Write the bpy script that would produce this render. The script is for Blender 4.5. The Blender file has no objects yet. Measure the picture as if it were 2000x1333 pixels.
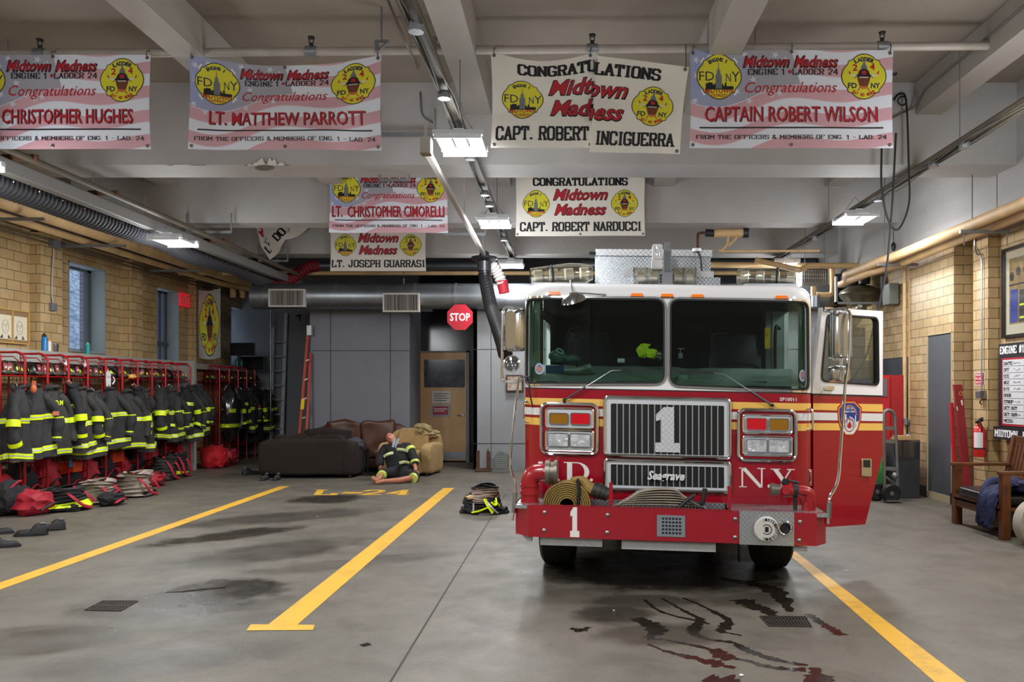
import bpy, bmesh, math, random
from mathutils import Vector as V, Matrix, noise
from mathutils.geometry import tessellate_polygon
PI = math.pi
SC = bpy.context.scene
COL = SC.collection
# ------------------------------------------------------------------ camera, world, lights, exposure
FPX, CX, CY, EYE = 1600.0, 1107.0, 763.0, 1.6      # focal length and vanishing point in the 2000x1333 frame
cd = bpy.data.cameras.new('camera'); cam = bpy.data.objects.new('camera', cd); COL.objects.link(cam)
cam.location = (0, 0, EYE); cam.rotation_euler = (PI/2, 0, 0)
cd.sensor_width = 36; cd.lens = FPX/2000*36
cd.shift_x = (1000-CX)/2000; cd.shift_y = (CY-666.5)/2000
cd.clip_end = 200
SC.camera = cam
SC.view_settings.view_transform = 'Standard'; SC.view_settings.look = 'None'
SC.view_settings.gamma = 1; SC.view_settings.use_curve_mapping = False
SC.view_settings.exposure = 0.55
w = bpy.data.worlds.new('world'); SC.world = w; w.use_nodes = True
bg = w.node_tree.nodes['Background']; bg.inputs[0].default_value = (.80, .90, 1, 1); bg.inputs[1].default_value = 1.9
SC.cycles.max_bounces = 7; SC.cycles.diffuse_bounces = 4; SC.cycles.glossy_bounces = 4; SC.cycles.transmission_bounces = 6
SC.cycles.transparent_max_bounces = 16; SC.cycles.caustics_reflective = False; SC.cycles.caustics_refractive = False
SC.cycles.sample_clamp_indirect = 6; SC.cycles.use_denoising = True

def W(px, py, D): return V(((px-CX)*D/FPX, D, EYE+(CY-py)*D/FPX))
def FLR(px, py, z=0):
    D = (EYE-z)*FPX/(py-CY); return V(((px-CX)*D/FPX, D, z))

# ------------------------------------------------------------------ materials
def lin(c):
    if isinstance(c, str):
        c = c.lstrip('#'); c = [int(c[i:i+2], 16)/255 for i in (0, 2, 4)]
        c = [x/12.92 if x <= .04045 else ((x+.055)/1.055)**2.4 for x in c]
    return (c[0], c[1], c[2], 1)
MATS = {}
def mat(name, col='#808080', rough=.5, metal=0, var=0, vscale=4, bump=0, bscale=60, emit=None, estr=0, trans=0, coat=0, spec=.5, alpha=1, col2=None, sheen=0):
    if name in MATS: return MATS[name]
    m = bpy.data.materials.new(name); m.use_nodes = True; MATS[name] = m
    nt = m.node_tree; b = nt.nodes['Principled BSDF']
    b.inputs['Base Color'].default_value = lin(col); b.inputs['Roughness'].default_value = rough
    b.inputs['Metallic'].default_value = metal; b.inputs['Specular IOR Level'].default_value = spec
    b.inputs['Coat Weight'].default_value = coat; b.inputs['Transmission Weight'].default_value = trans
    b.inputs['Alpha'].default_value = alpha
    if sheen: b.inputs['Sheen Weight'].default_value = sheen
    if emit: b.inputs['Emission Color'].default_value = lin(emit); b.inputs['Emission Strength'].default_value = estr
    if var or col2:
        tc = nt.nodes.new('ShaderNodeTexCoord'); n = nt.nodes.new('ShaderNodeTexNoise')
        n.inputs['Scale'].default_value = vscale; n.inputs['Detail'].default_value = 5; n.inputs['Roughness'].default_value = .6
        nt.links.new(tc.outputs['Object'], n.inputs['Vector'])
        r = nt.nodes.new('ShaderNodeMapRange'); r.inputs[1].default_value = .3; r.inputs[2].default_value = .7
        nt.links.new(n.outputs['Fac'], r.inputs[0])
        mx = nt.nodes.new('ShaderNodeMix'); mx.data_type = 'RGBA'
        c = lin(col)
        if col2: mx.inputs[6].default_value = c; mx.inputs[7].default_value = lin(col2)
        else:
            mx.inputs[6].default_value = tuple(x*(1-var) for x in c[:3])+(1,); mx.inputs[7].default_value = tuple(min(1, x*(1+var)) for x in c[:3])+(1,)
        nt.links.new(r.outputs[0], mx.inputs[0]); nt.links.new(mx.outputs[2], b.inputs['Base Color'])
    if bump:
        tc = nt.nodes.new('ShaderNodeTexCoord'); n = nt.nodes.new('ShaderNodeTexNoise'); n.inputs['Scale'].default_value = bscale; n.inputs['Detail'].default_value = 3
        nt.links.new(tc.outputs['Object'], n.inputs['Vector'])
        bn = nt.nodes.new('ShaderNodeBump'); bn.inputs['Strength'].default_value = bump; bn.inputs['Distance'].default_value = .02
        nt.links.new(n.outputs['Fac'], bn.inputs['Height']); nt.links.new(bn.outputs[0], b.inputs['Normal'])
    return m
def brick(name, c1, c2, mortar, bw=.30, bh=.125, ms=.006, rough=.35, bump=.3, stain=.25):
    m = bpy.data.materials.new(name); m.use_nodes = True; MATS[name] = m
    nt = m.node_tree; b = nt.nodes['Principled BSDF']; b.inputs['Roughness'].default_value = rough
    uv = nt.nodes.new('ShaderNodeUVMap'); uv.uv_map = 'UVMap'
    t = nt.nodes.new('ShaderNodeTexBrick'); t.inputs['Scale'].default_value = 1
    t.inputs['Brick Width'].default_value = bw; t.inputs['Row Height'].default_value = bh; t.inputs['Mortar Size'].default_value = ms
    t.inputs['Mortar Smooth'].default_value = .1; t.inputs['Bias'].default_value = 0
    t.inputs['Color1'].default_value = lin(c1); t.inputs['Color2'].default_value = lin(c2); t.inputs['Mortar'].default_value = lin(mortar)
    nt.links.new(uv.outputs[0], t.inputs['Vector'])
    n = nt.nodes.new('ShaderNodeTexNoise'); n.inputs['Scale'].default_value = 1.3; n.inputs['Detail'].default_value = 8; n.inputs['Roughness'].default_value = .7
    tc = nt.nodes.new('ShaderNodeTexCoord'); nt.links.new(tc.outputs['Object'], n.inputs['Vector'])
    r = nt.nodes.new('ShaderNodeMapRange'); r.inputs[1].default_value = .35; r.inputs[2].default_value = .7; r.inputs[3].default_value = 1-stain; r.inputs[4].default_value = 1.05
    nt.links.new(n.outputs['Fac'], r.inputs[0])
    mx = nt.nodes.new('ShaderNodeMix'); mx.data_type = 'RGBA'; mx.blend_type = 'MULTIPLY'; mx.inputs[0].default_value = 1
    nt.links.new(t.outputs['Color'], mx.inputs[6]); nt.links.new(r.outputs[0], mx.inputs[7]); nt.links.new(mx.outputs[2], b.inputs['Base Color'])
    bn = nt.nodes.new('ShaderNodeBump'); bn.inputs['Strength'].default_value = bump; bn.inputs['Distance'].default_value = .01; bn.invert = True
    nt.links.new(t.outputs['Fac'], bn.inputs['Height']); nt.links.new(bn.outputs[0], b.inputs['Normal'])
    return m
def glassmat(name, tint='#9fb3a8', mixf=.10, rough=.02):
    m = bpy.data.materials.new(name); m.use_nodes = True; MATS[name] = m
    nt = m.node_tree; nt.nodes.remove(nt.nodes['Principled BSDF']); out = nt.nodes['Material Output']
    tr = nt.nodes.new('ShaderNodeBsdfTransparent'); tr.inputs[0].default_value = lin(tint)
    gl = nt.nodes.new('ShaderNodeBsdfGlossy'); gl.inputs['Roughness'].default_value = rough; gl.inputs[0].default_value = (1, 1, 1, 1)
    fr = nt.nodes.new('ShaderNodeLayerWeight'); fr.inputs[0].default_value = .5
    pw = nt.nodes.new('ShaderNodeMath'); pw.operation = 'POWER'; pw.inputs[1].default_value = 4; nt.links.new(fr.outputs['Facing'], pw.inputs[0])
    ma = nt.nodes.new('ShaderNodeMath'); ma.operation = 'MULTIPLY_ADD'; ma.inputs[1].default_value = .8; ma.inputs[2].default_value = .04+mixf; ma.use_clamp = True
    nt.links.new(pw.outputs[0], ma.inputs[0])
    mx = nt.nodes.new('ShaderNodeMixShader'); nt.links.new(ma.outputs[0], mx.inputs[0]); nt.links.new(tr.outputs[0], mx.inputs[1]); nt.links.new(gl.outputs[0], mx.inputs[2])
    nt.links.new(mx.outputs[0], out.inputs[0]); return m
def diamond(name, col='#c4c9ce', scale=38, metal=.9, rough=.32):
    m = mat(name, col, rough, metal); nt = m.node_tree; b = nt.nodes['Principled BSDF']
    uv = nt.nodes.new('ShaderNodeUVMap'); uv.uv_map = 'UVMap'
    def nd(t): return nt.nodes.new(t)
    mp = nd('ShaderNodeMapping'); mp.inputs['Scale'].default_value = (scale, scale, scale); mp.inputs['Rotation'].default_value = (0, 0, PI/4)
    nt.links.new(uv.outputs[0], mp.inputs[0])
    ck = nd('ShaderNodeTexChecker'); ck.inputs['Scale'].default_value = 1; nt.links.new(mp.outputs[0], ck.inputs[0])
    sx = nd('ShaderNodeSeparateXYZ'); nt.links.new(mp.outputs[0], sx.inputs[0])
    def ridge(a, b_):
        f = nd('ShaderNodeMath'); f.operation = 'FRACT'; nt.links.new(sx.outputs[a], f.inputs[0])
        s = nd('ShaderNodeMath'); s.operation = 'SUBTRACT'; s.inputs[1].default_value = .5; nt.links.new(f.outputs[0], s.inputs[0])
        q = nd('ShaderNodeMath'); q.operation = 'ABSOLUTE'; nt.links.new(s.outputs[0], q.inputs[0])
        l = nd('ShaderNodeMath'); l.operation = 'LESS_THAN'; l.inputs[1].default_value = .18; nt.links.new(q.outputs[0], l.inputs[0])
        return l
    a, c = ridge(0, 1), ridge(1, 0)
    mx = nd('ShaderNodeMix'); mx.data_type = 'FLOAT'; nt.links.new(ck.outputs['Fac'], mx.inputs[0]); nt.links.new(a.outputs[0], mx.inputs[2]); nt.links.new(c.outputs[0], mx.inputs[3])
    bn = nd('ShaderNodeBump'); bn.inputs['Strength'].default_value = 1; bn.inputs['Distance'].default_value = .006
    nt.links.new(mx.outputs[0], bn.inputs['Height']); nt.links.new(bn.outputs[0], b.inputs['Normal'])
    mr = nd('ShaderNodeMapRange'); mr.inputs[3].default_value = rough+.08; mr.inputs[4].default_value = rough-.12; nt.links.new(mx.outputs[0], mr.inputs[0]); nt.links.new(mr.outputs[0], b.inputs['Roughness'])
    return m

# ------------------------------------------------------------------ geometry helpers
def ident(s, z, n): return V((s, n, z))
def mesh2d(outer, holes=()):
    loops = [[V((p[0], p[1], 0)) for p in outer]]+[[V((p[0], p[1], 0)) for p in h] for h in holes]
    pts = [p for l in loops for p in l]
    tris = tessellate_polygon(loops)
    return [(p.x, p.y) for p in pts], [tuple(t) for t in tris]
def rrect(x0, x1, z0, z1, r=0, seg=5):
    if r <= 0: return [(x0, z0), (x1, z0), (x1, z1), (x0, z1)]
    o = []
    for cx, cz, a in ((x1-r, z0+r, -PI/2), (x1-r, z1-r, 0), (x0+r, z1-r, PI/2), (x0+r, z0+r, PI)):
        for i in range(seg+1):
            t = a+PI/2*i/seg; o.append((cx+r*math.cos(t), cz+r*math.sin(t)))
    return o
def circ(cx, cz, r, n=20, rz=None): return [(cx+r*math.cos(2*PI*i/n), cz+(rz or r)*math.sin(2*PI*i/n)) for i in range(n)]
def star(cx, cz, r, rot=0, k=.4): return [(cx+(r if i % 2 == 0 else r*k)*math.sin(rot+PI*i/5), cz+(r if i % 2 == 0 else r*k)*math.cos(rot+PI*i/5)) for i in range(10)]
def roundpoly(pts, r, seg=4):
    o = []; n = len(pts)
    for i in range(n):
        p, a, b = V(pts[i]), V(pts[i-1]), V(pts[(i+1) % n])
        da, db = (a-p), (b-p); rr = min(r, da.length*.45, db.length*.45)
        s, e = p+da.normalized()*rr, p+db.normalized()*rr
        for j in range(seg+1):
            t = j/seg; q = s*(1-t)**2+p*2*t*(1-t)+e*t*t; o.append((q.x, q.y))
    return o
def inset(pts, d):
    n = len(pts); ar = sum(pts[i][0]*pts[(i+1) % n][1]-pts[(i+1) % n][0]*pts[i][1] for i in range(n)); sg = 1 if ar > 0 else -1
    o = []
    for i in range(n):
        p, a, b = V(pts[i]), V(pts[i-1]), V(pts[(i+1) % n])
        e1, e2 = (p-a), (b-p)
        if e1.length < 1e-7 or e2.length < 1e-7: o.append(tuple(p)); continue
        n1 = V((-e1.y, e1.x)).normalized(); n2 = V((-e2.y, e2.x)).normalized()
        m = (n1+n2)
        if m.length < 1e-5: m = n1
        m.normalize(); q = p+m*sg*d/max(.35, m.dot(n1)); o.append((q.x, q.y))
    return o
def catmull(pts, k=6, closed=False):
    P = [V(p) for p in pts]; n = len(P); o = []
    if n < 3: return P
    for i in range(n if closed else n-1):
        a = P[i-1] if (i or closed) else P[0]; b = P[i]; c = P[(i+1) % n]; d = P[(i+2) % n] if (closed or i+2 < n) else P[-1]
        for j in range(k):
            t = j/k; o.append(.5*((2*b)+(c-a)*t+(2*a-5*b+4*c-d)*t*t+(3*b-3*c+d-a)*t**3))
    if not closed: o.append(P[-1])
    return o
_tx = {}
def text2d(s, bold=0, shear=0, font='sans'):
    key = (s, bold, shear)
    if key in _tx: return _tx[key]
    c = bpy.data.curves.new('t', 'FONT'); c.body = s; c.size = 1; c.shear = shear; c.offset = bold; c.resolution_u = 2
    o = bpy.data.objects.new('t', c); COL.objects.link(o)
    dg = bpy.context.evaluated_depsgraph_get(); dg.update(); me = o.evaluated_get(dg).to_mesh()
    vs = [(v.co.x, v.co.y) for v in me.vertices]; fs = [tuple(p.vertices) for p in me.polygons]
    o.evaluated_get(dg).to_mesh_clear(); bpy.data.objects.remove(o); bpy.data.curves.remove(c)
    _tx[key] = (vs, fs); return vs, fs
# slab-serif stroke letters on a 4 x 6 grid
SL = {
'A': ([[(.5,0),(2,6),(3.5,0)],[(1,2),(3,2)]], [(.5,0),(3.5,0)]), 'B': ([[(.7,0),(.7,6),(2.8,6),(3.5,5.3),(3.5,3.7),(2.8,3),(3.5,2.3),(3.5,.7),(2.8,0),(.7,0)],[(.7,3),(2.8,3)]], []),
'C': ([[(3.5,4.4),(3.5,5.2),(2.8,6),(1.2,6),(.5,5.2),(.5,.8),(1.2,0),(2.8,0),(3.5,.8),(3.5,1.6)]], []), 'D': ([[(.7,0),(.7,6),(2.6,6),(3.5,5),(3.5,1),(2.6,0),(.7,0)]], []),
'E': ([[(3.5,4.8),(3.5,6),(.7,6),(.7,0),(3.5,0),(3.5,1.2)],[(.7,3),(2.6,3)]], []), 'F': ([[(3.5,4.8),(3.5,6),(.7,6),(.7,0)],[(.7,3),(2.6,3)]], [(.9,0)]),
'G': ([[(3.5,4.6),(3.5,5.2),(2.8,6),(1.2,6),(.5,5.2),(.5,.8),(1.2,0),(2.8,0),(3.5,.8),(3.5,2.6),(2.2,2.6)]], []), 'H': ([[(.7,0),(.7,6)],[(3.3,0),(3.3,6)],[(.7,3),(3.3,3)]], [(.7,0),(.7,6),(3.3,0),(3.3,6)]),
'I': ([[(2,0),(2,6)]], [(2,0),(2,6)]), 'J': ([[(2.9,6),(2.9,.8),(2.2,0),(1.2,0),(.5,.8),(.5,1.8)]], [(2.7,6)]), 'K': ([[(.7,0),(.7,6)],[(3.3,6),(.9,3),(3.3,0)]], [(.7,0),(.7,6),(3.3,0),(3.3,6)]),
'L': ([[(.7,6),(.7,0),(3.5,0),(3.5,1.6)]], [(.8,6)]), 'M': ([[(.5,0),(.5,6),(2,2.4),(3.5,6),(3.5,0)]], [(.5,0),(3.5,0)]), 'N': ([[(.6,0),(.6,6),(3.4,0),(3.4,6)]], [(.6,0),(3.4,6)]),
'O': ([[(.5,.8),(.5,5.2),(1.2,6),(2.8,6),(3.5,5.2),(3.5,.8),(2.8,0),(1.2,0),(.5,.8)]], []), 'P': ([[(.7,0),(.7,6),(2.8,6),(3.5,5.3),(3.5,3.3),(2.8,2.6),(.7,2.6)]], [(.9,0)]),
'Q': ([[(.5,.8),(.5,5.2),(1.2,6),(2.8,6),(3.5,5.2),(3.5,.8),(2.8,0),(1.2,0),(.5,.8)],[(2.4,1.4),(3.7,-.4)]], []), 'R': ([[(.7,0),(.7,6),(2.8,6),(3.5,5.3),(3.5,3.7),(2.8,3),(.7,3)],[(2.4,3),(3.4,0)]], [(.7,0),(3.4,0)]),
'S': ([[(3.4,4.6),(3.4,5.3),(2.7,6),(1.2,6),(.5,5.3),(.5,3.8),(1.1,3.2),(2.9,2.8),(3.5,2.2),(3.5,.7),(2.8,0),(1.2,0),(.5,.7),(.5,1.5)]], []), 'T': ([[(.4,4.6),(.4,6),(3.6,6),(3.6,4.6)],[(2,0),(2,6)]], [(2,0)]),
'U': ([[(.6,6),(.6,.8),(1.3,0),(2.7,0),(3.4,.8),(3.4,6)]], [(.6,6),(3.4,6)]), 'V': ([[(.5,6),(2,0),(3.5,6)]], [(.5,6),(3.5,6)]), 'W': ([[(.4,6),(1.1,0),(2,4.4),(2.9,0),(3.6,6)]], [(.5,6),(3.5,6)]),
'X': ([[(.5,0),(3.5,6)],[(.5,6),(3.5,0)]], [(.5,0),(3.5,0),(.5,6),(3.5,6)]), 'Y': ([[(.5,6),(2,3),(3.5,6)],[(2,3),(2,0)]], [(.5,6),(3.5,6),(2,0)]), 'Z': ([[(.5,6),(3.4,6),(.6,0),(3.5,0)]], []),
'1': ([[(.9,4.8),(2,6),(2,0)]], [(2,0),(2,0)]), '2': ([[(.6,4.8),(1.2,6),(2.8,6),(3.4,5.2),(3.4,4),(.6,0),(3.5,0)]], []), '4': ([[(2.8,0),(2.8,6),(.4,1.8),(3.7,1.8)]], [(2.8,0)]), '.': ([[(1.6,.4),(2.4,.4)]], []), '&': ([[(3.6,0),(1,4.6),(1.2,6),(2.4,6),(2.5,4.8),(.5,2),(.6,.6),(1.4,0),(2.6,.3),(3.6,2.4)]], []),
'-': ([[(1,3),(3,3)]], []), ':': ([[(1.7,1),(2.3,1)],[(1.7,4),(2.3,4)]], []), '#': ([[(1.2,0),(1.6,6)],[(2.6,0),(3,6)],[(.5,2),(3.6,2)],[(.5,4),(3.6,4)]], []), '/': ([[(.8,0),(3.2,6)]], []), '0': ([[(.6,.8),(.6,5.2),(1.3,6),(2.7,6),(3.4,5.2),(3.4,.8),(2.7,0),(1.3,0),(.6,.8)]], [])}
WID = {'I': 2.6, '.': 1.9, '1': 3, '-': 3, ':': 1.6, ' ': 2.4, 'M': 4.8, 'W': 4.8}
def slab2d(s, th=1.0):
    vs, fs = [], []; x = 0
    def quad(a, b, w):
        d = (V(b)-V(a)); L = d.length or 1; d.normalize(); n = V((-d.y, d.x)); hw = (w if abs(d.y) > .5 else w*.78)/2; e = d*hw*.55
        i = len(vs)
        for p in (V(a)-e-n*hw, V(b)+e-n*hw, V(b)+e+n*hw, V(a)-e+n*hw): vs.append((p.x, p.y, (i//4 % 9)*6e-5))
        fs.append((i, i+1, i+2, i+3))
    for ch in s:
        wd = WID.get(ch, 4.1)
        if ch in SL:
            st, se = SL[ch]; k = (4.6/4 if ch in 'MW' else 1); off = -2+wd/2 if ch in 'I.1-:' else 0
            for pl in st:
                for a, b in zip(pl, pl[1:]): quad((x+off+a[0]*k, a[1]), (x+off+b[0]*k, b[1]), th)
            for (sx, sz) in se: quad((x+off+sx*k-.62*th, sz), (x+off+sx*k+.62*th, sz), th*.8)
        x += wd+.25
    return vs, fs
def fit(vf, x0, x1, z0, z1):
    vs, fs = vf
    if not vs: return vs, fs
    a, b = min(v[0] for v in vs), max(v[0] for v in vs); c, d = min(v[1] for v in vs), max(v[1] for v in vs)
    return [(x0+(v[0]-a)/(b-a)*(x1-x0), z0+(v[1]-c)/(d-c)*(z1-z0))+tuple(v[2:]) for v in vs], fs

class MB:
    def __init__(s): s.bm = bmesh.new()
    def face(s, pts):
        try: return s.bm.faces.new([s.bm.verts.new(p) for p in pts])
        except ValueError: return None
    def box(s, x0, x1, y0, y1, z0, z1, M=None):
        c = [V((x, y, z)) for x in (x0, x1) for y in (y0, y1) for z in (z0, z1)]
        if M: c = [M@p for p in c]
        v = [s.bm.verts.new(p) for p in c]
        for f in ((0,1,3,2),(4,6,7,5),(0,4,5,1),(2,3,7,6),(0,2,6,4),(1,5,7,3)): s.bm.faces.new([v[i] for i in f])
        return s
    def bar(s, a, b, w, h=None, up=V((0, 0, 1))):
        a, b = V(a), V(b); h = h or w; d = (b-a); L = d.length; d.normalize()
        if abs(d.dot(up)) > .98: up = V((1, 0, 0)) if abs(d.x) < .9 else V((0, 1, 0))
        x = d.cross(up).normalized(); z = x.cross(d)
        M = Matrix((x, d, z)).transposed().to_4x4(); M.translation = a
        return s.box(-w/2, w/2, 0, L, -h/2, h/2, M)
    def tube(s, pts, r, seg=10, closed=False, caps=True, sx=1):
        P = [V(p) for p in pts]; n = len(P); rr = r if callable(r) else (lambda t: r)
        rings = []; nrm = None
        for i, p in enumerate(P):
            t = (P[(i+1) % n]-P[i-1]) if closed else (P[min(i+1, n-1)]-P[max(i-1, 0)])
            if t.length < 1e-9: t = V((0, 0, 1))
            t.normalize()
            if nrm is None:
                nrm = t.cross(V((0, 0, 1)));
                if nrm.length < .1: nrm = t.cross(V((0, 1, 0)))
            nrm = (nrm-t*nrm.dot(t)).normalized(); bn = t.cross(nrm); q = rr(i/max(1, n-1))
            rings.append([s.bm.verts.new(p+nrm*q*sx*math.cos(2*PI*j/seg)+bn*q*math.sin(2*PI*j/seg)) for j in range(seg)])
        for i in range(n if closed else n-1):
            a, b = rings[i], rings[(i+1) % n]
            for j in range(seg): s.bm.faces.new((a[j], a[(j+1) % seg], b[(j+1) % seg], b[j]))
        if caps and not closed:
            s.bm.faces.new(rings[0][::-1]); s.bm.faces.new(rings[-1])
        return s
    def cyl(s, a, b, r, r2=None, seg=16): return s.tube([a, b], (lambda t: r+((r if r2 is None else r2)-r)*t), seg)
    def lathe(s, prof, c=(0, 0, 0), axis='z', seg=20, M=None, sy=1):
        rings = []
        for (r, h) in prof:
            ring = []
            for j in range(seg):
                a = 2*PI*j/seg; x, y = r*math.cos(a), r*math.sin(a)*sy
                p = V((x, y, h)) if axis == 'z' else (V((h, x, y)) if axis == 'x' else V((x, h, y)))
                if M: p = M@p
                ring.append(s.bm.verts.new(p+V(c)))
            rings.append(ring)
        for a, b in zip(rings, rings[1:]):
            for j in range(seg): s.bm.faces.new((a[j], a[(j+1) % seg], b[(j+1) % seg], b[j]))
        if prof[0][0] > 1e-6: s.bm.faces.new(rings[0][::-1])
        if prof[-1][0] > 1e-6: s.bm.faces.new(rings[-1])
        return s
    def surf(s, f, nu, nv, wu=False, wv=False):
        g = [[s.bm.verts.new(f(i/(nu if wu else nu-1), j/(nv if wv else nv-1))) for j in range(nv)] for i in range(nu)]
        for i in range(nu if wu else nu-1):
            for j in range(nv if wv else nv-1):
                s.bm.faces.new((g[i][j], g[(i+1) % nu][j], g[(i+1) % nu][(j+1) % nv], g[i][(j+1) % nv]))
        return s
    def flat(s, vf, mp, n=0, n2=None, cs=0, cz=0):
        """2-D mesh -> sliced on a grid -> mapped; with n2 a slab between depths n (back) and n2 (front)"""
        vs, fs = vf; b = bmesh.new(); L = b.faces.layers.int.new('q')
        vv = [b.verts.new((q[0], q[1], q[2] if len(q) > 2 else 0)) for q in vs]
        for f in fs:
            try: b.faces.new([vv[i] for i in f])
            except ValueError: pass
        for c, ax in ((cs, 0), (cz, 1)):
            if c:
                lo, hi = min(v[ax] for v in vs), max(v[ax] for v in vs)
                for k in range(math.ceil(lo/c), math.floor(hi/c)+1):
                    co = V((0, 0, 0)); co[ax] = k*c; no = V((0, 0, 0)); no[ax] = 1
                    bmesh.ops.bisect_plane(b, geom=b.verts[:]+b.edges[:]+b.faces[:], dist=1e-6, plane_co=co, plane_no=no)
        b.verts.index_update()
        A = [s.bm.verts.new(mp(v.co.x, v.co.y, (n if n2 is None else n2)+v.co.z)) for v in b.verts]
        for f in b.faces:
            try: s.bm.faces.new([A[v.index] for v in f.verts])
            except ValueError: pass
        if n2 is not None:
            B = [s.bm.verts.new(mp(v.co.x, v.co.y, n)) for v in b.verts]
            for f in b.faces:
                try: s.bm.faces.new([B[v.index] for v in reversed(f.verts)])
                except ValueError: pass
            for e in b.edges:
                if len(e.link_faces) == 1:
                    i, j = e.verts[0].index, e.verts[1].index
                    try: s.bm.faces.new((A[i], A[j], B[j], B[i]))
                    except ValueError: pass
        b.free(); return s
    def prism(s, outer, mp=ident, n=0, n2=None, holes=(), cs=0, cz=0): return s.flat(mesh2d(outer, holes), mp, n, n2, cs, cz)
    def ring(s, outer, w, mp=ident, n=0, n2=.01, cs=0, cz=0): return s.flat(mesh2d(outer, [inset(outer, w)]), mp, n, n2, cs, cz)
    def blob(s, c, r, amp=.15, fr=2, seed=0, sub=3, flat=None, M=None):
        t = bmesh.new(); bmesh.ops.create_icosphere(t, subdivisions=sub, radius=1)
        r = r if hasattr(r, '__len__') else (r, r, r); idx = {}
        for v in t.verts:
            q = noise.noise(v.co*fr+V((seed*7.3, seed*1.7, 0))); rid = 1-abs(noise.noise(v.co*fr*2.1+V((0, seed*3.1, 5))))*2
            p = v.co*(1+amp*q*1.6+amp*.5*rid); p = V((p.x*r[0], p.y*r[1], p.z*r[2]))
            if M: p = M@p
            p = p+V(c)
            if flat is not None and p.z < flat: p.z = flat
            idx[v.index] = s.bm.verts.new(p)
        for f in t.faces:
            try: s.bm.faces.new([idx[v.index] for v in f.verts])
            except ValueError: pass
        t.free(); return s
LOC = {}; MTX = {}
def tag(o, label=None, cat=None, group=None, kind=None):
    if label: o['label'] = label
    if cat: o['category'] = cat
    if group: o['group'] = group
    if kind: o['kind'] = kind
    return o
def thing(name, label, cat, loc=(0, 0, 0), group=None, kind=None):
    o = bpy.data.objects.new(name, None); COL.objects.link(o); o.location = loc; o.empty_display_size = .1
    LOC[o.name] = V(loc); return tag(o, label, cat, group, kind)
def build(mb, name, m, parent=None, label=None, cat=None, group=None, kind=None, smooth=35, bevel=0, loc=None, subsurf=0):
    """link the collected geometry as ONE object; geometry is in world space, stored relative to its thing's origin"""
    bm = mb.bm if isinstance(mb, MB) else mb
    base = V((0, 0, 0))
    if parent is not None: base = LOC[parent.name]
    elif loc is not None: base = V(loc)
    else:
        if bm.verts:
            xs = [v.co for v in bm.verts]; base = V((sum(p.x for p in xs)/len(xs), sum(p.y for p in xs)/len(xs), min(p.z for p in xs)))
    uvl = bm.loops.layers.uv.new('UVMap')
    bm.normal_update()
    for f in bm.faces:
        nn = f.normal; a = (abs(nn.x), abs(nn.y), abs(nn.z))
        for l in f.loops:
            c = l.vert.co
            l[uvl].uv = (c.y, c.z) if a[0] >= a[1] and a[0] >= a[2] else ((c.x, c.z) if a[1] >= a[2] else (c.x, c.y))
    for v in bm.verts: v.co -= base
    me = bpy.data.meshes.new(name)
    if not (hasattr(mb, 'keepn') and mb.keepn): bmesh.ops.recalc_face_normals(bm, faces=bm.faces[:])
    bm.to_mesh(me); bm.free()
    o = bpy.data.objects.new(name, me); COL.objects.link(o)
    me.materials.append(m)
    if smooth:
        for p in me.polygons: p.use_smooth = True
        me.set_sharp_from_angle(angle=math.radians(smooth))
    if parent is not None: o.parent = parent
    else: o.location = base
    LOC[o.name] = base
    if bevel:
        b = o.modifiers.new('bevel', 'BEVEL'); b.width = bevel; b.segments = 2; b.limit_method = 'ANGLE'; b.angle_limit = math.radians(40)
    if subsurf:
        b = o.modifiers.new('subsurf', 'SUBSURF'); b.levels = subsurf; b.render_levels = subsurf
    return tag(o, label, cat, group, kind)
def dup(root, loc=None, rotz=None, scale=None, label=None, group=None, name=None):
    r = root.copy(); COL.objects.link(r)
    if loc is not None: r.location = loc
    if rotz is not None: r.rotation_euler = (0, 0, rotz)
    if scale is not None: r.scale = scale if hasattr(scale, '__len__') else (scale,)*3
    if label: r['label'] = label
    if group: r['group'] = group
    LOC[r.name] = V(r.location)
    def rec(a, b):
        for ch in list(a.children):
            c = ch.copy(); COL.objects.link(c); c.parent = b; rec(ch, c)
    rec(root, r); return r
def put(o, loc, rotz=0, scale=None):
    o.location = loc; o.rotation_euler = (0, 0, rotz)
    if scale: o.scale = scale if hasattr(scale, '__len__') else (scale,)*3
    return o
def simple(name, m, label, cat, fn, parent=None, **k):
    k.pop('split', 0); mb = MB(); fn(mb); return build(mb, name, m, parent, label, cat, **k)
def part(fn, name, m, parent, label=None, cat=None, split=False, **k):
    if split:      # every loose piece becomes a part of its own
        mb = MB(); fn(mb); mb.bm.verts.ensure_lookup_table(); seen = set(); res = []
        for v0 in mb.bm.verts:
            if v0 in seen: continue
            st, isl = [v0], []; seen.add(v0)
            while st:
                v = st.pop(); isl.append(v)
                for e in v.link_edges:
                    u = e.other_vert(v)
                    if u not in seen: seen.add(u); st.append(u)
            nb = MB(); mp_ = {v: nb.bm.verts.new(v.co) for v in isl}
            for f in {f for v in isl for f in v.link_faces}: nb.bm.faces.new([mp_[v] for v in f.verts])
            res.append(nb)
        mb.bm.free(); return ([build(nb, name, m, parent, label, cat, **k) for nb in res] or [None])[0]
    mb = MB(); fn(mb); return build(mb, name, m, parent, label, cat, **k)

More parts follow.
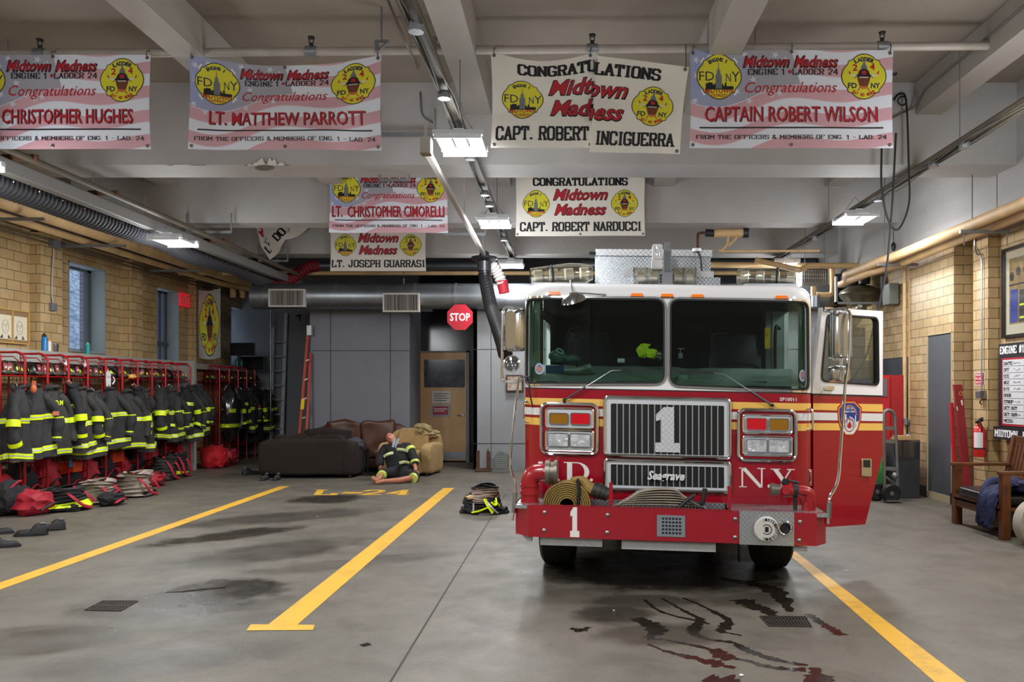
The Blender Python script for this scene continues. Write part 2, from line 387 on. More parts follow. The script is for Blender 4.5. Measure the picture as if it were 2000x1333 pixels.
# ------------------------------------------------------------------ palette
CHROME = mat('chrome', '#f3f5f8', .10, 1); STEEL = mat('steel', '#9a9c9e', .35, .9, var=.15)
GALV = mat('galvanised', '#8d9296', .42, .75, var=.18, vscale=2.5); RED = mat('engine_red', '#9e0b22', .22, 0, coat=.6)
WHITE = mat('engine_white', '#f4f4f6', .2, 0, coat=.5); YEL = mat('stripe_yellow', '#f7c562', .35); BLACK = mat('black_rubber', '#141414', .6)
DARK = mat('dark_paint', '#1c1d20', .5); GREY = mat('grey_paint', '#6d7176', .5, var=.08); PIPEM = mat('lagged_pipe', '#c9a878', .6, var=.18, vscale=3)
WH = mat('plain_white', '#e6e6e6', .5); BLK = mat('print_black', '#15141a', .45); PRED = mat('print_red', '#b01f2c', .45); PYEL = mat('emblem_yellow', '#d8d233', .45)
NAVY = mat('print_navy', '#23204a', .45); VINYL = mat('banner_white', '#e4e0d8', .38, var=.05, vscale=2); LIME = mat('reflective_lime', '#e4fb12', .4)
GEAR = mat('turnout_black', '#2b2b2d', .85, var=.3, vscale=9, bump=.4, bscale=25); GEARK = mat('turnout_dark', '#1c1c20', .85, var=.3, vscale=8, bump=.4, bscale=25)
TAN = mat('bunker_tan', '#8f8375', .85, var=.25, vscale=9, bump=.5, bscale=30); RACK = mat('rack_red', '#b3161f', .3, coat=.3); REDC = mat('red_cloth', '#a3182a', .7, var=.3, vscale=8)
SILV = mat('reflective_silver', '#c8ccd0', .3, .3); WOOD = mat('bench_wood', '#6e3f1e', .4, col2='#4a2914', vscale=6); RUST = mat('rust', '#6e4428', .8, col2='#3c2419', vscale=12)
LED = mat('led_strip', '#ffffff', .5, emit='#f2f6ff', estr=14)
CONC = mat('beam_paint', '#a7a4a2', .65, var=.08, vscale=1.2, bump=.15, bscale=20); CEILM = mat('ceiling_paint', '#877e73', .7, var=.10, vscale=.8, bump=.1, bscale=30)
DIAM = diamond('diamond_plate'); DIAMS = diamond('diamond_plate_fine', '#e3e6ea', scale=30, metal=.45)
# ================================================================== lamps of the room (LED high-bays)
POINTK = .9
def light(name, loc, size, power, rot=(0, 0, 0), color=(.96, .98, 1), sy=None, spread=PI):
    q = bpy.data.lights.new(name, 'POINT'); q.energy = power*POINTK; q.color = color; q.shadow_soft_size = .35
    qo = bpy.data.objects.new(name, q); COL.objects.link(qo); qo.location = V(loc)+V((0, 0, -.42))
    l = bpy.data.lights.new(name, 'AREA'); l.energy = power; l.color = color; l.size = size; l.spread = spread
    if sy: l.shape = 'RECTANGLE'; l.size_y = sy
    o = bpy.data.objects.new(name, l); COL.objects.link(o); o.location = loc; o.rotation_euler = rot; return o

# ================================================================== structure
YB = -3.0      # the bay's open street end, behind the camera
YE = 20.6
def wallmat_floor():
    m = mat('concrete_floor', '#7c776f', .5); nt = m.node_tree; b = nt.nodes['Principled BSDF']
    tc = nt.nodes.new('ShaderNodeTexCoord')
    def nz(sc, det, rough=.6, vec=None, dist=0):
        n = nt.nodes.new('ShaderNodeTexNoise'); n.inputs['Scale'].default_value = sc; n.inputs['Detail'].default_value = det; n.inputs['Roughness'].default_value = rough; n.inputs['Distortion'].default_value = dist
        nt.links.new(vec or tc.outputs['Object'], n.inputs['Vector']); return n
    def mix(a, c, f, typ='MIX'):
        x = nt.nodes.new('ShaderNodeMix'); x.data_type = 'RGBA'; x.blend_type = typ
        for k, v in ((6, a), (7, c)):
            if isinstance(v, str): x.inputs[k].default_value = lin(v)
            else: nt.links.new(v, x.inputs[k])
        if isinstance(f, float): x.inputs[0].default_value = f
        else: nt.links.new(f, x.inputs[0])
        return x.outputs[2]
    def mr(s, a, c, lo=0, hi=1):
        r = nt.nodes.new('ShaderNodeMapRange'); r.inputs[1].default_value = a; r.inputs[2].default_value = c; r.inputs[3].default_value = lo; r.inputs[4].default_value = hi; nt.links.new(s, r.inputs[0]); return r.outputs[0]
    def mth(op, a, c=None):
        x = nt.nodes.new('ShaderNodeMath'); x.operation = op
        for k, v in ((0, a), (1, c)):
            if v is None: continue
            if isinstance(v, (int, float)): x.inputs[k].default_value = v
            else: nt.links.new(v, x.inputs[k])
        return x.outputs[0]
    base = mix('#5d584f', '#70695e', mr(nz(.9, 6).outputs[0], .3, .7))
    base = mix(base, '#8a8376', mth('MULTIPLY', mr(nz(38, 3, .8).outputs[0], .56, .75), .6))
    base = mix(base, '#4f483f', mth('MULTIPLY', mr(nz(2.4, 8, .75, dist=.5).outputs[0], .48, .70), .75))
    # worn oily stains on the left lane; engine shadow painted under its front
    sx = nt.nodes.new('ShaderNodeSeparateXYZ'); nt.links.new(tc.outputs['Object'], sx.inputs[0])
    wob = mth('MULTIPLY', mth('SUBTRACT', nz(1.6, 6, .7).outputs[0], .5), 1.3)
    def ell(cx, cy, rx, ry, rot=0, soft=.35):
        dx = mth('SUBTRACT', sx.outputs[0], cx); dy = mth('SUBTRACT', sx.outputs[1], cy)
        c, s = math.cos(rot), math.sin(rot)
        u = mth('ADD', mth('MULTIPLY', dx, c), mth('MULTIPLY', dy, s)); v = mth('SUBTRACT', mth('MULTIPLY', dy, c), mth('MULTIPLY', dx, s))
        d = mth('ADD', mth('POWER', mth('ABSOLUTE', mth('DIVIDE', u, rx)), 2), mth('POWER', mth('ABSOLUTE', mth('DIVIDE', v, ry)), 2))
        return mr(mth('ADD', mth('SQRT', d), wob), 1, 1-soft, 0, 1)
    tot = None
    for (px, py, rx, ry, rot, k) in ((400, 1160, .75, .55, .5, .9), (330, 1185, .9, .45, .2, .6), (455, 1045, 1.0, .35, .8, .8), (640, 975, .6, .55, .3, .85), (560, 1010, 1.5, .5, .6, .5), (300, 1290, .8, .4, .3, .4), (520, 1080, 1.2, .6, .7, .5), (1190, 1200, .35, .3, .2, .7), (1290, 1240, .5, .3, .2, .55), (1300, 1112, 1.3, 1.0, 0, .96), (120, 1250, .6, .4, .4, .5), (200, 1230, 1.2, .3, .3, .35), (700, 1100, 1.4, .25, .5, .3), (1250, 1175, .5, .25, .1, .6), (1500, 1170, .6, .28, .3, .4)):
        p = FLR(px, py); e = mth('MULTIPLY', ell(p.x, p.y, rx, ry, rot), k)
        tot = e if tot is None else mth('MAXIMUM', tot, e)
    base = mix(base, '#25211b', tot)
    nt.links.new(base, b.inputs['Base Color'])
    rg = mth('SUBTRACT', mr(nz(3, 4).outputs[0], .3, .7, .42, .62), mth('MULTIPLY', tot, .32)); nt.links.new(rg, b.inputs['Roughness'])
    bn = nt.nodes.new('ShaderNodeBump'); bn.inputs['Strength'].default_value = .25; bn.inputs['Distance'].default_value = .01
    nt.links.new(nz(45, 5, .75).outputs[0], bn.inputs['Height']); nt.links.new(bn.outputs[0], b.inputs['Normal'])
    return m
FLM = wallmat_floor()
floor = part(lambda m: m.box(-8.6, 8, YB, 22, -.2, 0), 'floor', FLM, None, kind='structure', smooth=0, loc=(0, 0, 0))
def floor_poly(name, pts, m, z=.002, label=None, cs=0):
    def f(mb): mb.prism([(p.x, p.y) for p in pts], lambda s, zz, n: V((s, zz, z)), cs=cs)
    return part(f, name, m, floor, smooth=0, label=label)
def paint(name, col):
    m = mat(name, col, .5); nt = m.node_tree; b = nt.nodes['Principled BSDF']
    tc = nt.nodes.new('ShaderNodeTexCoord'); n = nt.nodes.new('ShaderNodeTexNoise'); n.inputs['Scale'].default_value = 3.5; n.inputs['Detail'].default_value = 9; n.inputs['Roughness'].default_value = .8
    nt.links.new(tc.outputs['Object'], n.inputs['Vector']); r = nt.nodes.new('ShaderNodeMapRange'); r.inputs[1].default_value = .5; r.inputs[2].default_value = .8; nt.links.new(n.outputs[0], r.inputs[0])
    mx = nt.nodes.new('ShaderNodeMix'); mx.data_type = 'RGBA'; mx.inputs[6].default_value = lin(col); mx.inputs[7].default_value = lin('#8a6f3c'); nt.links.new(r.outputs[0], mx.inputs[0]); nt.links.new(mx.outputs[2], b.inputs['Base Color']); return m
YP = paint('floor_yellow', '#e3ae38')
fl = FLR
floor_poly('painted_line', [fl(-160, 1194), fl(-160, 1210), fl(566, 950.5), fl(547, 950.5)], YP, label='yellow lane line on the left')
floor_poly('painted_line', [fl(520, 1224), fl(579, 1223), fl(887.4, 954), fl(866, 954)], YP, label='yellow lane line in the middle')
floor_poly('painted_line', [fl(481, 1233), fl(611, 1232), fl(615, 1222), fl(490, 1221)], YP, label='short crossbar at the end of the middle line', z=.003)
floor_poly('painted_line', [fl(1522, 1068), fl(1824.7, 1333), fl(1930, 1425), fl(2010, 1425), fl(1886.7, 1333), fl(1540, 1068)], YP, label='yellow lane line right of the truck')
def l24(mb):
    for s, a, b in (('L', 613, 668), ('-', 668, 712), ('2', 705, 757), ('4', 754, 806)):
        v, f = fit(slab2d(s, 1.25) if s != '-' else ([(0, 0), (1, 0), (1, 1), (0, 1)], [(0, 1, 2, 3)]), 0, 1, 0, 1)
        yt, yb = (957.5, 968) if s != '-' else (962, 965)
        def mp(x, z, n):
            y = yb+(yt-yb)*z; sk = -((z-.5)*9)*-1
            return fl(a+(b-a)*x*.9+sk, y)+V((0, 0, .003+n*2))
        mb.flat((v, f), mp)
part(l24, 'painted_lettering', YP, floor, label='yellow L-24 painted on the floor', smooth=0)
# expansion joint crack and drain gratings
crk = [fl(987, 966), fl(957, 1016), fl(880, 1140), fl(799.7, 1271.6), fl(740, 1370)]
part(lambda m: m.flat(([(p.x-.006, p.y) for p in crk]+[(p.x+.006, p.y) for p in crk], [(i, i+1, i+6, i+5) for i in range(4)]), lambda s, z, n: V((s, z, .0015))), 'floor_joint', mat('joint', '#3b3733', .9), floor, smooth=0)
def grate(pts, nb, lab):
    A, B, C_, D_ = pts
    def f(mb):
        def q(u, v): return A.lerp(B, u).lerp(D_.lerp(C_, u), v)
        for i in range(nb+1):
            u = i/nb; mb.bar(q(u, 0)+V((0, 0, .004)), q(u, 1)+V((0, 0, .004)), .008, .008)
        for v in (0, .5, 1): mb.bar(q(0, v)+V((0, 0, .004)), q(1, v)+V((0, 0, .004)), .012, .008)
    t = thing('floor_drain', lab, 'drain', A, kind=None)
    part(f, 'grating', mat('iron_grate', '#4b413b', .6, .5), t, smooth=0)
    part(lambda m: m.prism([(p.x, p.y) for p in pts], lambda s, z, n: V((s, z, .002))), 'drain_pit', mat('pit', '#0c0b0a', .9), t, smooth=0)
grate([fl(1484.6, 1205.7), fl(1573.8, 1206.6), fl(1585, 1225.6), fl(1502.8, 1224.7)], 14, 'rusty floor drain grating in front of the fire engine')
grate([fl(201, 1175.5), fl(269, 1175.5), fl(236, 1194.5), fl(166, 1193)], 12, 'grey floor drain grating in the empty left lane')
# water trails in front of the truck
WET = mat('wet_floor', '#2a241f', .12, var=.3, vscale=6)
random.seed(4)
def trail(pts, w, seed=0):
    P = catmull([fl(*p) for p in pts], 10); rnd = random.Random(seed)
    L, R = [], []
    for i, p in enumerate(P):
        t = (P[min(i+1, len(P)-1)]-P[max(i-1, 0)]).normalized(); n = V((-t.y, t.x, 0)); ww = (w if not isinstance(w, (list, tuple)) else w[min(len(w)-1, int(i/len(P)*len(w)))])
        a = ww*(.6+rnd.random()*.9); b = ww*(.6+rnd.random()*.9); L.append(p+n*a); R.append(p-n*b)
    pts2 = L+R; k = len(P)
    part(lambda m: m.flat(([(p.x, p.y) for p in pts2], [(i, i+1, k+i+1, k+i) for i in range(k-1)]), lambda s, z, n: V((s, z, .0012+seed*.00003))), 'water_trail', WET, floor, smooth=0)
def tp(x, y): return (980+x/3.3333, 1040+y/3.3333)
trail([tp(1040, 430), tp(1180, 510), tp(1290, 570), tp(1260, 620), tp(1250, 660), tp(1350, 700), tp(1500, 720), tp(1600, 770), tp(1780, 830), tp(1990, 870)], [.012, .02, .03, .045, .03, .02, .02, .035, .03, .02], 1)
trail([tp(1180, 430), tp(1280, 470), tp(1400, 530), tp(1470, 570), tp(1450, 620), tp(1430, 645), tp(1560, 675)], [.012, .015, .02, .025, .04, .03, .012], 2)
trail([tp(930, 440), tp(1000, 500), tp(1100, 540), tp(1230, 570), tp(1350, 600)], .014, 3)
trail([tp(1060, 700), tp(1150, 720), tp(1300, 750), tp(1400, 780), tp(1450, 810), tp(1600, 840), tp(1750, 880), tp(1980, 900)], [.012, .016, .02, .05, .05, .02, .025, .03], 4)
trail([tp(950, 730), tp(1080, 780), tp(1250, 820), tp(1400, 860), tp(1520, 885)], [.01, .02, .03, .05, .02], 5)
trail([tp(880, 560), tp(960, 600), tp(1010, 640), tp(960, 690), tp(1050, 700)], [.05, .06, .06, .03, .012], 6)
trail([tp(1420, 300), tp(1600, 330), tp(1750, 370), tp(1830, 440), tp(1880, 520)], [.05, .07, .08, .06, .03], 7)
trail([tp(1550, 440), tp(1640, 480), tp(1740, 520), tp(1760, 550)], [.08, .07, .05, .03], 8)
trail([(1578, 1200), (1600, 1215), (1625, 1230), (1645, 1242)], [.03, .03, .035, .04], 9)
trail([(1590, 1305), (1600, 1330), (1620, 1360)], [.03, .07, .1], 10)
trail([(1380, 1325), (1420, 1335), (1470, 1350)], [.06, .1, .08], 11)
trail([(1115, 1228), (1135, 1232), (1150, 1226)], [.02, .035, .02], 12)
trail([(325, 1158), (360, 1156), (400, 1152), (440, 1148)], [.012, .02, .025, .02], 13)
trail([(705, 1262), (722, 1258)], [.03, .02], 14)

# the bay's street end behind the camera: doorway wall, pavement and the buildings across the street
STB = brick('street_brick', '#6e655a', '#62594f', '#6b6058', bw=.22, bh=.075)
part(lambda m: [m.box(-8.6, 8, YB-.35, YB, 4.25, 5.3), m.box(-8.6, -7.6, YB-.35, YB, 0, 4.25), m.box(5.2, 8, YB-.35, YB, 0, 4.25), m.box(-1.6, -.9, YB-.35, YB, 0, 4.25)], 'wall_front', STB, None, kind='structure', smooth=0)
part(lambda m: m.box(-30, 30, -18, YB, -.25, -.02), 'street_pavement', mat('asphalt', '#3b3b3d', .8, var=.1), None, kind='structure', smooth=0)
part(lambda m: m.box(-30, 30, -18.5, -18, 0, 11), 'street_wall', STB, None, kind='structure', smooth=0)

# ceiling, beams, joists
ZC, ZB, ZJ = 5.16, 4.21, 4.79
part(lambda m: m.box(-8.6, 8, YB, 22, ZC, ZC+.2), 'ceiling', CEILM, None, kind='structure', smooth=0)
for i, (a, b) in enumerate(((9.47, 10.04), (12.8, 13.2), (15.7, 16.2))):
    part(lambda m: m.box(-8.7, 6.6, a, b, ZB+(.01 if i else 0), ZC), 'ceiling_beam', CONC, None, kind='structure', smooth=0)
JM = mat('joist_paint', '#9c9791', .65, var=.08, vscale=1.2)
for x in (-6.2, -3.62, -1.02, 1.5, 4.18):
    part(lambda m: m.box(x-.15, x+.15, 2.0, 18.5, ZJ, ZC-.002), 'ceiling_joist', JM, None, kind='structure', smooth=0)
# peeling plaster on the first beam
PL = mat('peeled_plaster', '#d9d4cb', .8, var=.1)
def flake(px0, px1, py, h, seed):
    def f(mb):
        r = random.Random(seed); n = 18; pts = []
        for i in range(n+1):
            u = i/n; pts.append((px0+(px1-px0)*u, py-h*(math.sin(PI*u)**.7)*(.35+.65*r.random())))
        q = [(p[0], p[1]) for p in pts]+[(px1, py), (px0, py)]
        mb.prism([((W(a, b, 9.46)).x, W(a, b, 9.46).z) for a, b in q], lambda s, z, n: V((s, 9.468-n, max(z, ZB-.01))), 0, .018)
    part(f, 'trim_%d' % seed, PL, None, kind='structure', smooth=0)
flake(478, 566, 331, 26, 1); flake(326, 402, 331, 12, 2)
part(lambda m: m.prism(circ(0, 0, .1, 9), lambda s, z, n: W(517, 328, 9.44)+V((s*1.2, 0, z*.35))), 'trim_3', mat('broken_concrete', '#6f675c', .9, var=.3, vscale=20), None, kind='structure', smooth=0)

# side walls
BRK = brick('glazed_brick', '#cbb083', '#bb9d6d', '#57472f', bw=.30, bh=.147, ms=.0045); BRR = brick('glazed_brick_right', '#ceb387', '#bda072', '#5c4a30', bw=.27, bh=.134, ms=.0045)
XL = -8.2
part(lambda m: [m.box(XL-.35, XL, a, b, c, d) for a, b, c, d in ((YB, 13.47, 0, ZB+.9), (13.47, 14.54, 0, 2.26), (13.47, 14.54, 3.73, 5.1), (14.54, 16.36, 0, 5.1), (16.36, 17.3, 0, 1.9), (16.36, 17.3, 3.68, 5.1), (17.3, 19.97, 0, 5.1), (19.97, 21.2, 0, 2.2), (19.97, 21.2, 3.66, 5.1))], 'wall_left', BRK, None, kind='structure', smooth=0)
for a, b in ((12.5, 13.04), (15.13, 15.5), (17.75, 18.1), (19.0, 19.4)):
    part(lambda m: m.box(XL, XL+.17, a, b, 0, 4.02), 'wall_left_pilaster', BRK, None, kind='structure', smooth=0)
SILL = mat('ledge_paint', '#a5a39c', .6, var=.08)
part(lambda m: [m.box(XL, XL+.30, YB, 16.36, 2.02, 2.2), m.box(XL, -7.45, 16.38, 16.48, 0, 2.19), m.box(XL, -7.75, 16.48, 20.5, 2.05, 2.17)], 'trim_4', SILL, None, kind='structure', smooth=0)
part(lambda m: m.box(XL, XL+.45, YB, 20.6, 4.05, ZC), 'trim_5', mat('dark_soffit', '#5b5147', .8, var=.2, vscale=2), None, kind='structure', smooth=0)
# windows
JAMB = mat('jamb_grey', '#8f979b', .55); WFR = mat('window_frame', '#4a5258', .45)
GLW = glassmat('window_glass', '#eef3f6', .03)
for i, (a, b, z0, z1) in enumerate(((13.47, 14.54, 2.26, 3.73), (16.36, 17.3, 1.9, 3.68), (19.97, 21.2, 2.2, 3.66))):
    t = thing('window_%d' % (i+1), None, None, (XL-.2, (a+b)/2, z0), kind='structure')
    part(lambda m: [m.box(XL-.34, XL+.012, b-.02, b, z0, z1), m.box(XL-.34, XL+.012, a, a+.02, z0, z1), m.box(XL-.34, XL+.012, a, b, z1-.02, z1), m.box(XL-.34, XL+.03, a, b, z0-.02, z0+.02)], 'window_reveal', JAMB, t, smooth=0)
    def fr(m):
        x0, x1 = XL-.3, XL-.23
        m.box(x0, x1, a+.02, a+.07, z0, z1); m.box(x0, x1, b-.13, b-.02, z0, z1); m.box(x0, x1, a, b, z0, z0+.05); m.box(x0, x1, a, b, z1-.06, z1)
        if i == 1: m.box(x0, x1+.03, a, b, z0+.62, z0+.7); m.box(x0, x1, b-.36, b-.28, z0, z1)
    part(fr, 'window_frame', WFR, t, smooth=0)
    part(lambda m: m.box(XL-.27, XL-.265, a+.05, b-.05, z0+.03, z1-.03), 'pane', GLW, t, smooth=0)
def stone():
    m = mat('whitewashed_stone', '#8ea0bd', .9); nt = m.node_tree; b = nt.nodes['Principled BSDF']
    tc = nt.nodes.new('ShaderNodeTexCoord'); mp = nt.nodes.new('ShaderNodeMapping'); mp.inputs['Scale'].default_value = (1, 2.2, 5); nt.links.new(tc.outputs['Object'], mp.inputs[0])
    n = nt.nodes.new('ShaderNodeTexVoronoi'); n.inputs['Scale'].default_value = 2.2; nt.links.new(mp.outputs[0], n.inputs['Vector'])
    bn = nt.nodes.new('ShaderNodeBump'); bn.inputs['Strength'].default_value = 1; bn.inputs['Distance'].default_value = .12; nt.links.new(n.outputs['Distance'], bn.inputs['Height']); nt.links.new(bn.outputs[0], b.inputs['Normal'])
    r = nt.nodes.new('ShaderNodeMix'); r.data_type = 'RGBA'; r.inputs[6].default_value = lin('#b9c6da'); r.inputs[7].default_value = lin('#6f7f9c'); nt.links.new(n.outputs['Distance'], r.inputs[0]); nt.links.new(r.outputs[2], b.inputs['Base Color']); return m
part(lambda m: m.surf(lambda u, v: V((-12.2+.10*noise.noise(V((u*60, v*22, 0)))+.05*noise.noise(V((u*150, v*60, 4))), 6+u*34, v*7)), 160, 60), 'neighbour_wall', stone(), None, kind='structure')
RB = brick('outside_brick', '#7a6a74', '#6a5a68', '#8f8fa0', bw=.22, bh=.075)
part(lambda m: [m.box(-8.95, -8.6, y, y+.45, 0, 5) for y in (15.05, 17.75, 21.7)], 'wall_left_outer', RB, None, kind='structure', smooth=0)
XR = 5.68
GW = mat('grey_wall_paint', '#4d5054', .5, var=.1); GWD = mat('grey_door_paint', '#505358', .5, var=.1)
part(lambda m: [m.box(XR, XR+.4, YB, 10.75, 0, ZC), m.box(5.53, 6.1, 10.75, 11.15, 0, 4.2), m.box(5.9, 6.2, 11.15, 11.43, 0, 4.2), m.box(5.40, 6.2, 11.43, 11.5, 0, 3.7), m.box(5.40, 6.2, 12.28, 12.9, 0, 3.7), m.box(5.40, 6.2, 11.5, 12.28, 2.42, 3.7), m.box(5.55, 6.2, 12.9, 20.6, 2.15, 3.75)], 'wall_right', BRR, None, kind='structure', smooth=0)
part(lambda m: m.box(5.56, 6.2, 12.9, 20.6, 0, 2.15), 'wall_right_lower', GW, None, kind='structure', smooth=0)
BASE = mat('black_base_paint', '#26262a', .5)
part(lambda m: [m.box(5.38, 5.55, 11.42, 11.5, 0, .16), m.box(5.38, 5.55, 12.28, 12.92, 0, .16), m.box(5.88, 5.91, 11.15, 11.43, 0, .16), m.box(5.51, 5.7, 10.74, 11.16, 0, .16), m.box(5.665, 5.69, YB, 10.75, 0, .16)], 'baseboard_right', BASE, None, kind='structure', smooth=0)
part(lambda m: m.box(5.415, 5.56, 11.5, 12.28, .1, 2.42), 'door_1', GWD, None, kind='structure', smooth=0)
part(lambda m: [m.box(5.395, 5.42, 11.49, 11.505, .02, 2.43), m.box(5.395, 5.42, 12.272, 12.285, .02, 2.43), m.box(5.395, 5.42, 11.49, 12.285, 2.415, 2.43), m.box(5.4, 5.6, 11.5, 12.28, 0, .1)], 'door_frame', mat('cream_paint', '#b9ad8a', .5), bpy.data.objects['door_1'], smooth=0)
part(lambda m: m.box(5.2, 7.0, YB, 20.6, 3.68, ZC), 'trim_6', CONC, None, kind='structure', smooth=0)
# back wall and panels
BWM = mat('back_wall_grey', '#828388', .6, var=.06, vscale=1); PAN = mat('panel_grey', '#74767f', .55, var=.04); PANR = mat('panel_light', '#8d9092', .55, var=.04); GAP = mat('panel_gap', '#34353a', .8)
part(lambda m: m.box(-8.6, 7, 20.6, 20.9, 0, ZC), 'wall_back', BWM, None, kind='structure', smooth=0)
part(lambda m: [m.box(-5.33, -3.26, 17.0, 20.6, 0, 3.62)], 'wall_back_panel', PAN, None, kind='structure', smooth=0)
part(lambda m: [m.box(x-.006, x+.006, 16.994, 17.01, 0, 3.62) for x in (-4.90, -3.66)]+[m.box(-5.33, -3.26, 16.994, 17.01, 2.42, 2.432)], 'trim_7', GAP, None, kind='structure', smooth=0)
part(lambda m: [m.box(-1.87, 5.2, 16.45, 16.6, 0, 3.4), m.box(-1.87, -1.8, 16.45, 18.3, 0, 3.4)], 'wall_back_right', PANR, None, kind='structure', smooth=0)
part(lambda m: [m.box(x-.005, x+.005, 16.444, 16.46, 0, 3.4) for x in (-1.52, -.45, .6, 1.7, 2.8, 3.9)]+[m.box(-1.87, 5.2, 16.444, 16.46, z, z+.01) for z in (2.42, .53)], 'trim_8', GAP, None, kind='structure', smooth=0)
part(lambda m: [m.box(-3.3, -1.8, 18.3, 18.5, 2.46, 4.2), m.box(-2.2, -1.8, 18.3, 18.5, 0, 2.46), m.box(-3.3, -3.22, 18.3, 18.5, 0, 2.46)], 'wall_back_door', mat('transom_black', '#141519', .12), None, kind='structure', smooth=0)
DWD = mat('door_maple', '#c9a070', .45, col2='#b88e5c', vscale=3)
d = thing('door_2', None, None, W(865, 905, 18.28), kind='structure')
def dz(py): return 1.6+(763-py)*18.28/1600
def dx(px): return (px-1107)*18.28/1600
part(lambda m: m.box(dx(819), dx(911), 18.26, 18.31, .03, dz(689)), 'door_leaf', DWD, d, smooth=0)
part(lambda m: [m.box(dx(814), dx(819), 18.22, 18.34, 0, dz(686)), m.box(dx(911), dx(917), 18.22, 18.34, 0, dz(686)), m.box(dx(814), dx(917), 18.22, 18.34, dz(689), dz(686))], 'door_frame', GREY, d, smooth=0)
part(lambda m: m.box(dx(820), dx(910), 18.25, 18.27, .06, dz(883)), 'kick_plate', mat('brushed', '#8f9399', .45, .6), d, smooth=0)
def hnd(m): m.cyl((dx(904), 18.26, dz(811)), (dx(904), 18.2, dz(811)), .03); m.tube([(dx(904), 18.2, dz(811)), (dx(893), 18.2, dz(811))], .012)
part(hnd, 'door_handle', CHROME, d)
part(lambda m: [m.box(-3.32, -3.0, 18.2, 18.3, 3.35, 3.45)], 'trim_9', GREY, None, kind='structure', smooth=0)
POST = mat('poster_print', '#15171a', .12, col2='#4c5358', vscale=5)
simple('door_poster', POST, 'glossy black poster taped to the wooden door', 'poster', lambda m: m.prism(rrect(dx(829), dx(908), dz(757), dz(703), .03), lambda s, z, n: V((s, 18.25-n, z)), 0, .008))
simple('paper_notice', mat('paper', '#c9c3bb', .6), 'white typed notice on the wooden door', 'notice', lambda m: m.box(dx(844), dx(881), 18.243, 18.25, dz(788), dz(764)))
for k in range(4):
    part(lambda m: m.box(dx(848), dx(877-(k % 2)*4), 18.24, 18.243, dz(770+k*4.4), dz(768.6+k*4.4)), 'printed_line', mat('ink', '#555050', .6), bpy.data.objects['paper_notice'], smooth=0)
t = thing('red_notice', 'red notice in a grey border on the wooden door', 'notice', W(862, 814, 18.24))
part(lambda m: m.box(dx(842), dx(880), 18.243, 18.25, dz(814), dz(791)), 'border', mat('tin', '#93a0a5', .5), t, smooth=0)
part(lambda m: m.box(dx(846), dx(876), 18.237, 18.243, dz(811), dz(794)), 'panel', mat('notice_red', '#9c2433', .5), t, smooth=0)
part(lambda m: [m.box(dx(848), dx(874-k*6), 18.234, 18.237, dz(800+k*4), dz(798.5+k*4)) for k in range(2)], 'printed_line', WH, t, smooth=0)
# ================================================================== the fire engine
AY = math.radians(4.0); P0 = V((.84, 6.84, 0)); EX = V((math.cos(AY), -math.sin(AY), 0)); EYV = V((math.sin(AY), math.cos(AY), 0)); ROLL = .02
def TR(x, y, z): return P0+EX*x+EYV*y+V((0, 0, z-ROLL*x))
def U(px, py, y=0):
    d = V(((px-CX)/FPX, 1, (CY-py)/FPX)); o = V((0, 0, EYE)); q = P0+EYV*y
    t = (q-o).dot(EYV)/d.dot(EYV); w = o+d*t; x = (w-P0).dot(EX); return (x, w.z+ROLL*x)
def UR(px0, px1, py0, py1, y=0, r=0, seg=5):
    pm, qm = (px0+px1)/2, (py0+py1)/2
    return rrect(U(px0, qm, y)[0], U(px1, qm, y)[0], U(pm, py1, y)[1], U(pm, py0, y)[1], r, seg)
HW, CR, Z1, R2 = 1.22, .22, 2.38, .12
def S(x):
    a = abs(x)-(HW-CR)
    if a <= 0: return x
    return math.copysign(HW-CR+CR*math.asin(min(1, a/CR)), x)
def SP(pts): return [(S(x), z) for x, z in pts]
def FRONT(s, z, n=0):
    k = 0
    if z > Z1: b = min(PI/2, (z-Z1)/R2); k = R2*(1-math.cos(b)); z = Z1+R2*math.sin(b); n = n-k
    a, sg = abs(s), (1 if s >= 0 else -1); fl_ = HW-CR
    if a <= fl_: return TR(s, -n, z)
    th = (a-fl_)/CR
    if th <= PI/2: return TR(sg*(fl_+(CR+n)*math.sin(th)), CR-(CR+n)*math.cos(th), z)
    return TR(sg*(HW+n), CR+(a-fl_-CR*PI/2), z)
def PLY(y):
    return lambda x, z, n: TR(x, y-n, z)
truck = thing('fire_engine', 'red and white fire engine with a big 1 on its chrome grille', 'fire engine', (.84, 6.84, 0))
def T(fn, name, m, parent=truck, **k): return part(fn, name, m, parent, **k)
SQ = HW-CR+CR*PI/2     # s where the side begins
WL = roundpoly(SP([U(1027, 583), U(1297, 585), U(1297, 748.5), U(1025, 749)]), .075)
WR = roundpoly(SP([U(1309.5, 585.5), U(1581, 590), U(1583, 763), U(1309.5, 752)]), .075)
# white upper cab, red lower cab
up = [(-SQ-.0, 1.6), (SQ, 1.6), (SQ, Z1+R2*PI/2), (-SQ, Z1+R2*PI/2)]
T(lambda m: m.flat(mesh2d(up, [WL, WR]), FRONT, -.03, 0, cs=.04, cz=.04), 'cab_upper', WHITE)
T(lambda m: m.prism([(-SQ, .66), (SQ, .66), (SQ, 1.6), (-SQ, 1.6)], FRONT, -.03, 0, cs=.05), 'cab_lower', RED)
def roof(m):
    o = []
    for i in range(9):
        t = PI/2*i/8; o.append((HW-R2-(CR-R2)+(CR-R2)*math.sin(t) if 0 else (HW-CR)+(CR-R2)*math.sin(t), CR-(CR-R2)*math.cos(t)))
    pl = o+[(HW-R2, 2.6), (-HW+R2, 2.6)]+[(-x, y) for x, y in reversed(o)]
    m.prism(pl, lambda x, y, n: TR(x, y, Z1+R2+n), -.03, 0)
T(roof, 'cab_roof', WHITE)
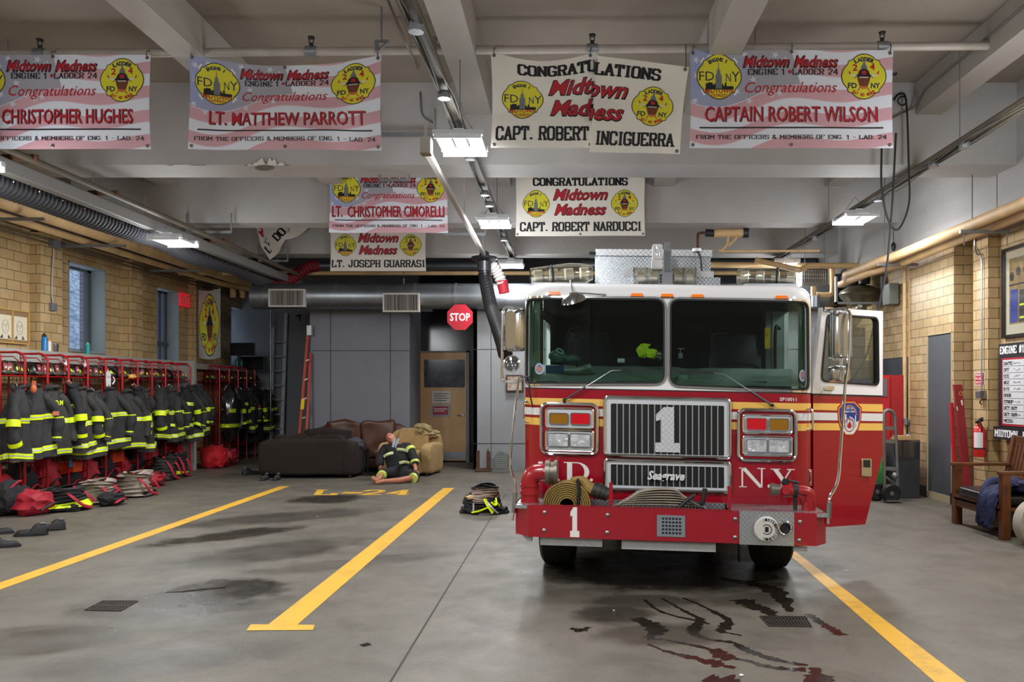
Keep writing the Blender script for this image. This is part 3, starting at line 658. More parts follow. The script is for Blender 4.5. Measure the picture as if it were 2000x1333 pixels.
def side(sg, y0, y1, z0, z1, m, holes=()):
    m.flat(mesh2d([(y0, z0), (y1, z0), (y1, z1), (y0, z1)], holes), lambda y, z, n: TR(sg*(HW+n), y, z), -.04, 0)
T(lambda m: [side(-1, CR, 2.6, 1.6, Z1, m, [rrect(.35, 1.0, 1.68, 2.3, .06), rrect(1.4, 2.2, 1.68, 2.3, .06)]), side(1, 1.15, 2.6, 1.6, Z1, m, [rrect(1.4, 2.2, 1.68, 2.3, .06)])], 'side_upper', WHITE, split=True)
T(lambda m: [side(-1, CR, 2.6, .55, 1.6, m), side(1, 1.15, 2.6, .55, 1.6, m)], 'side_lower', RED, split=True)
T(lambda m: [m.surf(lambda u, v: TR(sg*(HW-R2*(1-math.cos(v*PI/2))), CR+u*(2.6-CR), Z1+R2*math.sin(v*PI/2)), 2, 6) for sg in (-1, 1)], 'roof_edge', WHITE, split=True)
def rear(m):
    def bx(x0, x1, y0, y1, z0, z1):
        M = Matrix((EX, EYV, V((0, 0, 1)))).transposed().to_4x4(); M.translation = P0; m.box(x0, x1, y0, y1, z0, z1, M)
    bx(-HW, HW, 2.55, 2.6, .6, Z1+.1); bx(-HW, HW, 2.75, 8.4, .6, 1.55)
T(rear, 'rear_body', RED)
def rear2(m):
    M = Matrix((EX, EYV, V((0, 0, 1)))).transposed().to_4x4(); M.translation = P0
    m.box(-HW, HW, 2.75, 8.4, 1.55, 1.95, M); m.box(-.9, .9, 2.6, 2.8, 1.5, 2.1, M)
T(rear2, 'hose_bed', DIAM, smooth=0)
def MTX4():
    M = Matrix((EX, EYV, V((0, 0, 1)))).transposed().to_4x4(); M.translation = P0; return M
TM = MTX4()
def tb(m, x0, x1, y0, y1, z0, z1):   # box in the engine's frame, following its lean
    v = [m.bm.verts.new(TR(x, y, z)) for x in (x0, x1) for y in (y0, y1) for z in (z0, z1)]
    for f in ((0,1,3,2),(4,6,7,5),(0,4,5,1),(2,3,7,6),(0,2,6,4),(1,5,7,3)): m.bm.faces.new([v[i] for i in f])
def tbp(m, px0, px1, py0, py1, y0, y1):
    pts = UR(px0, px1, py0, py1, y0); tb(m, pts[0][0], pts[1][0], y0, y1, pts[0][1], pts[2][1])
# stripes
def stripe(z0, z1, s0, s1, m, n=.0012): m.prism([(s0, z0), (s1, z0), (s1, z1), (s0, z1)], FRONT, n, cs=.04)
def zz(py, px=1500): return U(px, py)[1]
T(lambda m: [stripe(zz(801), zz(787), -SQ-.25, SQ, m), stripe(zz(841), zz(826.5), -SQ-.25, SQ, m)], 'yellow_stripe', YEL)
T(lambda m: stripe(zz(821), zz(806.5), -SQ-.25, SQ, m), 'white_stripe', WH)
T(lambda m: stripe(1.594, 1.603, -SQ, SQ, m, .003), 'belt_trim', DARK)
# windows
GLS = glassmat('windshield_glass', '#d3dfd9', -.02)
for nm, w_ in (('left', WL), ('right', WR)):
    g = T(lambda m: m.prism(inset(w_, -.006), FRONT, -.022, -.018, cs=.04, cz=.08), 'windshield', GLS)
    part(lambda m: m.ring(inset(w_, -.022), .016, FRONT, 0, .012, cs=.04), 'chrome_trim', CHROME, g)
    part(lambda m: m.ring(inset(w_, -.008), .016, FRONT, -.01, .006, cs=.04), 'rubber_gasket', BLACK, g)
# marker lamps
AMB = mat('amber_lens', '#d9761c', .2, 0, coat=.5, emit='#ff7a1a', estr=.25)
for px in (1083, 1244, 1303, 1362, 1526):
    x, z = U(px, 574+(px-1083)*.017)
    def f(m): m.prism(rrect(S(x)-.048, S(x)+.048, z-.012, z+.014, .008), FRONT, 0, .02, cs=.03)
    a = T(f, 'marker_lamp', AMB)
    part(lambda m: m.prism(rrect(S(x)-.054, S(x)+.054, z-.018, z-.010), FRONT, 0, .022, cs=.03), 'lamp_base', mat('lamp_base', '#8a4a1a', .4), a)
# grille
GRB = mat('grille_void', '#060607', .6); TUBE = mat('chrome_tube', '#d9dde2', .1, 1)
gu = [U(1178, 773), U(1428, 777), U(1428, 896), U(1178, 895)]
def rr4(px0, px1, py0, py1, r, y=0): return UR(px0, px1, py0, py1, y, r)
G1 = rr4(1178, 1428, 775, 895, .045); G2 = rr4(1179, 1428, 898, 961, .035)
gr = T(lambda m: [m.tube([FRONT(a, b, .02) for a, b in inset(G, .012)], .014, 8, closed=True) for G in (G1, G2)], 'grille', TUBE)
I1 = rr4(1193, 1414, 791, 888, .012); I2 = rr4(1193, 1414, 910, 951, .01)
part(lambda m: [m.ring(inset(G, .015), .0, FRONT) if 0 else m.flat(mesh2d(inset(G, .014), [I]), FRONT, .004, .012) for G, I in ((G1, I1), (G2, I2))], 'grille_plate', mat('grille_plate_metal', '#e6ebf1', .25, .3), gr, smooth=0)
part(lambda m: [m.prism(inset(I, -.004), FRONT, .0015, .003) for I in (I1, I2)], 'radiator', GRB, gr, smooth=0)
part(lambda m: [[m.bar(FRONT(I1[0][0] if 0 else xx, I[0][1], .004), FRONT(xx, I[0][1], .006), .001) for xx in ()] or [m.prism([(I[10][0] if 0 else x0, z_), (x1, z_), (x1, z_+.003), (x0, z_+.003)], FRONT, .0035) for z_ in [za+k*(zb-za)/n for k in range(1, n)]] for I, n in ((I1, 34), (I2, 15)) for x0, x1, za, zb in [(min(p[0] for p in I), max(p[0] for p in I), min(p[1] for p in I), max(p[1] for p in I))]], 'radiator_fin', mat('fin', '#09090a', .6), gr, smooth=0)
for I in (I1, I2):
    x0, x1, za, zb = (min(p[0] for p in I), max(p[0] for p in I), min(p[1] for p in I), max(p[1] for p in I))
    n = 18
    for k in range(1, n):
        x = x0+(x1-x0)*k/n; part(lambda m: m.bar(FRONT(x, za-.004, .010), FRONT(x, zb+.004, .010), .0042, .01), 'grille_bar', mat('grille_bar_metal', '#b4b7bc', .35, .6), gr, smooth=0)
def one(px0, px1, py0, py1, y=0):
    x0, z0 = U(px0, py1, y); x1, z1 = U(px1, py0, y); w_, h = x1-x0, z1-z0
    q = [(0,0),(1,0),(1,.21),(.76,.21),(.76,1),(.36,1),(.03,.83),(.03,.68),(.24,.72),(.24,.21),(0,.21)]
    return [(x0+a*w_, z0+b*h) for a, b in q]
T(lambda m: m.prism(one(1279.5, 1328, 796, 883), FRONT, .016, .024), 'numeral_one', DIAMS, smooth=0, label='large diamond-plate 1 on the grille')
def sg_(m): m.flat(fit(text2d('Seagrave', .03, .35), U(1264, 932)[0], U(1337, 932)[0], U(1300, 943)[1], U(1300, 920)[1]), FRONT, .022, .034)
T(sg_, 'maker_script', WH, smooth=0)
# headlamp clusters
LRED = mat('red_lens', '#c81222', .15, coat=.6, emit='#ff1020', estr=.06); LAMB = mat('amber_signal_lens', '#9a6a14', .15, coat=.6, emit='#a06a10', estr=.02)
LCLR = mat('headlamp_lens', '#d3d8dc', .12, .3, var=.35, vscale=14, bump=.5, bscale=30); BEZ = mat('bezel_void', '#5a1620', .3)
def cluster(o, up_, lo, lamps, cols):
    c = T(lambda m: m.tube([FRONT(S(a), b, .016) for a, b in inset(UR(*o, r=.07), .014)], .016, 8, closed=True), 'headlamp_cluster', TUBE)
    part(lambda m: m.flat(mesh2d(SP(inset(UR(*o, r=.07), .012)), [SP(UR(*up_, r=.02)), SP(UR(*lo, r=.02))]), FRONT, .001, .006, cs=.05), 'bezel_panel', RED, c, smooth=0)
    for b_ in (up_, lo): part(lambda m: m.tube([FRONT(S(a), b, .012) for a, b in UR(*b_, r=.025)], .008, 6, closed=True), 'lamp_bezel', CHROME, c)
    part(lambda m: [m.prism(SP(UR(*b_, r=.02)), FRONT, .001, .005, cs=.05) for b_ in (up_, lo)], 'lamp_housing', MATS['grille_plate_metal'], c, smooth=0)
    for l, k in zip(lamps, cols):
        q = part(lambda m: m.flat(mesh2d(SP(UR(*l, r=.012))), FRONT, .005, .02, cs=.05), {'r': 'red_warning_lamp', 'a': 'turn_signal', 'w': 'headlamp'}[k], {'r': LRED, 'a': LAMB, 'w': LCLR}[k], c, smooth=0, bevel=.004)
        part(lambda m: m.ring(SP(inset(UR(*l, r=.012), -.006)), .008, FRONT, .004, .024, cs=.05), 'lamp_rim', CHROME, q, smooth=0)
cluster((1055, 1170, 786, 890), (1067, 1159, 798, 837), (1067, 1159, 841, 880), [(1074, 1109, 808, 828), (1115.5, 1152, 808, 829), (1071, 1110, 847, 872), (1114, 1153, 848, 873)], 'arww')
cluster((1438, 1556, 798, 903), (1451, 1546, 811, 847), (1451, 1546, 853, 890), [(1458, 1496, 817.5, 840), (1502, 1539, 818.5, 841), (1458, 1497, 858.5, 883), (1500.5, 1540.5, 859, 884)], 'raww')
# lettering
def letter(ch, px0, px1, py0, py1, m):
    # roman letters with thin and thick strokes
    G = {'F': [[(.12,0),(.38,0),(.38,1),(.12,1)],[(0,0),(.55,0),(.55,.05),(0,.05)],[(0,.95),(1,.95),(1,.7),(.93,.7),(.86,.95)],[(.38,.48),(.7,.48),(.7,.53),(.38,.53)],[(.7,.4),(.75,.4),(.75,.62),(.7,.62)]],
         'N': [[(.1,0),(.16,0),(.16,1),(.1,1)],[(.84,0),(.9,0),(.9,1),(.84,1)],[(.02,1),(.26,1),(.9,.06),(.9,0),(.78,0),(.1,.96)],[(0,.0),(.3,0),(.3,.045),(0,.045)],[(.7,.955),(1,.955),(1,1),(.7,1)],[(0,.955),(.2,.955),(.2,1),(0,1)]],
         'Y': [[(.42,0),(.6,0),(.6,.5),(.42,.42)],[(.05,1),(.27,1),(.6,.47),(.42,.42)],[(.54,.44),(.6,.44),(.9,1),(.82,1)],[(-.02,.955),(.4,.955),(.4,1),(-.02,1)],[(.68,.955),(1.04,.955),(1.04,1),(.68,1)],[(.3,0),(.72,0),(.72,.045),(.3,.045)]]}
    x0, z0 = U(px0, py1); x1, z1 = U(px1, py0)
    if ch == 'D':
        o = [(0,0),(.5,0)]+[(.5+.5*math.sin(PI*i/14), .5-.5*math.cos(PI*i/14)) for i in range(1, 14)]+[(.5,1),(0,1),(0,.95),(.13,.95),(.13,.05),(0,.05)]
        h = [(.33,.05),(.5,.05)]+[(.5+.31*math.sin(PI*i/14), .5-.45*math.cos(PI*i/14)) for i in range(1, 14)]+[(.5,.95),(.33,.95)]
        m.flat(mesh2d([(x0+a*(x1-x0), z0+b*(z1-z0)) for a, b in o], [[(x0+a*(x1-x0), z0+b*(z1-z0)) for a, b in h]]), FRONT, .0015)
    else:
        for q in G[ch]: m.prism([(x0+a*(x1-x0), z0+b*(z1-z0)) for a, b in q], FRONT, .0015)
def dot(px, py, m): m.prism(circ(*U(px, py), .013, 12), FRONT, .0015)
LET = mat('lettering_white', '#ece9e4', .4)
for ch, b in (('F', (1046, 1082, 903, 940)), ('D', (1101, 1151, 904, 940)), ('N', (1443, 1494.5, 915, 952)), ('Y', (1506, 1551, 917, 954))): T(lambda m: letter(ch, *b, m), 'painted_letter', LET, smooth=0)
for q_ in ((1155, 938), (1502, 950), (1554, 952), (1090, 938)): T(lambda m: dot(*q_, m), 'painted_full_stop', LET, smooth=0)
T(lambda m: m.flat(fit(text2d('SP10011', .02), U(1523, 780)[0], U(1556, 780)[0], U(1540, 784)[1], U(1540, 777)[1]), lambda s, z, n: FRONT(S(s), z, n), .002), 'unit_number', LET, smooth=0)
# wipers
def wiper(piv, elb, end, blade):
    w_ = T(lambda m: m.tube([FRONT(*U(*piv), .03), FRONT(*U(*[piv[i]+(elb[i]-piv[i])*.45 for i in (0, 1)]), .05)], .008), 'wiper', mat('wiper_grey', '#4d4f52', .4, .3))
    part(lambda m: m.tube([FRONT(*U(*[piv[i]+(elb[i]-piv[i])*.4 for i in (0, 1)]), .05), FRONT(*U(*elb), .05), FRONT(*U(*end), .045)], .0045), 'wiper_arm', STEEL, w_)
    part(lambda m: m.bar(FRONT(*U(*blade[0]), .04), FRONT(*U(*blade[1]), .04), .008, .016), 'wiper_blade', BLACK, w_)
    part(lambda m: m.cyl(FRONT(*U(*piv), 0), FRONT(*U(*piv), .045), .014), 'wiper_pivot', BLACK, w_)
wiper((1102.6, 782), (1194, 725), (1214, 724), ((1190, 722.5), (1288, 725)))
wiper((1507, 792), (1413, 732), (1392, 729), ((1318, 727), (1394, 729)))
# grab rails beside the lamps
for px, a, b in ((1031, 786, 825), (1580, 799, 839)):
    x = S(U(px, 800)[0]); za, zb = U(px, b)[1], U(px, a)[1]
    T(lambda m: m.tube(catmull([FRONT(x, za, 0), FRONT(x, za, .035), FRONT(x, za+.03, .05), FRONT(x, zb-.03, .05), FRONT(x, zb, .035), FRONT(x, zb, 0)], 5), .010), 'grab_rail', CHROME)
x = S(U(1586.5, 937)[0])+.03
T(lambda m: m.prism(roundpoly([(x-.028, 0+U(1586, 953)[1]), (x+.028, U(1586, 953)[1]), (x+.028, U(1586, 920)[1]), (x-.028, U(1586, 920)[1])], .02), FRONT, 0, .012, cs=.02), 'side_marker', CHROME)
T(lambda m: m.tube([FRONT(S(U(1021, 736)[0]), U(1021, 736)[1], .04), FRONT(S(U(1040, 736)[0]), U(1040, 736)[1], .05), FRONT(S(U(1041, 760)[0]), U(1041, 770)[1], .05), FRONT(S(U(1041, 795)[0]), U(1041, 796)[1], .01)], .006), 'cable_conduit', BLACK)
# stickers
def stick(px, py, r, rz): 
    x, z = U(px, py); x = S(x)
    s_ = T(lambda m: m.prism(circ(x, z, r, 20, rz), FRONT, -.0175, cs=.03), 'window_sticker', mat('sticker_ring', '#9fb6cf', .4))
    part(lambda m: m.prism(circ(x, z, r*.72, 20, rz*.72), FRONT, -.0172, cs=.03), 'sticker_centre', mat('sticker_mid', '#3b4f94', .4, col2='#c98f5a', vscale=30), s_)
stick(1050.6, 720.5, .048, .048); stick(1573, 734, .04, .05)
# ---- bumper (0.5 m in front of the face)
YBm = -.46
BT, BB = U(1303, 995, YBm)[1], U(1303, 1058, YBm)[1]
def UX(px, py=1030): return U(px, py, YBm)[0]
bump = T(lambda m: m.prism([(UX(1031), BB), (UX(1444), BB), (UX(1444), BT), (UX(1031), BT)], PLY(YBm), -.02, .0), 'bumper', RED, smooth=0, bevel=.004)
part(lambda m: [m.prism([(UX(1551), BB), (UX(1594), BB), (UX(1594), BT), (UX(1551), BT)], PLY(YBm), -.02, 0)]+
     [m.face([TR(UX(a), YBm, BB), TR(UX(a), YBm, BT), TR(UX(b), YBm+.13, BT), TR(UX(b), YBm+.13, BB)]) for a, b in ((1594, 1621), (1031, 1003))]+
     [m.face([TR(UX(b), YBm+.13, BB), TR(UX(b), YBm+.13, BT), TR(UX(b), .15, BT), TR(UX(b), .15, BB)]) for b in (1621, 1003)], 'bumper_end', RED, bump, smooth=0, split=True)
part(lambda m: m.prism([(UX(1444), BB-.005), (UX(1551), BB-.005), (UX(1551), BT+.004), (UX(1444), BT+.004)], PLY(YBm), -.02, .004), 'tread_plate', DIAM, bump, smooth=0)
def deck(m):
    a, b = UX(1003), UX(1621)
    l, r = UX(1060), UX(1430)
    for x0, x1 in ((a, l), (r, b)): tb(m, x0+.01, x1-.01, YBm+.01, .05, BT-.03, BT-.004)
    tb(m, l, r, YBm+.02, .0, BB, BB+.03); tb(m, l, r, -.02, .0, BB, BT)
part(deck, 'bumper_deck', DIAM, bump, smooth=0)
part(lambda m: m.prism([(UX(1060), BT), (UX(1430), BT), (UX(1430), BT+.006), (UX(1060), BT+.006)], PLY(YBm), -.03, .003), 'bumper_lip', RED, bump, smooth=0)
for px, py in ((1063.5, 1001.5), (1062.6, 1036.5), (1186.6, 1006.5), (1185.8, 1040.7), (1436, 1014.3), (1435.5, 1050), (1562.4, 1020), (1561, 1056)):
    x, z = U(px, py, YBm); part(lambda m: m.lathe([(.016, 0), (.016, .006), (.009, .012), (.001, .014)], (0, 0, 0), 'y', 10, M=Matrix.Translation(TR(x, YBm, z))@Matrix.Scale(-1, 4, V((0, 1, 0)))), 'bolt', STEEL, bump)
part(lambda m: m.prism([(x, z) for x, z in one(1113.5, 1131.5, 991.5, 1049.5, YBm)], PLY(YBm), .0015), 'bumper_numeral', LET, bump, smooth=0, label='white 1 painted on the bumper')
sp = part(lambda m: m.prism(UR(1283, 1338, 1007, 1049, YBm), PLY(YBm), 0, .006), 'siren_grille', mat('siren_plate', '#aab4bf', .3, .7), bump, smooth=0)
part(lambda m: [m.prism(rrect(a-.009, a+.009, b-.008, b+.008), PLY(YBm), .0065) for i in range(6) for j in range(5) for a, b in [(UX(1295+i*6.6), U(1303, 1013.5+j*7, YBm)[1])]], 'siren_hole', GRB, sp, smooth=0)
dc = part(lambda m: m.lathe([(.098, 0), (.098, .02), (.09, .03), (.001, .03)], M=Matrix.Translation(TR(UX(1496), YBm-.005, U(1496, 1033.5, YBm)[1]))@Matrix.Scale(-1, 4, V((0, 1, 0))), axis='y', seg=28), 'intake_cap', mat('cap_white', '#cfcdc8', .5, var=.08, vscale=20), bump)
def captext(m):
    cx, cz = U(1496, 1033.5, YBm)
    for s_, r, a0, da in (('ENGINE', .075, 230, 13), ('DISTRIBUTOR', .075, 110, -16)):
        for i, ch in enumerate(s_):
            if ch == ' ': continue
            a = math.radians(a0+da*i); vf = fit(text2d(ch, .02), -.008, .008, -.011, .011); rot = a-PI/2 if da < 0 else a+PI/2
            m.flat(([(cx+r*math.cos(a)+x*math.cos(rot)-z*math.sin(rot), cz+r*math.sin(a)+x*math.sin(rot)+z*math.cos(rot)) for x, z in vf[0]], vf[1]), PLY(YBm), .037)
    m.ring(circ(cx, cz, .04, 20), .006, PLY(YBm), .036, .037); m.flat(fit(text2d('1', .03), cx-.014, cx+.014, cz-.02, cz+.02), PLY(YBm), .037)
part(captext, 'cap_lettering', BLK, dc, smooth=0)
ax, az = U(1531, 1031, YBm)
part(lambda m: m.lathe([(.058, .01), (.058, .035), (.05, .045), (.042, .04), (.038, -.05), (.001, -.05)], M=Matrix.Translation(TR(ax, YBm, az))@Matrix.Scale(-1, 4, V((0, 1, 0))), axis='y', seg=24), 'intake_ring', CHROME, bump)
part(lambda m: m.lathe([(.04, .02), (.038, .021), (.001, .0212)], M=Matrix.Translation(TR(ax, YBm, az))@Matrix.Scale(-1, 4, V((0, 1, 0))), axis='y', seg=24), 'intake_bore', GRB, bump)
SC_ = mat('scratched_plate', '#c5c7ca', .45, .2, var=.12, vscale=25)
for a in ((1012, 1038.5, 1046, 1058), (1055, 1176, 1052, 1067), (1214, 1398, 1059, 1076), (1550, 1576.5, 1068, 1078)):
    T(lambda m: tbp(m, *a, YBm+.06, YBm+.12), 'step_light' if a[1]-a[0] > 50 else 'tow_plate', SC_, smooth=0)
for px, py in ((1193, 944), (1426.5, 952)):
    T(lambda m: [m.prism(roundpoly(UR(px-3.6, px+3.6, py, py+46, YBm), .012), PLY(YBm+.06), -.02, 0)], 'hose_tray_post', RED, bevel=.003)
# left intake elbow with cap
YP_ = YBm+.2
def P3(px, py, y=YP_): x, z = U(px, py, y); return TR(x, y, z)
RP = mat('pipe_red', '#a31521', .28, coat=.4)
el = T(lambda m: m.tube(catmull([P3(1034.5, 992), P3(1034.5, 960), P3(1035, 940), P3(1043, 926), P3(1058, 923), P3(1068, 923.5)], 5), .072, 18), 'intake_elbow', RP)
part(lambda m: [m.cyl(P3(1034.5, a), P3(1034.5, b), .08, seg=20) for a, b in ((994, 980), (966, 958), (950, 946))], 'elbow_flange', RP, el, split=True)
BRZ = mat('coupling_grey', '#7c7669', .42, .7)
part(lambda m: [m.cyl(P3(1066, 923.5), P3(1075, 923.5), .102, seg=20), m.cyl(P3(1075, 923.5), P3(1083, 923.5), .088, seg=20), m.cyl(P3(1083, 923.5), P3(1089, 923.5), .104, seg=20), m.cyl(P3(1084, 944), P3(1084, 951), .02)], 'elbow_coupling', BRZ, el)
# right discharge valve
va = T(lambda m: [m.tube(catmull([P3(1555, 959), P3(1570, 959.5), P3(1580, 963), P3(1583, 974), P3(1583, 1000)], 5), .042, 16), m.cyl(P3(1579.5, 979), P3(1579.5, 1001), .056), m.cyl(P3(1528, 959), P3(1548, 959), .052), m.cyl(P3(1535, 959, YP_), P3(1535, 959, YP_-.09), .03)], 'discharge_valve', RP)
part(lambda m: [m.cyl(P3(1505, 956), P3(1513, 956.5), .05, seg=12), m.cyl(P3(1513, 956.5), P3(1522, 957), .042, seg=12)], 'valve_cap', BRZ, va)
part(lambda m: [m.cyl(P3(1548, 958), P3(1557, 958.5), .055), m.cyl(P3(1553, 965), P3(1553, 1000), .016), m.tube([P3(1530, 945), P3(1540, 939), P3(1556, 943)], .009), m.tube([P3(1526, 946), P3(1534, 935)], .012), m.lathe([(.001, -.014), (.014, -.006), (.014, .006), (.001, .014)], P3(1557, 943.5)), m.cyl(P3(1535, 950), P3(1535, 936), .022)], 'valve_handle', DARK, va)
# tires
TIRE = mat('tyre', '#131314', .8, bump=.3, bscale=80)
for sx in (-.96, .96):
    c = P0+EX*sx+EYV*.72; M = Matrix.Translation(c+V((0, 0, .52)))@Matrix.Rotation(-AY, 4, 'Z')
    t_ = T(lambda m: m.lathe([(.3, -.15), (.48, -.15), (.52, -.12), (.52, .12), (.48, .15), (.3, .15)], M=M, axis='x', seg=40), 'tyre', TIRE)
    part(lambda m: m.lathe([(.001, .06), (.1, .08), (.12, .1), (.28, .1), (.3, .14), (.3, -.14), (.001, -.1)], M=M, axis='x', seg=24), 'wheel', STEEL, t_)
    for yy in (5.6,):
        c2 = P0+EX*sx+EYV*yy; M2 = Matrix.Translation(c2+V((0, 0, .52)))@Matrix.Rotation(-AY, 4, 'Z')
        T(lambda m: m.lathe([(.0, -.25), (.48, -.25), (.52, -.22), (.52, .22), (.48, .25), (0, .25)], M=M2, axis='x', seg=32), 'tyre', TIRE)
def under(m):
    for x0, x1, y0, y1, z0, z1 in ((-.75, .75, .2, 8.3, .45, .62), (-.95, .95, .62, .82, .42, .56), (-1.1, 1.1, 0.02, .3, .55, .7), (-.5, .5, .3, 2.5, .5, 1.0), (-1.15, 1.15, 1.3, 2.5, .42, .6)): m.box(x0, x1, y0, y1, z0, z1, TM)
    m.box(-.35, .0, .0, .4, .36, .5, TM); m.cyl(P3(1443, 1062, .0), P3(1443, 1098, .0), .012)
T(under, 'chassis', mat('chassis_black', '#0e0e0f', .7), smooth=0)
# ---- cab interior
INT = mat('interior_black', '#0f1114', .7); DASH = mat('dash_green_grey', '#84958c', .55, var=.1, vscale=12); SEAT = mat('seat_navy', '#131a2a', .6)
T(lambda m: [m.box(-1.17, 1.17, 2.48, 2.54, .7, 2.4, TM), m.box(-1.17, 1.17, .05, 2.5, .68, .72, TM), m.box(-1.15, 1.15, .3, 2.5, 2.42, 2.44, TM), m.box(-.35, .35, .6, 2.0, .7, 1.45, TM)], 'cab_interior', INT, smooth=0)
T(lambda m: [m.surf(lambda u, v: TR(-1.13+2.26*u, .05+.5*v, 1.65+.16*v**.8+.02*noise.noise(V((u*9, v*3, 0)))), 30, 8), m.box(-1.13, 1.13, .55, .6, 1.2, 1.79, TM)], 'dashboard', DASH)
T(lambda m: [m.box(x-.12, x+.12, .12+.0, .15, 1.66, 1.675, TM) for x in (.15, .72, -.5)]+[tb(m, .30, .62, .30, .5, 1.66, 1.70)], 'dash_vent', GRB, smooth=0, split=True)
for x in (-.72, .72):
    st = T(lambda m: [m.surf(lambda u, v: TR(x+(.26-.07*max(0, v-.75)*3)*math.cos(2*PI*u), 1.15+.09*math.sin(2*PI*u), 1.2+.95*v), 16, 10, wu=True), m.prism(circ(x, 1.15, .2, 16, .07), lambda a, b, n: TR(a, b, 2.14))], 'seat', SEAT)
T(lambda m: [m.box(.2, 1.0, 1.7, 1.8, 1.2, 2.0, TM), m.box(-1.0, -.2, 1.7, 1.8, 1.2, 1.95, TM)], 'rear_seat', mat('seat_blue', '#1b2740', .5), smooth=0)
T(lambda m: m.tube([TR(.72+.24*math.cos(a), .62+.09*math.sin(a), 1.66+.20*math.sin(a)) for a in [2*PI*i/28 for i in range(28)]], .013, closed=True), 'steering_wheel', mat('wheel_black', '#232628', .3))
T(lambda m: [m.box(.62, .80, 2.44, 2.47, 1.95, 2.25, TM)], 'rear_window', mat('rear_window_glow', '#8f8f88', .5), smooth=0)
PIL = mat('pillar_green', '#6f8379', .45)
T(lambda m: [m.surf(lambda u, v: FRONT(s0+(s1-s0)*u, 1.62+.72*v, -.05), 4, 2) for s0, s1 in ((-1.27, -1.10), (1.12, 1.27))], 'cab_pillar', PIL, split=True)
T(lambda m: [tb(m, 1.06, 1.10, 1.10, 1.17, .75, 2.38), tb(m, 1.00, 1.17, 1.12, 1.16, .75, 2.38)], 'door_jamb', mat('jamb_pale', '#8c9b98', .5), smooth=0)
T(lambda m: tb(m, .985, 1.03, 1.08, 1.11, 2.02, 2.22), 'yellow_label', mat('label_yellow', '#e3c21c', .5), smooth=0)
T(lambda m: m.tube(catmull([TR(1.10, .95, 2.2), TR(1.06, .9, 2.22), TR(1.05, .9, 2.1), TR(1.05, .9, 1.8), TR(1.06, .9, 1.68), TR(1.12, .95, 1.7)], 5), .016), 'grab_handle', BLACK)
# things lying on the dash
def D3(px, py, y=.25): x, z = U(px, py, y); return TR(x, y, z)
def dash(name, lab, cat, fn, m, **k): return simple(name, m, lab, cat, fn, **k)
dash('dash_fan', 'small round black fan behind the left windshield', 'fan', lambda m: [m.tube([D3(1124, 656, .35)+V((.07*math.cos(a), 0, .07*math.sin(a))) for a in [2*PI*i/20 for i in range(20)]], .006, closed=True), m.blob(D3(1124, 656, .35), (.03, .03, .03), 0), m.cyl(D3(1124, 675, .35), D3(1128, 735, .35), .008)]+[m.bar(D3(1124, 656, .35), D3(1124, 656, .35)+V((.065*math.cos(a), 0, .065*math.sin(a))), .02, .004) for a in (0, 1.2, 2.5, 3.7, 5)], DARK)
GADG = mat('gadget_green', '#56786c', .4, col2='#2c4640', vscale=20); BLU = mat('radio_blue', '#1f3a66', .4)
dash('handheld_monitor', 'green handheld meter on the dash left of the radio', 'meter', lambda m: [m.blob(D3(1090, 696), (.08, .04, .055), .08, sub=3), m.blob(D3(1118, 702), (.07, .04, .04), .08, sub=3)], GADG)
dash('carabiner', 'pale blue carabiner clip on the green meter', 'carabiner', lambda m: m.tube(catmull([D3(1087, 684, .2), D3(1092, 681, .2), D3(1100, 687, .2), D3(1098, 691, .2), D3(1090, 688, .2)], 4, True), .004, closed=True), mat('clip_blue', '#bfe3ea', .3))
dash('radio_set', 'dark blue radio set lying low behind the left windshield', 'radio', lambda m: m.box(D3(1066, 0)[0], D3(1101, 0)[0], D3(1066, 0)[1]-.02, D3(1066, 0)[1]+.1, D3(1066, 731)[2], D3(1066, 714)[2]), BLU, bevel=.006)
dash('radio_handset', 'pale grey-green radio handset on the dash', 'handset', lambda m: [m.tube([D3(1102, 724, .2), D3(1130, 724, .2), D3(1155, 718, .2)], lambda t: .022+.016*t, 10), m.cyl(D3(1143, 719, .17), D3(1143, 719, .14), .018)], mat('handset_grey', '#6f8078', .4))
dash('flashlight', 'yellow and white hand lamp behind the left windshield', 'lamp', lambda m: m.cyl(D3(1206, 705), D3(1220, 705), .02), WH)
dash('work_gloves', 'bright lime yellow work gloves on the dash', 'gloves', lambda m: [m.blob(D3(1256, 686), (.05, .03, .055), .2, seed=3), m.blob(D3(1272, 691), (.05, .03, .04), .25, seed=4), m.tube([D3(1250, 675), D3(1258, 673), D3(1270, 675)], .01)], LIME)
dash('helmet_lamp', 'round black and white lamp beside the lime gloves', 'lamp', lambda m: [m.blob(D3(1287, 692), .028, 0), m.cyl(D3(1283, 696), D3(1292, 701), .016)], STEEL)
dash('pump_bottle', 'pale pump bottle behind the right windshield', 'bottle', lambda m: [m.cyl(D3(1329, 700), D3(1329, 690), .018), m.cyl(D3(1329, 690), D3(1329, 682), .004), m.tube([D3(1324, 681), D3(1337, 682)], .005)], mat('bottle_pale', '#9fb6b8', .4))
dash('paper_sheet', 'pale paper sheet propped at the foot of the right windshield', 'paper', lambda m: m.box(D3(1322, 0)[0], D3(1340, 0)[0], D3(1322, 0)[1]-.1, D3(1322, 0)[1]-.09, D3(1322, 746)[2], D3(1322, 733)[2]), mat('paper_green', '#8fa595', .6))
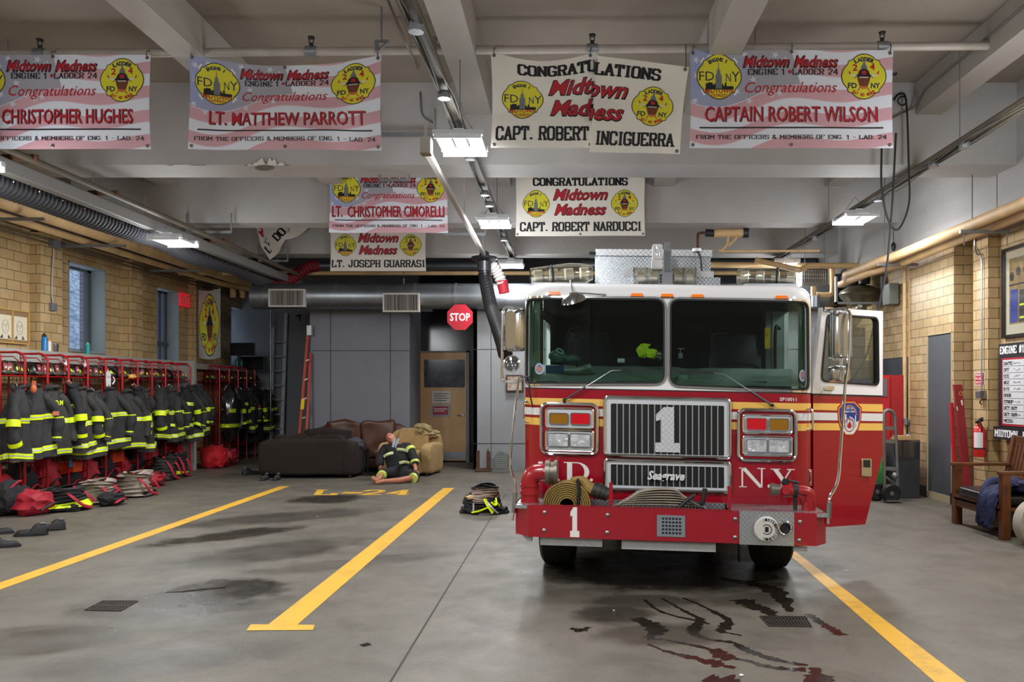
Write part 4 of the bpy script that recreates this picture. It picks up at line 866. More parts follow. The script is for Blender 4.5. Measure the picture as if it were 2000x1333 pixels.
# ---- mirrors and guide poles
MIR = mat('mirror_glass', '#c9cdd0', .03, 1); CHR2 = mat('chrome_shell', '#c4c8cc', .14, 1)
def mir(yl, cx, q, tt):
    pass
lm = T(lambda m: m.tube(catmull([P3(a, b, .0) for a, b in ((1019, 603), (990, 601), (984, 606), (982, 620), (980.5, 700), (981, 735), (985, 745), (1010, 747), (1021, 740))], 5), .012, 8), 'mirror_bracket', CHROME)
def mirbox(px0, px1, py0, py1, y, turn, m, m2=None):
    c = P3((px0+px1)/2, (py0+py1)/2, y); w_ = .09; h = (py1-py0)/234/2*.98
    M = Matrix.Translation(c)@Matrix.Rotation(turn, 4, 'Z')
    return M, h
M, h = mirbox(988, 1016, 602, 688, 0, math.radians(-38), None)
def bowl(M, w_, h, d=.06):
    def f(m):
        o = rrect(-w_, w_, -h, h, .03, 4); i_ = rrect(-w_*.72, w_*.72, -h*.86, h*.86, .03, 4)
        n = len(o); A = [m.bm.verts.new(M@V((x, d, z))) for x, z in o]; B = [m.bm.verts.new(M@V((x, .01, z))) for x, z in o]; C_ = [m.bm.verts.new(M@V((x, -d*.6, z))) for x, z in i_]
        for k in range(n):
            m.bm.faces.new((A[k], A[(k+1) % n], B[(k+1) % n], B[k])); m.bm.faces.new((B[k], B[(k+1) % n], C_[(k+1) % n], C_[k]))
        m.bm.faces.new(C_); m.bm.faces.new(A[::-1])
    return f
part(bowl(M, .085, h), 'mirror_shell', CHR2, lm)
part(lambda m: m.box(-.07, .07, .061, .065, -h+.02, h-.02, M), 'mirror_face', MIR, lm, smooth=0)
sl = T(lambda m: m.lathe([(.001, .05), (.05, .03), (.066, -.01), (.072, -.03), (.062, -.035), (.05, -.02), (.001, -.005)], M=Matrix.Translation(P3(1000, 711, -.02)), axis='y', seg=24), 'spot_lamp', CHROME)
part(lambda m: m.lathe([(.001, -.045), (.04, -.04), (.062, -.032)], M=Matrix.Translation(P3(1000, 711, -.02)), axis='y', seg=24), 'spot_lens', glassmat('lamp_glass', '#d9dde0', .15), sl)
pl_ = T(lambda m: m.tube(catmull([P3(1014, 738, -.05), P3(1006, 800, -.15), P3(998.5, 880, -.27), P3(997.5, 912, -.3), P3(1003, 935, -.32), P3(1007, 958, -.33), P3(1003, 1000, -.34), P3(1000.5, 1017, -.34)], 6), .0105, 8), 'guide_pole', CHROME)
part(lambda m: m.cyl(P3(1006.5, 962, -.33), P3(1003, 1002, -.34), .017), 'pole_grip', STEEL, pl_)
# right mirror sits on the open door; pole runs to the bumper corner
rp = T(lambda m: m.tube(catmull([P3(1617, 1024, -.34), P3(1618.5, 990, -.34), P3(1621, 972, -.34), P3(1636, 941, -.28), P3(1641, 890, -.2), P3(1648, 790, -.12), P3(1651, 748, -.1), P3(1657, 700, -.08), P3(1659, 640, -.08), P3(1659, 612, -.06), P3(1652, 604, -.04), P3(1630, 605, .03), P3(1612, 607, .1)], 6), .013, 8), 'guide_pole', CHROME)
part(lambda m: m.cyl(P3(1617.5, 1012, -.34), P3(1619.5, 982, -.34), .022), 'pole_grip', STEEL, rp)
M, h = mirbox(1628, 1656, 608, 702, -.02, math.radians(22), None)
rm = T(bowl(M, .078, h), 'wing_mirror', CHR2)
part(lambda m: m.tube([M@V((x, 0.0, z)) for x, z in rrect(-.085, .085, -h-.01, h+.01, .035, 4)], .008, 6, closed=True), 'mirror_rim', CHROME, rm)
part(lambda m: m.box(.083, .10, -.02, .06, -h+.02, h-.02, M), 'mirror_back', mat('mirror_side', '#a9bccb', .15, .6), rm)
M2 = Matrix.Translation(P3(1643, 731, -.02))@Matrix.Rotation(math.radians(22), 4, 'Z')
part(bowl(M2, .076, .068, .07), 'convex_mirror', CHR2, rm)
part(lambda m: m.cyl(P3(1643, 700, -.02), P3(1643, 716, -.02), .012), 'mirror_stem', CHROME, rm)
# overhead convex mirror
cm = T(lambda m: m.lathe([(.001, .055), (.05, .045), (.09, .015), (.108, -.02), (.1, -.022), (.001, .02)], M=Matrix.Translation(P3(1119, 584, -.12))@Matrix.Rotation(math.radians(-14), 4, 'Y')@Matrix.Rotation(math.radians(18), 4, 'X'), axis='z', seg=26), 'overhead_mirror', CHR2)
part(lambda m: [m.tube([P3(1119, 576, -.12), P3(1116, 560, -.1), P3(1114, 548, .05)], .007), m.tube([P3(1122, 572, -.1), P3(1180, 576, -.04)], .006), m.cyl(P3(1176, 576, -.05), P3(1182, 576, -.0), .01)], 'mirror_stay', STEEL, cm)
# ---- roof equipment
CLG = glassmat('beacon_glass', '#f4f1e4', .22, .05)
def beacon(a, b, r, r2, lab, y0, y1, cores=4):
    A, B = P3(a[0], a[1], y0), P3(b[0], b[1], y1); d = (B-A)
    prof = lambda t: r2+(r-r2)*min(1, t*1.6) if t < .6 else r*math.sqrt(max(.02, 1-((t-.6)/.4)**2*.55))
    bc = T(lambda m: m.tube([A+d*(i/14) for i in range(15)], prof, 20, sx=1.0), 'light_bar', CLG, label=lab)
    part(lambda m: [m.tube([A+d*((k+.25)/cores), A+d*((k+.75)/cores)], r*.55, 12) for k in range(cores)], 'beacon_reflector', mat('reflector', '#efeee6', .25, .45), bc, split=True)
    part(lambda m: m.tube([A+d*.33, A+d*.36], prof(.35)*1.04, 20), 'beacon_band', DARK, bc, split=True)
    part(lambda m: m.box(min(A.x, B.x)+.03, max(A.x, B.x)-.03, min(A.y, B.y)-.04, max(A.y, B.y)+.04, Z1+R2-.06, min(A.z, B.z)-r*.6), 'beacon_foot', STEEL, bc)
beacon((1036, 540), (1156, 533), .098, .07, 'left roof beacon', .30, .42)
beacon((1560, 543), (1440, 540), .092, .078, 'right roof beacon', .30, .42)
cbn = T(lambda m: m.cyl(P3(1236, 540, .45), P3(1359, 540, .45), .078, seg=22), 'light_bar', CLG, label='centre roof beacon')
part(lambda m: [m.cyl(P3(a, 541, .45), P3(a+14, 541, .45), .045) for a in (1246, 1270, 1318, 1340)], 'beacon_reflector', MATS['reflector'], cbn, split=True)
part(lambda m: [m.cyl(P3(a, 540, .45), P3(a+2, 540, .45), .081, seg=22) for a in (1237, 1262, 1334, 1357)], 'beacon_band', STEEL, cbn, split=True)
bx_ = T(lambda m: tbp(m, 1162, 1388, 500, 570, .75, 1.6), 'roof_box', DIAM, smooth=0)
part(lambda m: tbp(m, 1163, 1391, 487.5, 500, .72, 1.6), 'roof_box_lid', DIAMS, bx_, smooth=0)
part(lambda m: tbp(m, 1171, 1407, 541, 562, .5, .74), 'roof_step', DIAM, bx_, smooth=0)
part(lambda m: [tbp(m, 1217, 1234, 527, 541, .5, .6), tbp(m, 1361, 1394, 530, 543, .5, .6)], 'speaker_block', SC_, bx_, smooth=0, split=True)
part(lambda m: tbp(m, 1151, 1163, 492, 498, .7, .9), 'lid_hinge', BLACK, bx_, smooth=0)
part(lambda m: m.tube(catmull([P3(1361, 488, .68), P3(1368, 505, .66), P3(1370, 530, .6), P3(1370, 545, .55)], 5), .009), 'antenna_cable', BLACK, bx_)
part(lambda m: [m.cyl(P3(1361, 492, .7), P3(1361, 486, .7), .04)], 'antenna_base', WH, bx_)
sw = T(lambda m: [m.prism(roundpoly(UR(1274, 1294, 477, 506, .42), .02), PLY(.42), -.1, 0), tbp(m, 1273, 1294, 507, 526, .42, .55)], 'search_light', mat('searchlight_white', '#d8d8d6', .35), bevel=.006)
part(lambda m: m.prism(roundpoly(UR(1277.5, 1291, 481, 500, .42), .01), PLY(.42), .001, .006), 'search_lens', LCLR, sw)
MAST = mat('tower_grey', '#7a7c81', .5); tw = thing('tower_model', 'grey plastic skyscraper model standing on the engine roof', 'model', P3(1302, 559, .25))
part(lambda m: [tbp(m, 1296, 1311.5, 486, 559, .22, .29), tbp(m, 1299, 1308.5, 473, 488, .235, .275), tbp(m, 1293.5, 1314, 532, 559, .2, .31)]+[tbp(m, a, a+1.4, 490, 556, .212, .22) for a in (1297, 1300.5, 1304, 1307.5)], 'tower_shaft', MAST, tw, smooth=0)
part(lambda m: [tbp(m, 1287, 1317, 534, 559, .24, .3), tbp(m, 1290, 1314, 530, 536, .22, .32)], 'tower_base', mat('tower_base_grey', '#777a7e', .5), tw, smooth=0)
part(lambda m: [tbp(m, a, a+2.2, b, b+4, .235, .24) for a in (1288.5, 1292, 1310, 1313.5) for b in (537, 543, 549)], 'tower_window', GRB, tw, smooth=0)
# ---- the open door
H = TR(HW+.0, .2, 0); H.z = 0; ED = V((.794, .496, 0)).normalized(); ND = V((ED.y, -ED.x, 0))
def DOOR(s, z, n): return H+ED*s+ND*n+V((0, 0, z))
def UD(px, py):
    d = V(((px-CX)/FPX, 1, (CY-py)/FPX)); o = V((0, 0, EYE)); t = (H-o).dot(ND)/d.dot(ND); w_ = o+d*t; return ((w_-H).dot(ED), w_.z)
wn = roundpoly([UD(1604.6, 744), UD(1715.4, 752), UD(1714, 622), UD(1616, 615)], .05)
du = [UD(1587, 769), UD(1724, 773), UD(1724.6, 608), UD(1606.4, 601)]
dl = [UD(1588, 770), UD(1589, 1000), UD(1600, 1029), UD(1621, 1030), UD(1690, 1025), UD(1723.5, 891), UD(1724, 774)]
door = T(lambda m: m.flat(mesh2d(du, [wn]), DOOR, -.045, 0), 'cab_door', WHITE, smooth=0)
part(lambda m: m.prism(dl, DOOR, -.045, 0), 'door_lower_panel', RED, door, smooth=0)
part(lambda m: m.prism([UD(1587, 769), UD(1724, 773), UD(1724, 776), UD(1587, 772)], DOOR, -.046, .002), 'door_belt_trim', DARK, door, smooth=0)
def ds(a0, a1, b0, b1): return lambda m: m.prism([UD(1588, a1), UD(1724, b1), UD(1724, b0), UD(1588, a0)], DOOR, .0015)
part(lambda m: [ds(788, 801, 790, 805)(m), ds(827, 841, 827.5, 841.5)(m)], 'yellow_stripe', YEL, door, smooth=0)
part(ds(806, 821, 808.4, 823.3), 'white_stripe', WH, door, smooth=0)
part(lambda m: m.ring(inset(wn, -.012), .016, DOOR, -.05, .006), 'window_gasket', BLACK, door, smooth=0)
part(lambda m: m.prism(wn, DOOR, -.025, -.021), 'door_glass', glassmat('door_window', '#dfe6e2', .02), door, smooth=0)
part(lambda m: [m.prism(UDR, DOOR, 0, .02) for UDR in [[UD(a, b+7), UD(a+17, b+8), UD(a+17, b), UD(a, b-1)] for a, b in ((1607, 601.5), (1609, 755))]], 'door_hinge', CHROME, door, smooth=0, split=True)
hd = part(lambda m: m.prism(roundpoly([UD(1681, 930), UD(1700.6, 931.5), UD(1700.6, 896), UD(1681, 896)], .015), DOOR, 0, .012), 'door_handle', CHROME, door, bevel=.003)
part(lambda m: m.prism([UD(1684, 913), UD(1697.5, 914), UD(1697.5, 899), UD(1684, 899)], DOOR, .0125), 'handle_recess', DARK, hd, smooth=0)
part(lambda m: [m.prism([UD(1605, 1004), UD(1607, 1005), UD(1607, 1004), UD(1605, 1003)], DOOR, 0, .01)], 'door_stop', STEEL, door, smooth=0)
# door shield emblem
def eo(g): 
    o = [(1648, 783.5), (1669, 783.5), (1682, 797), (1681, 820), (1676, 838), (1666, 851.5), (1651, 851.5), (1641, 838), (1636.5, 820), (1635.5, 797)]
    cx, cy = 1659, 816
    return [UD(cx+(x-cx)*g, cy+(y-cy)*g) for x, y in o]
em = part(lambda m: m.prism(eo(1.03), DOOR, .002), 'door_emblem', mat('emblem_red_border', '#a8101f', .35), door, smooth=0, label='fire department shield decal')
part(lambda m: m.prism(eo(.95), DOOR, .0026), 'emblem_orange_border', mat('emblem_orange', '#f19a3c', .4), em, smooth=0)
part(lambda m: m.prism(eo(.87), DOOR, .0032), 'emblem_field', mat('emblem_blue', '#27388f', .4), em, smooth=0)
def sky(m):
    base = [(1641.5, 831), (1643.5, 831)]
    for a, b, t in ((1646, 1648.5, 812), (1649.5, 1653, 810), (1654, 1658, 818), (1658.5, 1661, 814), (1661.5, 1665, 816), (1665.5, 1668, 819), (1669, 1671.5, 812)): m.prism([UD(a, 836), UD(b, 836), UD(b-.4, t), UD(a+.4, t-1)], DOOR, .0037)
    m.prism([UD(1642, 834), UD(1676, 823), UD(1674, 836), UD(1665.5, 848.5), UD(1652, 848.5), UD(1644, 837)], DOOR, .0037)
part(sky, 'emblem_skyline', WH, em, smooth=0)
part(lambda m: m.ring([UD(1658+9.6*math.cos(a), 831+13.2*math.sin(a)) for a in [2*PI*i/24 for i in range(24)]], .008, DOOR, .004, .0045), 'emblem_ring', mat('emblem_maroon', '#8f1a3e', .4), em, smooth=0)
part(lambda m: m.prism([UD(a, b) for a, b in ((1656, 837), (1653.5, 832), (1656, 828), (1658, 823), (1661, 828), (1662.5, 833), (1660, 837.5))], DOOR, .0046), 'emblem_flame', PRED, em, smooth=0)
def dtx(m):
    for s_, y0, y1, a, b in (('CITY OF', 800.5, 796.5, 1652, 1666), ('NEW YORK', 806.5, 802.5, 1649.5, 1669)):
        p, q = UD(a, y0), UD(b, y1); m.flat(fit(text2d(s_, .03), p[0], q[0], p[1], q[1]), DOOR, .0042)
part(dtx, 'emblem_text', WH, em, smooth=0)
def arc_text(s_, cen, r, a0, a1, h, m, mp, n, bold=.03, w_=None):
    k = len(s_)
    for i, ch in enumerate(s_):
        if ch == ' ': continue
        a = math.radians(a0+(a1-a0)*i/max(1, k-1)); rot = a-PI/2 if a0 > a1 else a+PI/2
        hh = h; ww = (w_ or h*.8)*(.35 if ch in 'I1' else 1)
        vs, fs = fit(text2d(ch, bold), -ww/2, ww/2, -hh/2, hh/2)
        m.flat(([(cen[0]+r*math.cos(a)+x*math.cos(rot)-z*math.sin(rot), cen[1]+r*math.sin(a)+x*math.sin(rot)+z*math.cos(rot)) for x, z in vs], fs), mp, n)
part(lambda m: arc_text('FIRE DEPARTMENT', UD(1659, 813), .088, 178, 8, .02, m, DOOR, .0042, w_=.014), 'emblem_arc_text', mat('emblem_orange_text', '#f0b05a', .4), em, smooth=0)
# ---- hoses in the bumper tray (things of their own)
HY = mat('hose_yellow', '#a58a4c', .8, col2='#7f6733', vscale=10); HWH = mat('hose_white', '#b7aea0', .85, col2='#8d8475', vscale=14)
ry = YBm+.2
t = thing('rolled_hose', 'rolled mustard yellow hose in the left of the bumper tray', 'hose', P3(1107, 1040, ry))
hc = P3(1107, 986, ry)
part(lambda m: [m.lathe([(.055+.0175*k, -.05), (.0595+.0175*k, -.066), (.0675+.0175*k, -.066), (.072+.0175*k, -.05), (.072+.0175*k, .06), (.055+.0175*k, .06)], hc, 'y', 36) for k in range(8)], 'hose_coil', HY, t)
part(lambda m: m.tube(catmull([hc+V((.03, 0, .195)), hc+V((.12, 0, .2)), P3(1150, 952, ry), P3(1160, 957, ry)], 5), lambda u: .02+.04*u, 10), 'hose_end', HY, t)
part(lambda m: [m.cyl(P3(1157, 955, ry), P3(1180, 964, ry), .06, seg=16), m.cyl(P3(1164, 958, ry), P3(1172, 961, ry), .068, seg=16), m.cyl(P3(1180, 964, ry), P3(1188, 967, ry), .055, seg=16)], 'hose_coupling', mat('coupling_dark', '#4a4a48', .45, .6), t)
part(lambda m: [m.lathe([(.001, -.02), (.03, -.02), (.03, .02)], hc, 'y', 12), m.tube([hc+V((.09, -.07, .0)), hc+V((.10, -.072, .12)), hc+V((.09, -.07, .2)), hc+V((.09, .05, .205))], .014, 6)], 'hose_strap', BLACK, t)
t = thing('folded_hose', 'off-white flat folded hose in the middle of the bumper tray', 'hose', P3(1283, 1040, ry))
hc = P3(1283, 992, ry)
for k in range(7):
    w_ = .37-.026*k; zt = .03+.020*k
    part(lambda m: m.tube(catmull([hc+V((-w_+.02*noise.noise(V((k, 0, 0))), 0, -.06)), hc+V((-w_+.03, 0, zt*.5)), hc+V((-w_*.7, 0, zt-.004*k)), hc+V((0, -.0, zt)), hc+V((w_*.7, 0, zt-.01)), hc+V((w_, 0, zt*.4)), hc+V((w_+.01, 0, -.06))], 6), .0085, 8, sx=7), 'hose_layer', HWH, t)
part(lambda m: [m.tube([P3(1372, 985, ry-.03), P3(1376, 965, ry-.03), P3(1377, 955, ry-.03)], .02, 8), m.tube([P3(1322, 996, ry-.08), P3(1345, 975, ry-.08), P3(1356, 968, ry)], .016, 8), m.cyl(P3(1345, 982, ry), P3(1372, 994, ry), .035)], 'nozzle', DARK, t)
# ================================================================== overhead: lamps, pipes, tracks, banners
FIXM = mat('fixture_white', '#c9cdd2', .45)
def fixture(loc, rotz, lab, power, name='high_bay_light', hw=.05):
    t = thing(name, lab, 'ceiling light', loc, group='LED high bay lights')
    x, y, z = loc
    part(lambda m: [m.box(x+a-hw-.02, x+a+hw+.02, y-.31, y+.31, z+.02, z+.05) for a in (-.15, .15)]+[m.box(x-.235, x+.235, y+b-.03, y+b+.03, z+.03, z+.08) for b in (-.26, .26)]+[m.box(x-.05, x+.05, y-.2, y+.2, z+.05, z+.12)], 'housing', FIXM, t, smooth=0, bevel=.006)
    for s in (-1, 1):
        part(lambda m: m.box(x+s*.15-hw, x+s*.15+hw, y-.28, y+.28, z, z+.02), 'led_strip', LED, t, smooth=0, split=True)
    part(lambda m: [m.box(x-.22, x+.22, y+s*.30-.006, y+s*.30+.006, z-.01, z+.03) for s in (-1, 1)]+[m.bar((x+a, y-.28, z+.004), (x+a, y+.28, z+.004), .012) for a in (-.04, .04)], 'reflector', mat('fixture_reflector', '#e3e6ea', .3, .3), t, smooth=0)
    part(lambda m: [m.cyl((x+sx*.2, y, z+.05), (x, y, z+.32), .004, seg=6) for sx in (-1, 1)], 'suspension_wire', STEEL, t, split=True)
    light('lamp', (x, y, z-.03), .42, power, sy=.58)
    return t
LP = 52
fixture((-1.02, 7.93, 3.96), 0, 'bright LED high bay light in the middle row, nearest of that row in view', LP)
fixture((-1.03, 11.6, 3.96), 0, 'bright LED high bay light in the middle row, second back, between the beams', LP)
fixture((-1.05, 15.5, 3.96), 0, 'small bright LED high bay light in the middle row, farthest back', LP)
fixture((3.98, 11.3, 3.95), 0, 'bright LED high bay light in the right row, nearer of the two', LP)
fixture((4.08, 15.4, 3.96), 0, 'bright LED high bay light in the right row above the roof beacon', LP)
fixture((-5.5, 11.45, 3.66), 0, 'bright LED light beside the black hose on the left', LP, hw=.02)
fixture((-5.5, 7.4, 3.66), 0, 'bright LED light cut by the left edge of the photo', LP, hw=.02)
for X, Y in ((-1.02, 3.9), (4.0, 7.3), (4.0, 3.4), (-5.5, 3.4), (-1.02, 0), (4.0, -.4), (-5.5, -.4)):
    light('lamp', (X, Y, 3.93), .42, LP*1.0, sy=.58)

CH = mat('strut_channel', '#7d7f82', .45, .6, var=.1); BRN = mat('dusty_conduit', '#5d5547', .6, var=.2)
def track(lab, x, z, y0, y1, boxes, w=.05):
    t = thing('cable_tray', lab, 'cable tray', (x, y0, z))
    part(lambda m: [m.box(x-w, x-w+.008, y0, y1, z, z+.06), m.box(x+w-.008, x+w, y0, y1, z, z+.06), m.box(x-w, x+w, y0, y1, z+.054, z+.06)], 'channel', BRN, t, smooth=0)
    part(lambda m: [m.tube(catmull([(x+sx+.02*math.sin(k*1.7+sx*50), y0+(y1-y0)*k/16, z-.01+.015*math.sin(k*2.3+sx*9)) for k in range(17)], 4), .007, 6) for sx in (-.05, -.02, .055)], 'cable', mat('cable_grey', '#3f3c36', .7), t, split=True)
    for y in boxes: part(lambda m: m.lathe([(.001, -.03), (.055, -.03), (.055, .03), (.001, .03)], (x, y, z-.02), 'z', 8), 'junction_box', GALV, t, smooth=0)
    part(lambda m: [m.cyl((x, y, z+.06), (x, y, ZC if not any(a < y < b for a, b in ((9.47, 10.04), (12.8, 13.2), (15.7, 16.2))) else ZB), .006, seg=6) for y in [y0+.8+k*2.1 for k in range(int((y1-y0)/2.1))]], 'hanger_rod', STEEL, t, split=True)
    return t
track('long cable tray carrying the middle row of lights', -1.03, 4.10, 5.0, 15.9, (5.6, 6.88, 8.7, 10.3, 10.9, 13.4))
track('long cable tray carrying the right row of lights', 4.03, 4.10, 5.5, 15.9, (6.9, 8.3, 9.0, 10.6, 13.3))
for i, y in enumerate((7.95, 11.6, 15.5)):
    pass
# left side: exhaust rail and corrugated hose
HOSE = mat('hose_grey_black', '#33343a', .62, var=.1)
t = thing('exhaust_rail', 'grey exhaust rail running under the ceiling along the left lane', 'rail', (-5.75, 6, 3.88))
part(lambda m: [m.box(-5.72, -5.60, 5.0, 17.4, 3.78, 3.93)], 'rail_beam', mat('rail_grey', '#8a8987', .5, .3), t, smooth=0, bevel=.01)
part(lambda m: m.cyl((-5.42, 5, 3.94), (-5.42, 17.4, 3.94), .035, seg=10), 'air_pipe', BRN, t)
part(lambda m: [m.cyl((-5.66, y, 3.93), (-5.66, y, ZB if 9.4 < y < 16.3 else ZC), .006, seg=6) for y in (8.3, 9.8, 11.0, 12.9, 14.5, 16)], 'hanger_rod', STEEL, t, split=True)
part(lambda m: [m.box(-5.72, -5.36, y-.02, y+.02, 3.93, 3.99) for y in (8.3, 9.8, 12.9, 16)], 'rail_clamp', RUST, t, smooth=0, split=True)
part(lambda m: [m.tube([(-5.78, y, 3.78), (-5.86, y, 3.80), (-5.9, y, 3.95)], .008, 5) for y in [5.2+.42*k for k in range(29)]], 'hose_trolley', CHROME, t, split=True)
def corr(pts, r, per, k=10, amp=.12):
    P = catmull(pts, k); L = [0]
    for a, b in zip(P, P[1:]): L.append(L[-1]+(b-a).length)
    n = int(L[-1]/per*4); Q = []; j = 0
    for i in range(n+1):
        d = L[-1]*i/n
        while j < len(L)-2 and L[j+1] < d: j += 1
        u = (d-L[j])/max(1e-6, L[j+1]-L[j]); Q.append(P[j].lerp(P[min(j+1, len(P)-1)], u))
    return lambda m: m.tube(Q, lambda tt: r*(1+(amp if int(round(tt*n)) % 4 < 2 else -amp*.6)), 14)
hp = [(-6.02, 4.5, 3.84)]+[(-6.02+.02*math.sin(k*1.3), 5.5+k*.95, 3.82+.035*math.sin(k*2.1)*(1 if k > 5 else .2)) for k in range(11)]+[(-5.96, 16.2, 3.76)]
t = thing('exhaust_hose', 'thick grey-black corrugated hose slung along the left ceiling', 'hose', (-6, 6, 3.8))
part(corr(hp, .145, .075), 'hose', HOSE, t)
part(corr([(-5.96, 16.2, 3.76), (-5.85, 16.5, 3.74), (-5.6, 16.6, 3.86), (-5.3, 16.7, 4.1), (-5.1, 16.8, 4.16)], .115, .07), 'red_hose_end', mat('hose_red', '#7e1a20', .6), t)
part(lambda m: m.cyl((-5.2, 16.8, 4.16), (-1.3, 16.8, 4.16), .085, seg=16), 'spiral_duct', mat('spiral_duct_dark', '#5b5e62', .4, .6, var=.15), t)
# lagged beige pipes, left and right
def pipe(lab, pts, r, hang=(), name='heating_pipe', m_=None, flanges=()):
    t = thing(name, lab, 'pipe', pts[0])
    part(lambda m: m.tube([V(p) for p in pts], r, 14), 'lagging', m_ or PIPEM, t)
    for a in hang: part(lambda m: [m.cyl((a[0], a[1], a[2]), (a[0], a[1], ZC if len(a) < 4 else a[3]), .008, seg=6)], 'hanger_rod', STEEL, t, split=True)
    return t
pipe('thick beige lagged pipe along the left wall under the ceiling', [(-7.3, 6, 4.06), (-7.3, 16.5, 4.04), (-7.1, 17.2, 3.98), (-6.9, 19.5, 3.98)], .10, [(-7.3, 10.9, 4.1), (-7.3, 12.9, 4.1), (-7.3, 15.6, 4.1)])
pipe('thinner beige pipe below the thick one on the left wall', [(-7.62, 6, 3.97), (-7.62, 16.8, 3.95), (-7.3, 17.4, 3.86), (-6.8, 19.5, 3.86)], .055)
t = thing('pipe_rack', 'grey strut brackets carrying the left beige pipes', 'bracket', (-7.5, 11, 3.9))
part(lambda m: [m.box(-7.95, -6.95, y-.02, y+.02, 3.86, 3.90) for y in (10.9, 12.9, 15.6)], 'strut', CH, t, smooth=0, split=True)
t = pipe('thick beige lagged pipe high on the right with a yellow sticker', [(4.9, 6, 3.62), (4.9, 12.2, 3.60), (4.85, 12.6, 3.60), (4.84, 14.2, 3.60)], .068, [(4.9, 9.9, 3.66), (4.85, 12.5, 3.66)])
part(lambda m: m.prism(rrect(8.1, 8.55, -.03, .03), lambda s, z, n: V((4.9-.0695*math.cos(.5+z*10), s, 3.61-.0695*math.sin(.5+z*10))), 0, cz=.01), 'yellow_sticker', mat('sticker_yellow', '#cbb832', .5), t, smooth=0)
pipe('lower beige lagged pipe high on the right wall', [(5.13, 6, 3.61), (5.13, 12.5, 3.55), (4.9, 13.2, 3.5), (4.8, 14.4, 3.46)], .058, [(5.2, 9.9, 3.6)])
t = thing('pipe_rack', 'grey strut bracket under the right beige pipes', 'bracket', (5, 9.9, 3.5))
part(lambda m: [m.box(4.75, 5.35, y-.02, y+.02, 3.50, 3.54) for y in (9.9, 12.5)]+[m.cyl((x, 9.9, 3.35), (x, 9.9, 3.54), .008, seg=6) for x in (4.8, 5.32)], 'strut', CH, t, smooth=0, split=True)
# cross pipe that carries the first row of banners
DP = 7.84
pz = lambda x: 4.862+.0085*(x+.5)
t = thing('sprinkler_pipe', 'long pale sprinkler pipe crossing the whole ceiling above the banners', 'pipe', (0, DP, 4.86))
part(lambda m: m.cyl((-8.4, DP, pz(-8.4)), (5.6, DP, pz(5.6)), .04, seg=14), 'pipe', mat('pipe_pale', '#a39c94', .45, var=.12, vscale=5), t)
for px in (78, 608, 1157, 1723):
    x = (px-CX)*DP/FPX; z = pz(x)
    part(lambda m: m.cyl((x-.05, DP, z), (x+.05, DP, z), .052, seg=14), 'pipe_coupling', GALV, t)
    part(lambda m: [m.cyl((x, DP, z+.04), (x, DP, z+.08), .02, seg=8), m.cyl((x-.02, DP, z+.08), (x-.02, DP, z+.13), .005, seg=6), m.cyl((x+.02, DP, z+.08), (x+.02, DP, z+.13), .005, seg=6), m.cyl((x, DP, z+.125), (x, DP, z+.14), .032, seg=12)], 'sprinkler_head', DARK, t)
for px in (378, 877, 917, 1475):
    x = (px-CX)*DP/FPX; part(lambda m: m.cyl((x, DP, pz(x)-.05), (x, DP, ZC), .006, seg=6), 'hanger_rod', STEEL, t, split=True)
# overhead central exhaust track with its drop hose
t = thing('exhaust_track', 'shiny sloping exhaust track in the middle of the ceiling', 'track', (-1.3, 7.6, 3.8))
part(lambda m: m.bar((-1.32, 7.62, 3.86), (-1.29, 12.8, 3.72), .05, .06), 'track_rail', mat('track_steel', '#b9b5ae', .3, .7), t, smooth=0)
part(lambda m: [m.box(-1.36, -1.26, 7.58, 7.7, 3.8, 3.95), m.bar((-1.31, 7.6, 3.95), (-1.31, 7.6, 4.1), .02), m.bar((-1.3, 12.7, 3.75), (-1.3, 12.7, ZB+.1), .02), m.bar((-1.3, 10.4, 3.8), (-1.3, 10.4, ZC), .012)], 'track_bracket', CHROME, t, smooth=0)
t = thing('exhaust_drop', 'black corrugated drop hose with a round fitting beside the engine', 'hose', (-1.3, 12.85, 3.0))
part(lambda m: [m.lathe([(.02, .12), (.07, .10), (.08, .05), (.2, .02), (.21, -.01), (.17, -.03), (.11, -.05), (.11, -.2), (.09, -.2)], (-1.3, 12.9, 3.68), 'z', 22)], 'fitting', mat('fitting_dark', '#2c2d30', .35, .5), t)
part(corr([(-1.3, 12.9, 3.5), (-1.27, 12.85, 3.3), (-1.17, 12.6, 2.9), (-1.05, 12.2, 2.6), (-.93, 11.8, 2.3), (-.86, 11.5, 2.1)], .095, .06), 'hose', mat('hose_black', '#18181a', .35), t)
part(corr([(-1.22, 13.0, 3.62), (-1.12, 13.1, 3.5), (-1.03, 13.15, 3.3)], .085, .06), 'white_sleeve', mat('sleeve_white', '#c9c5c2', .5), t)
part(lambda m: m.tube([(-1.04, 13.14, 3.36), (-1.0, 13.15, 3.16)], .09, 12), 'red_cuff', REDC, t)
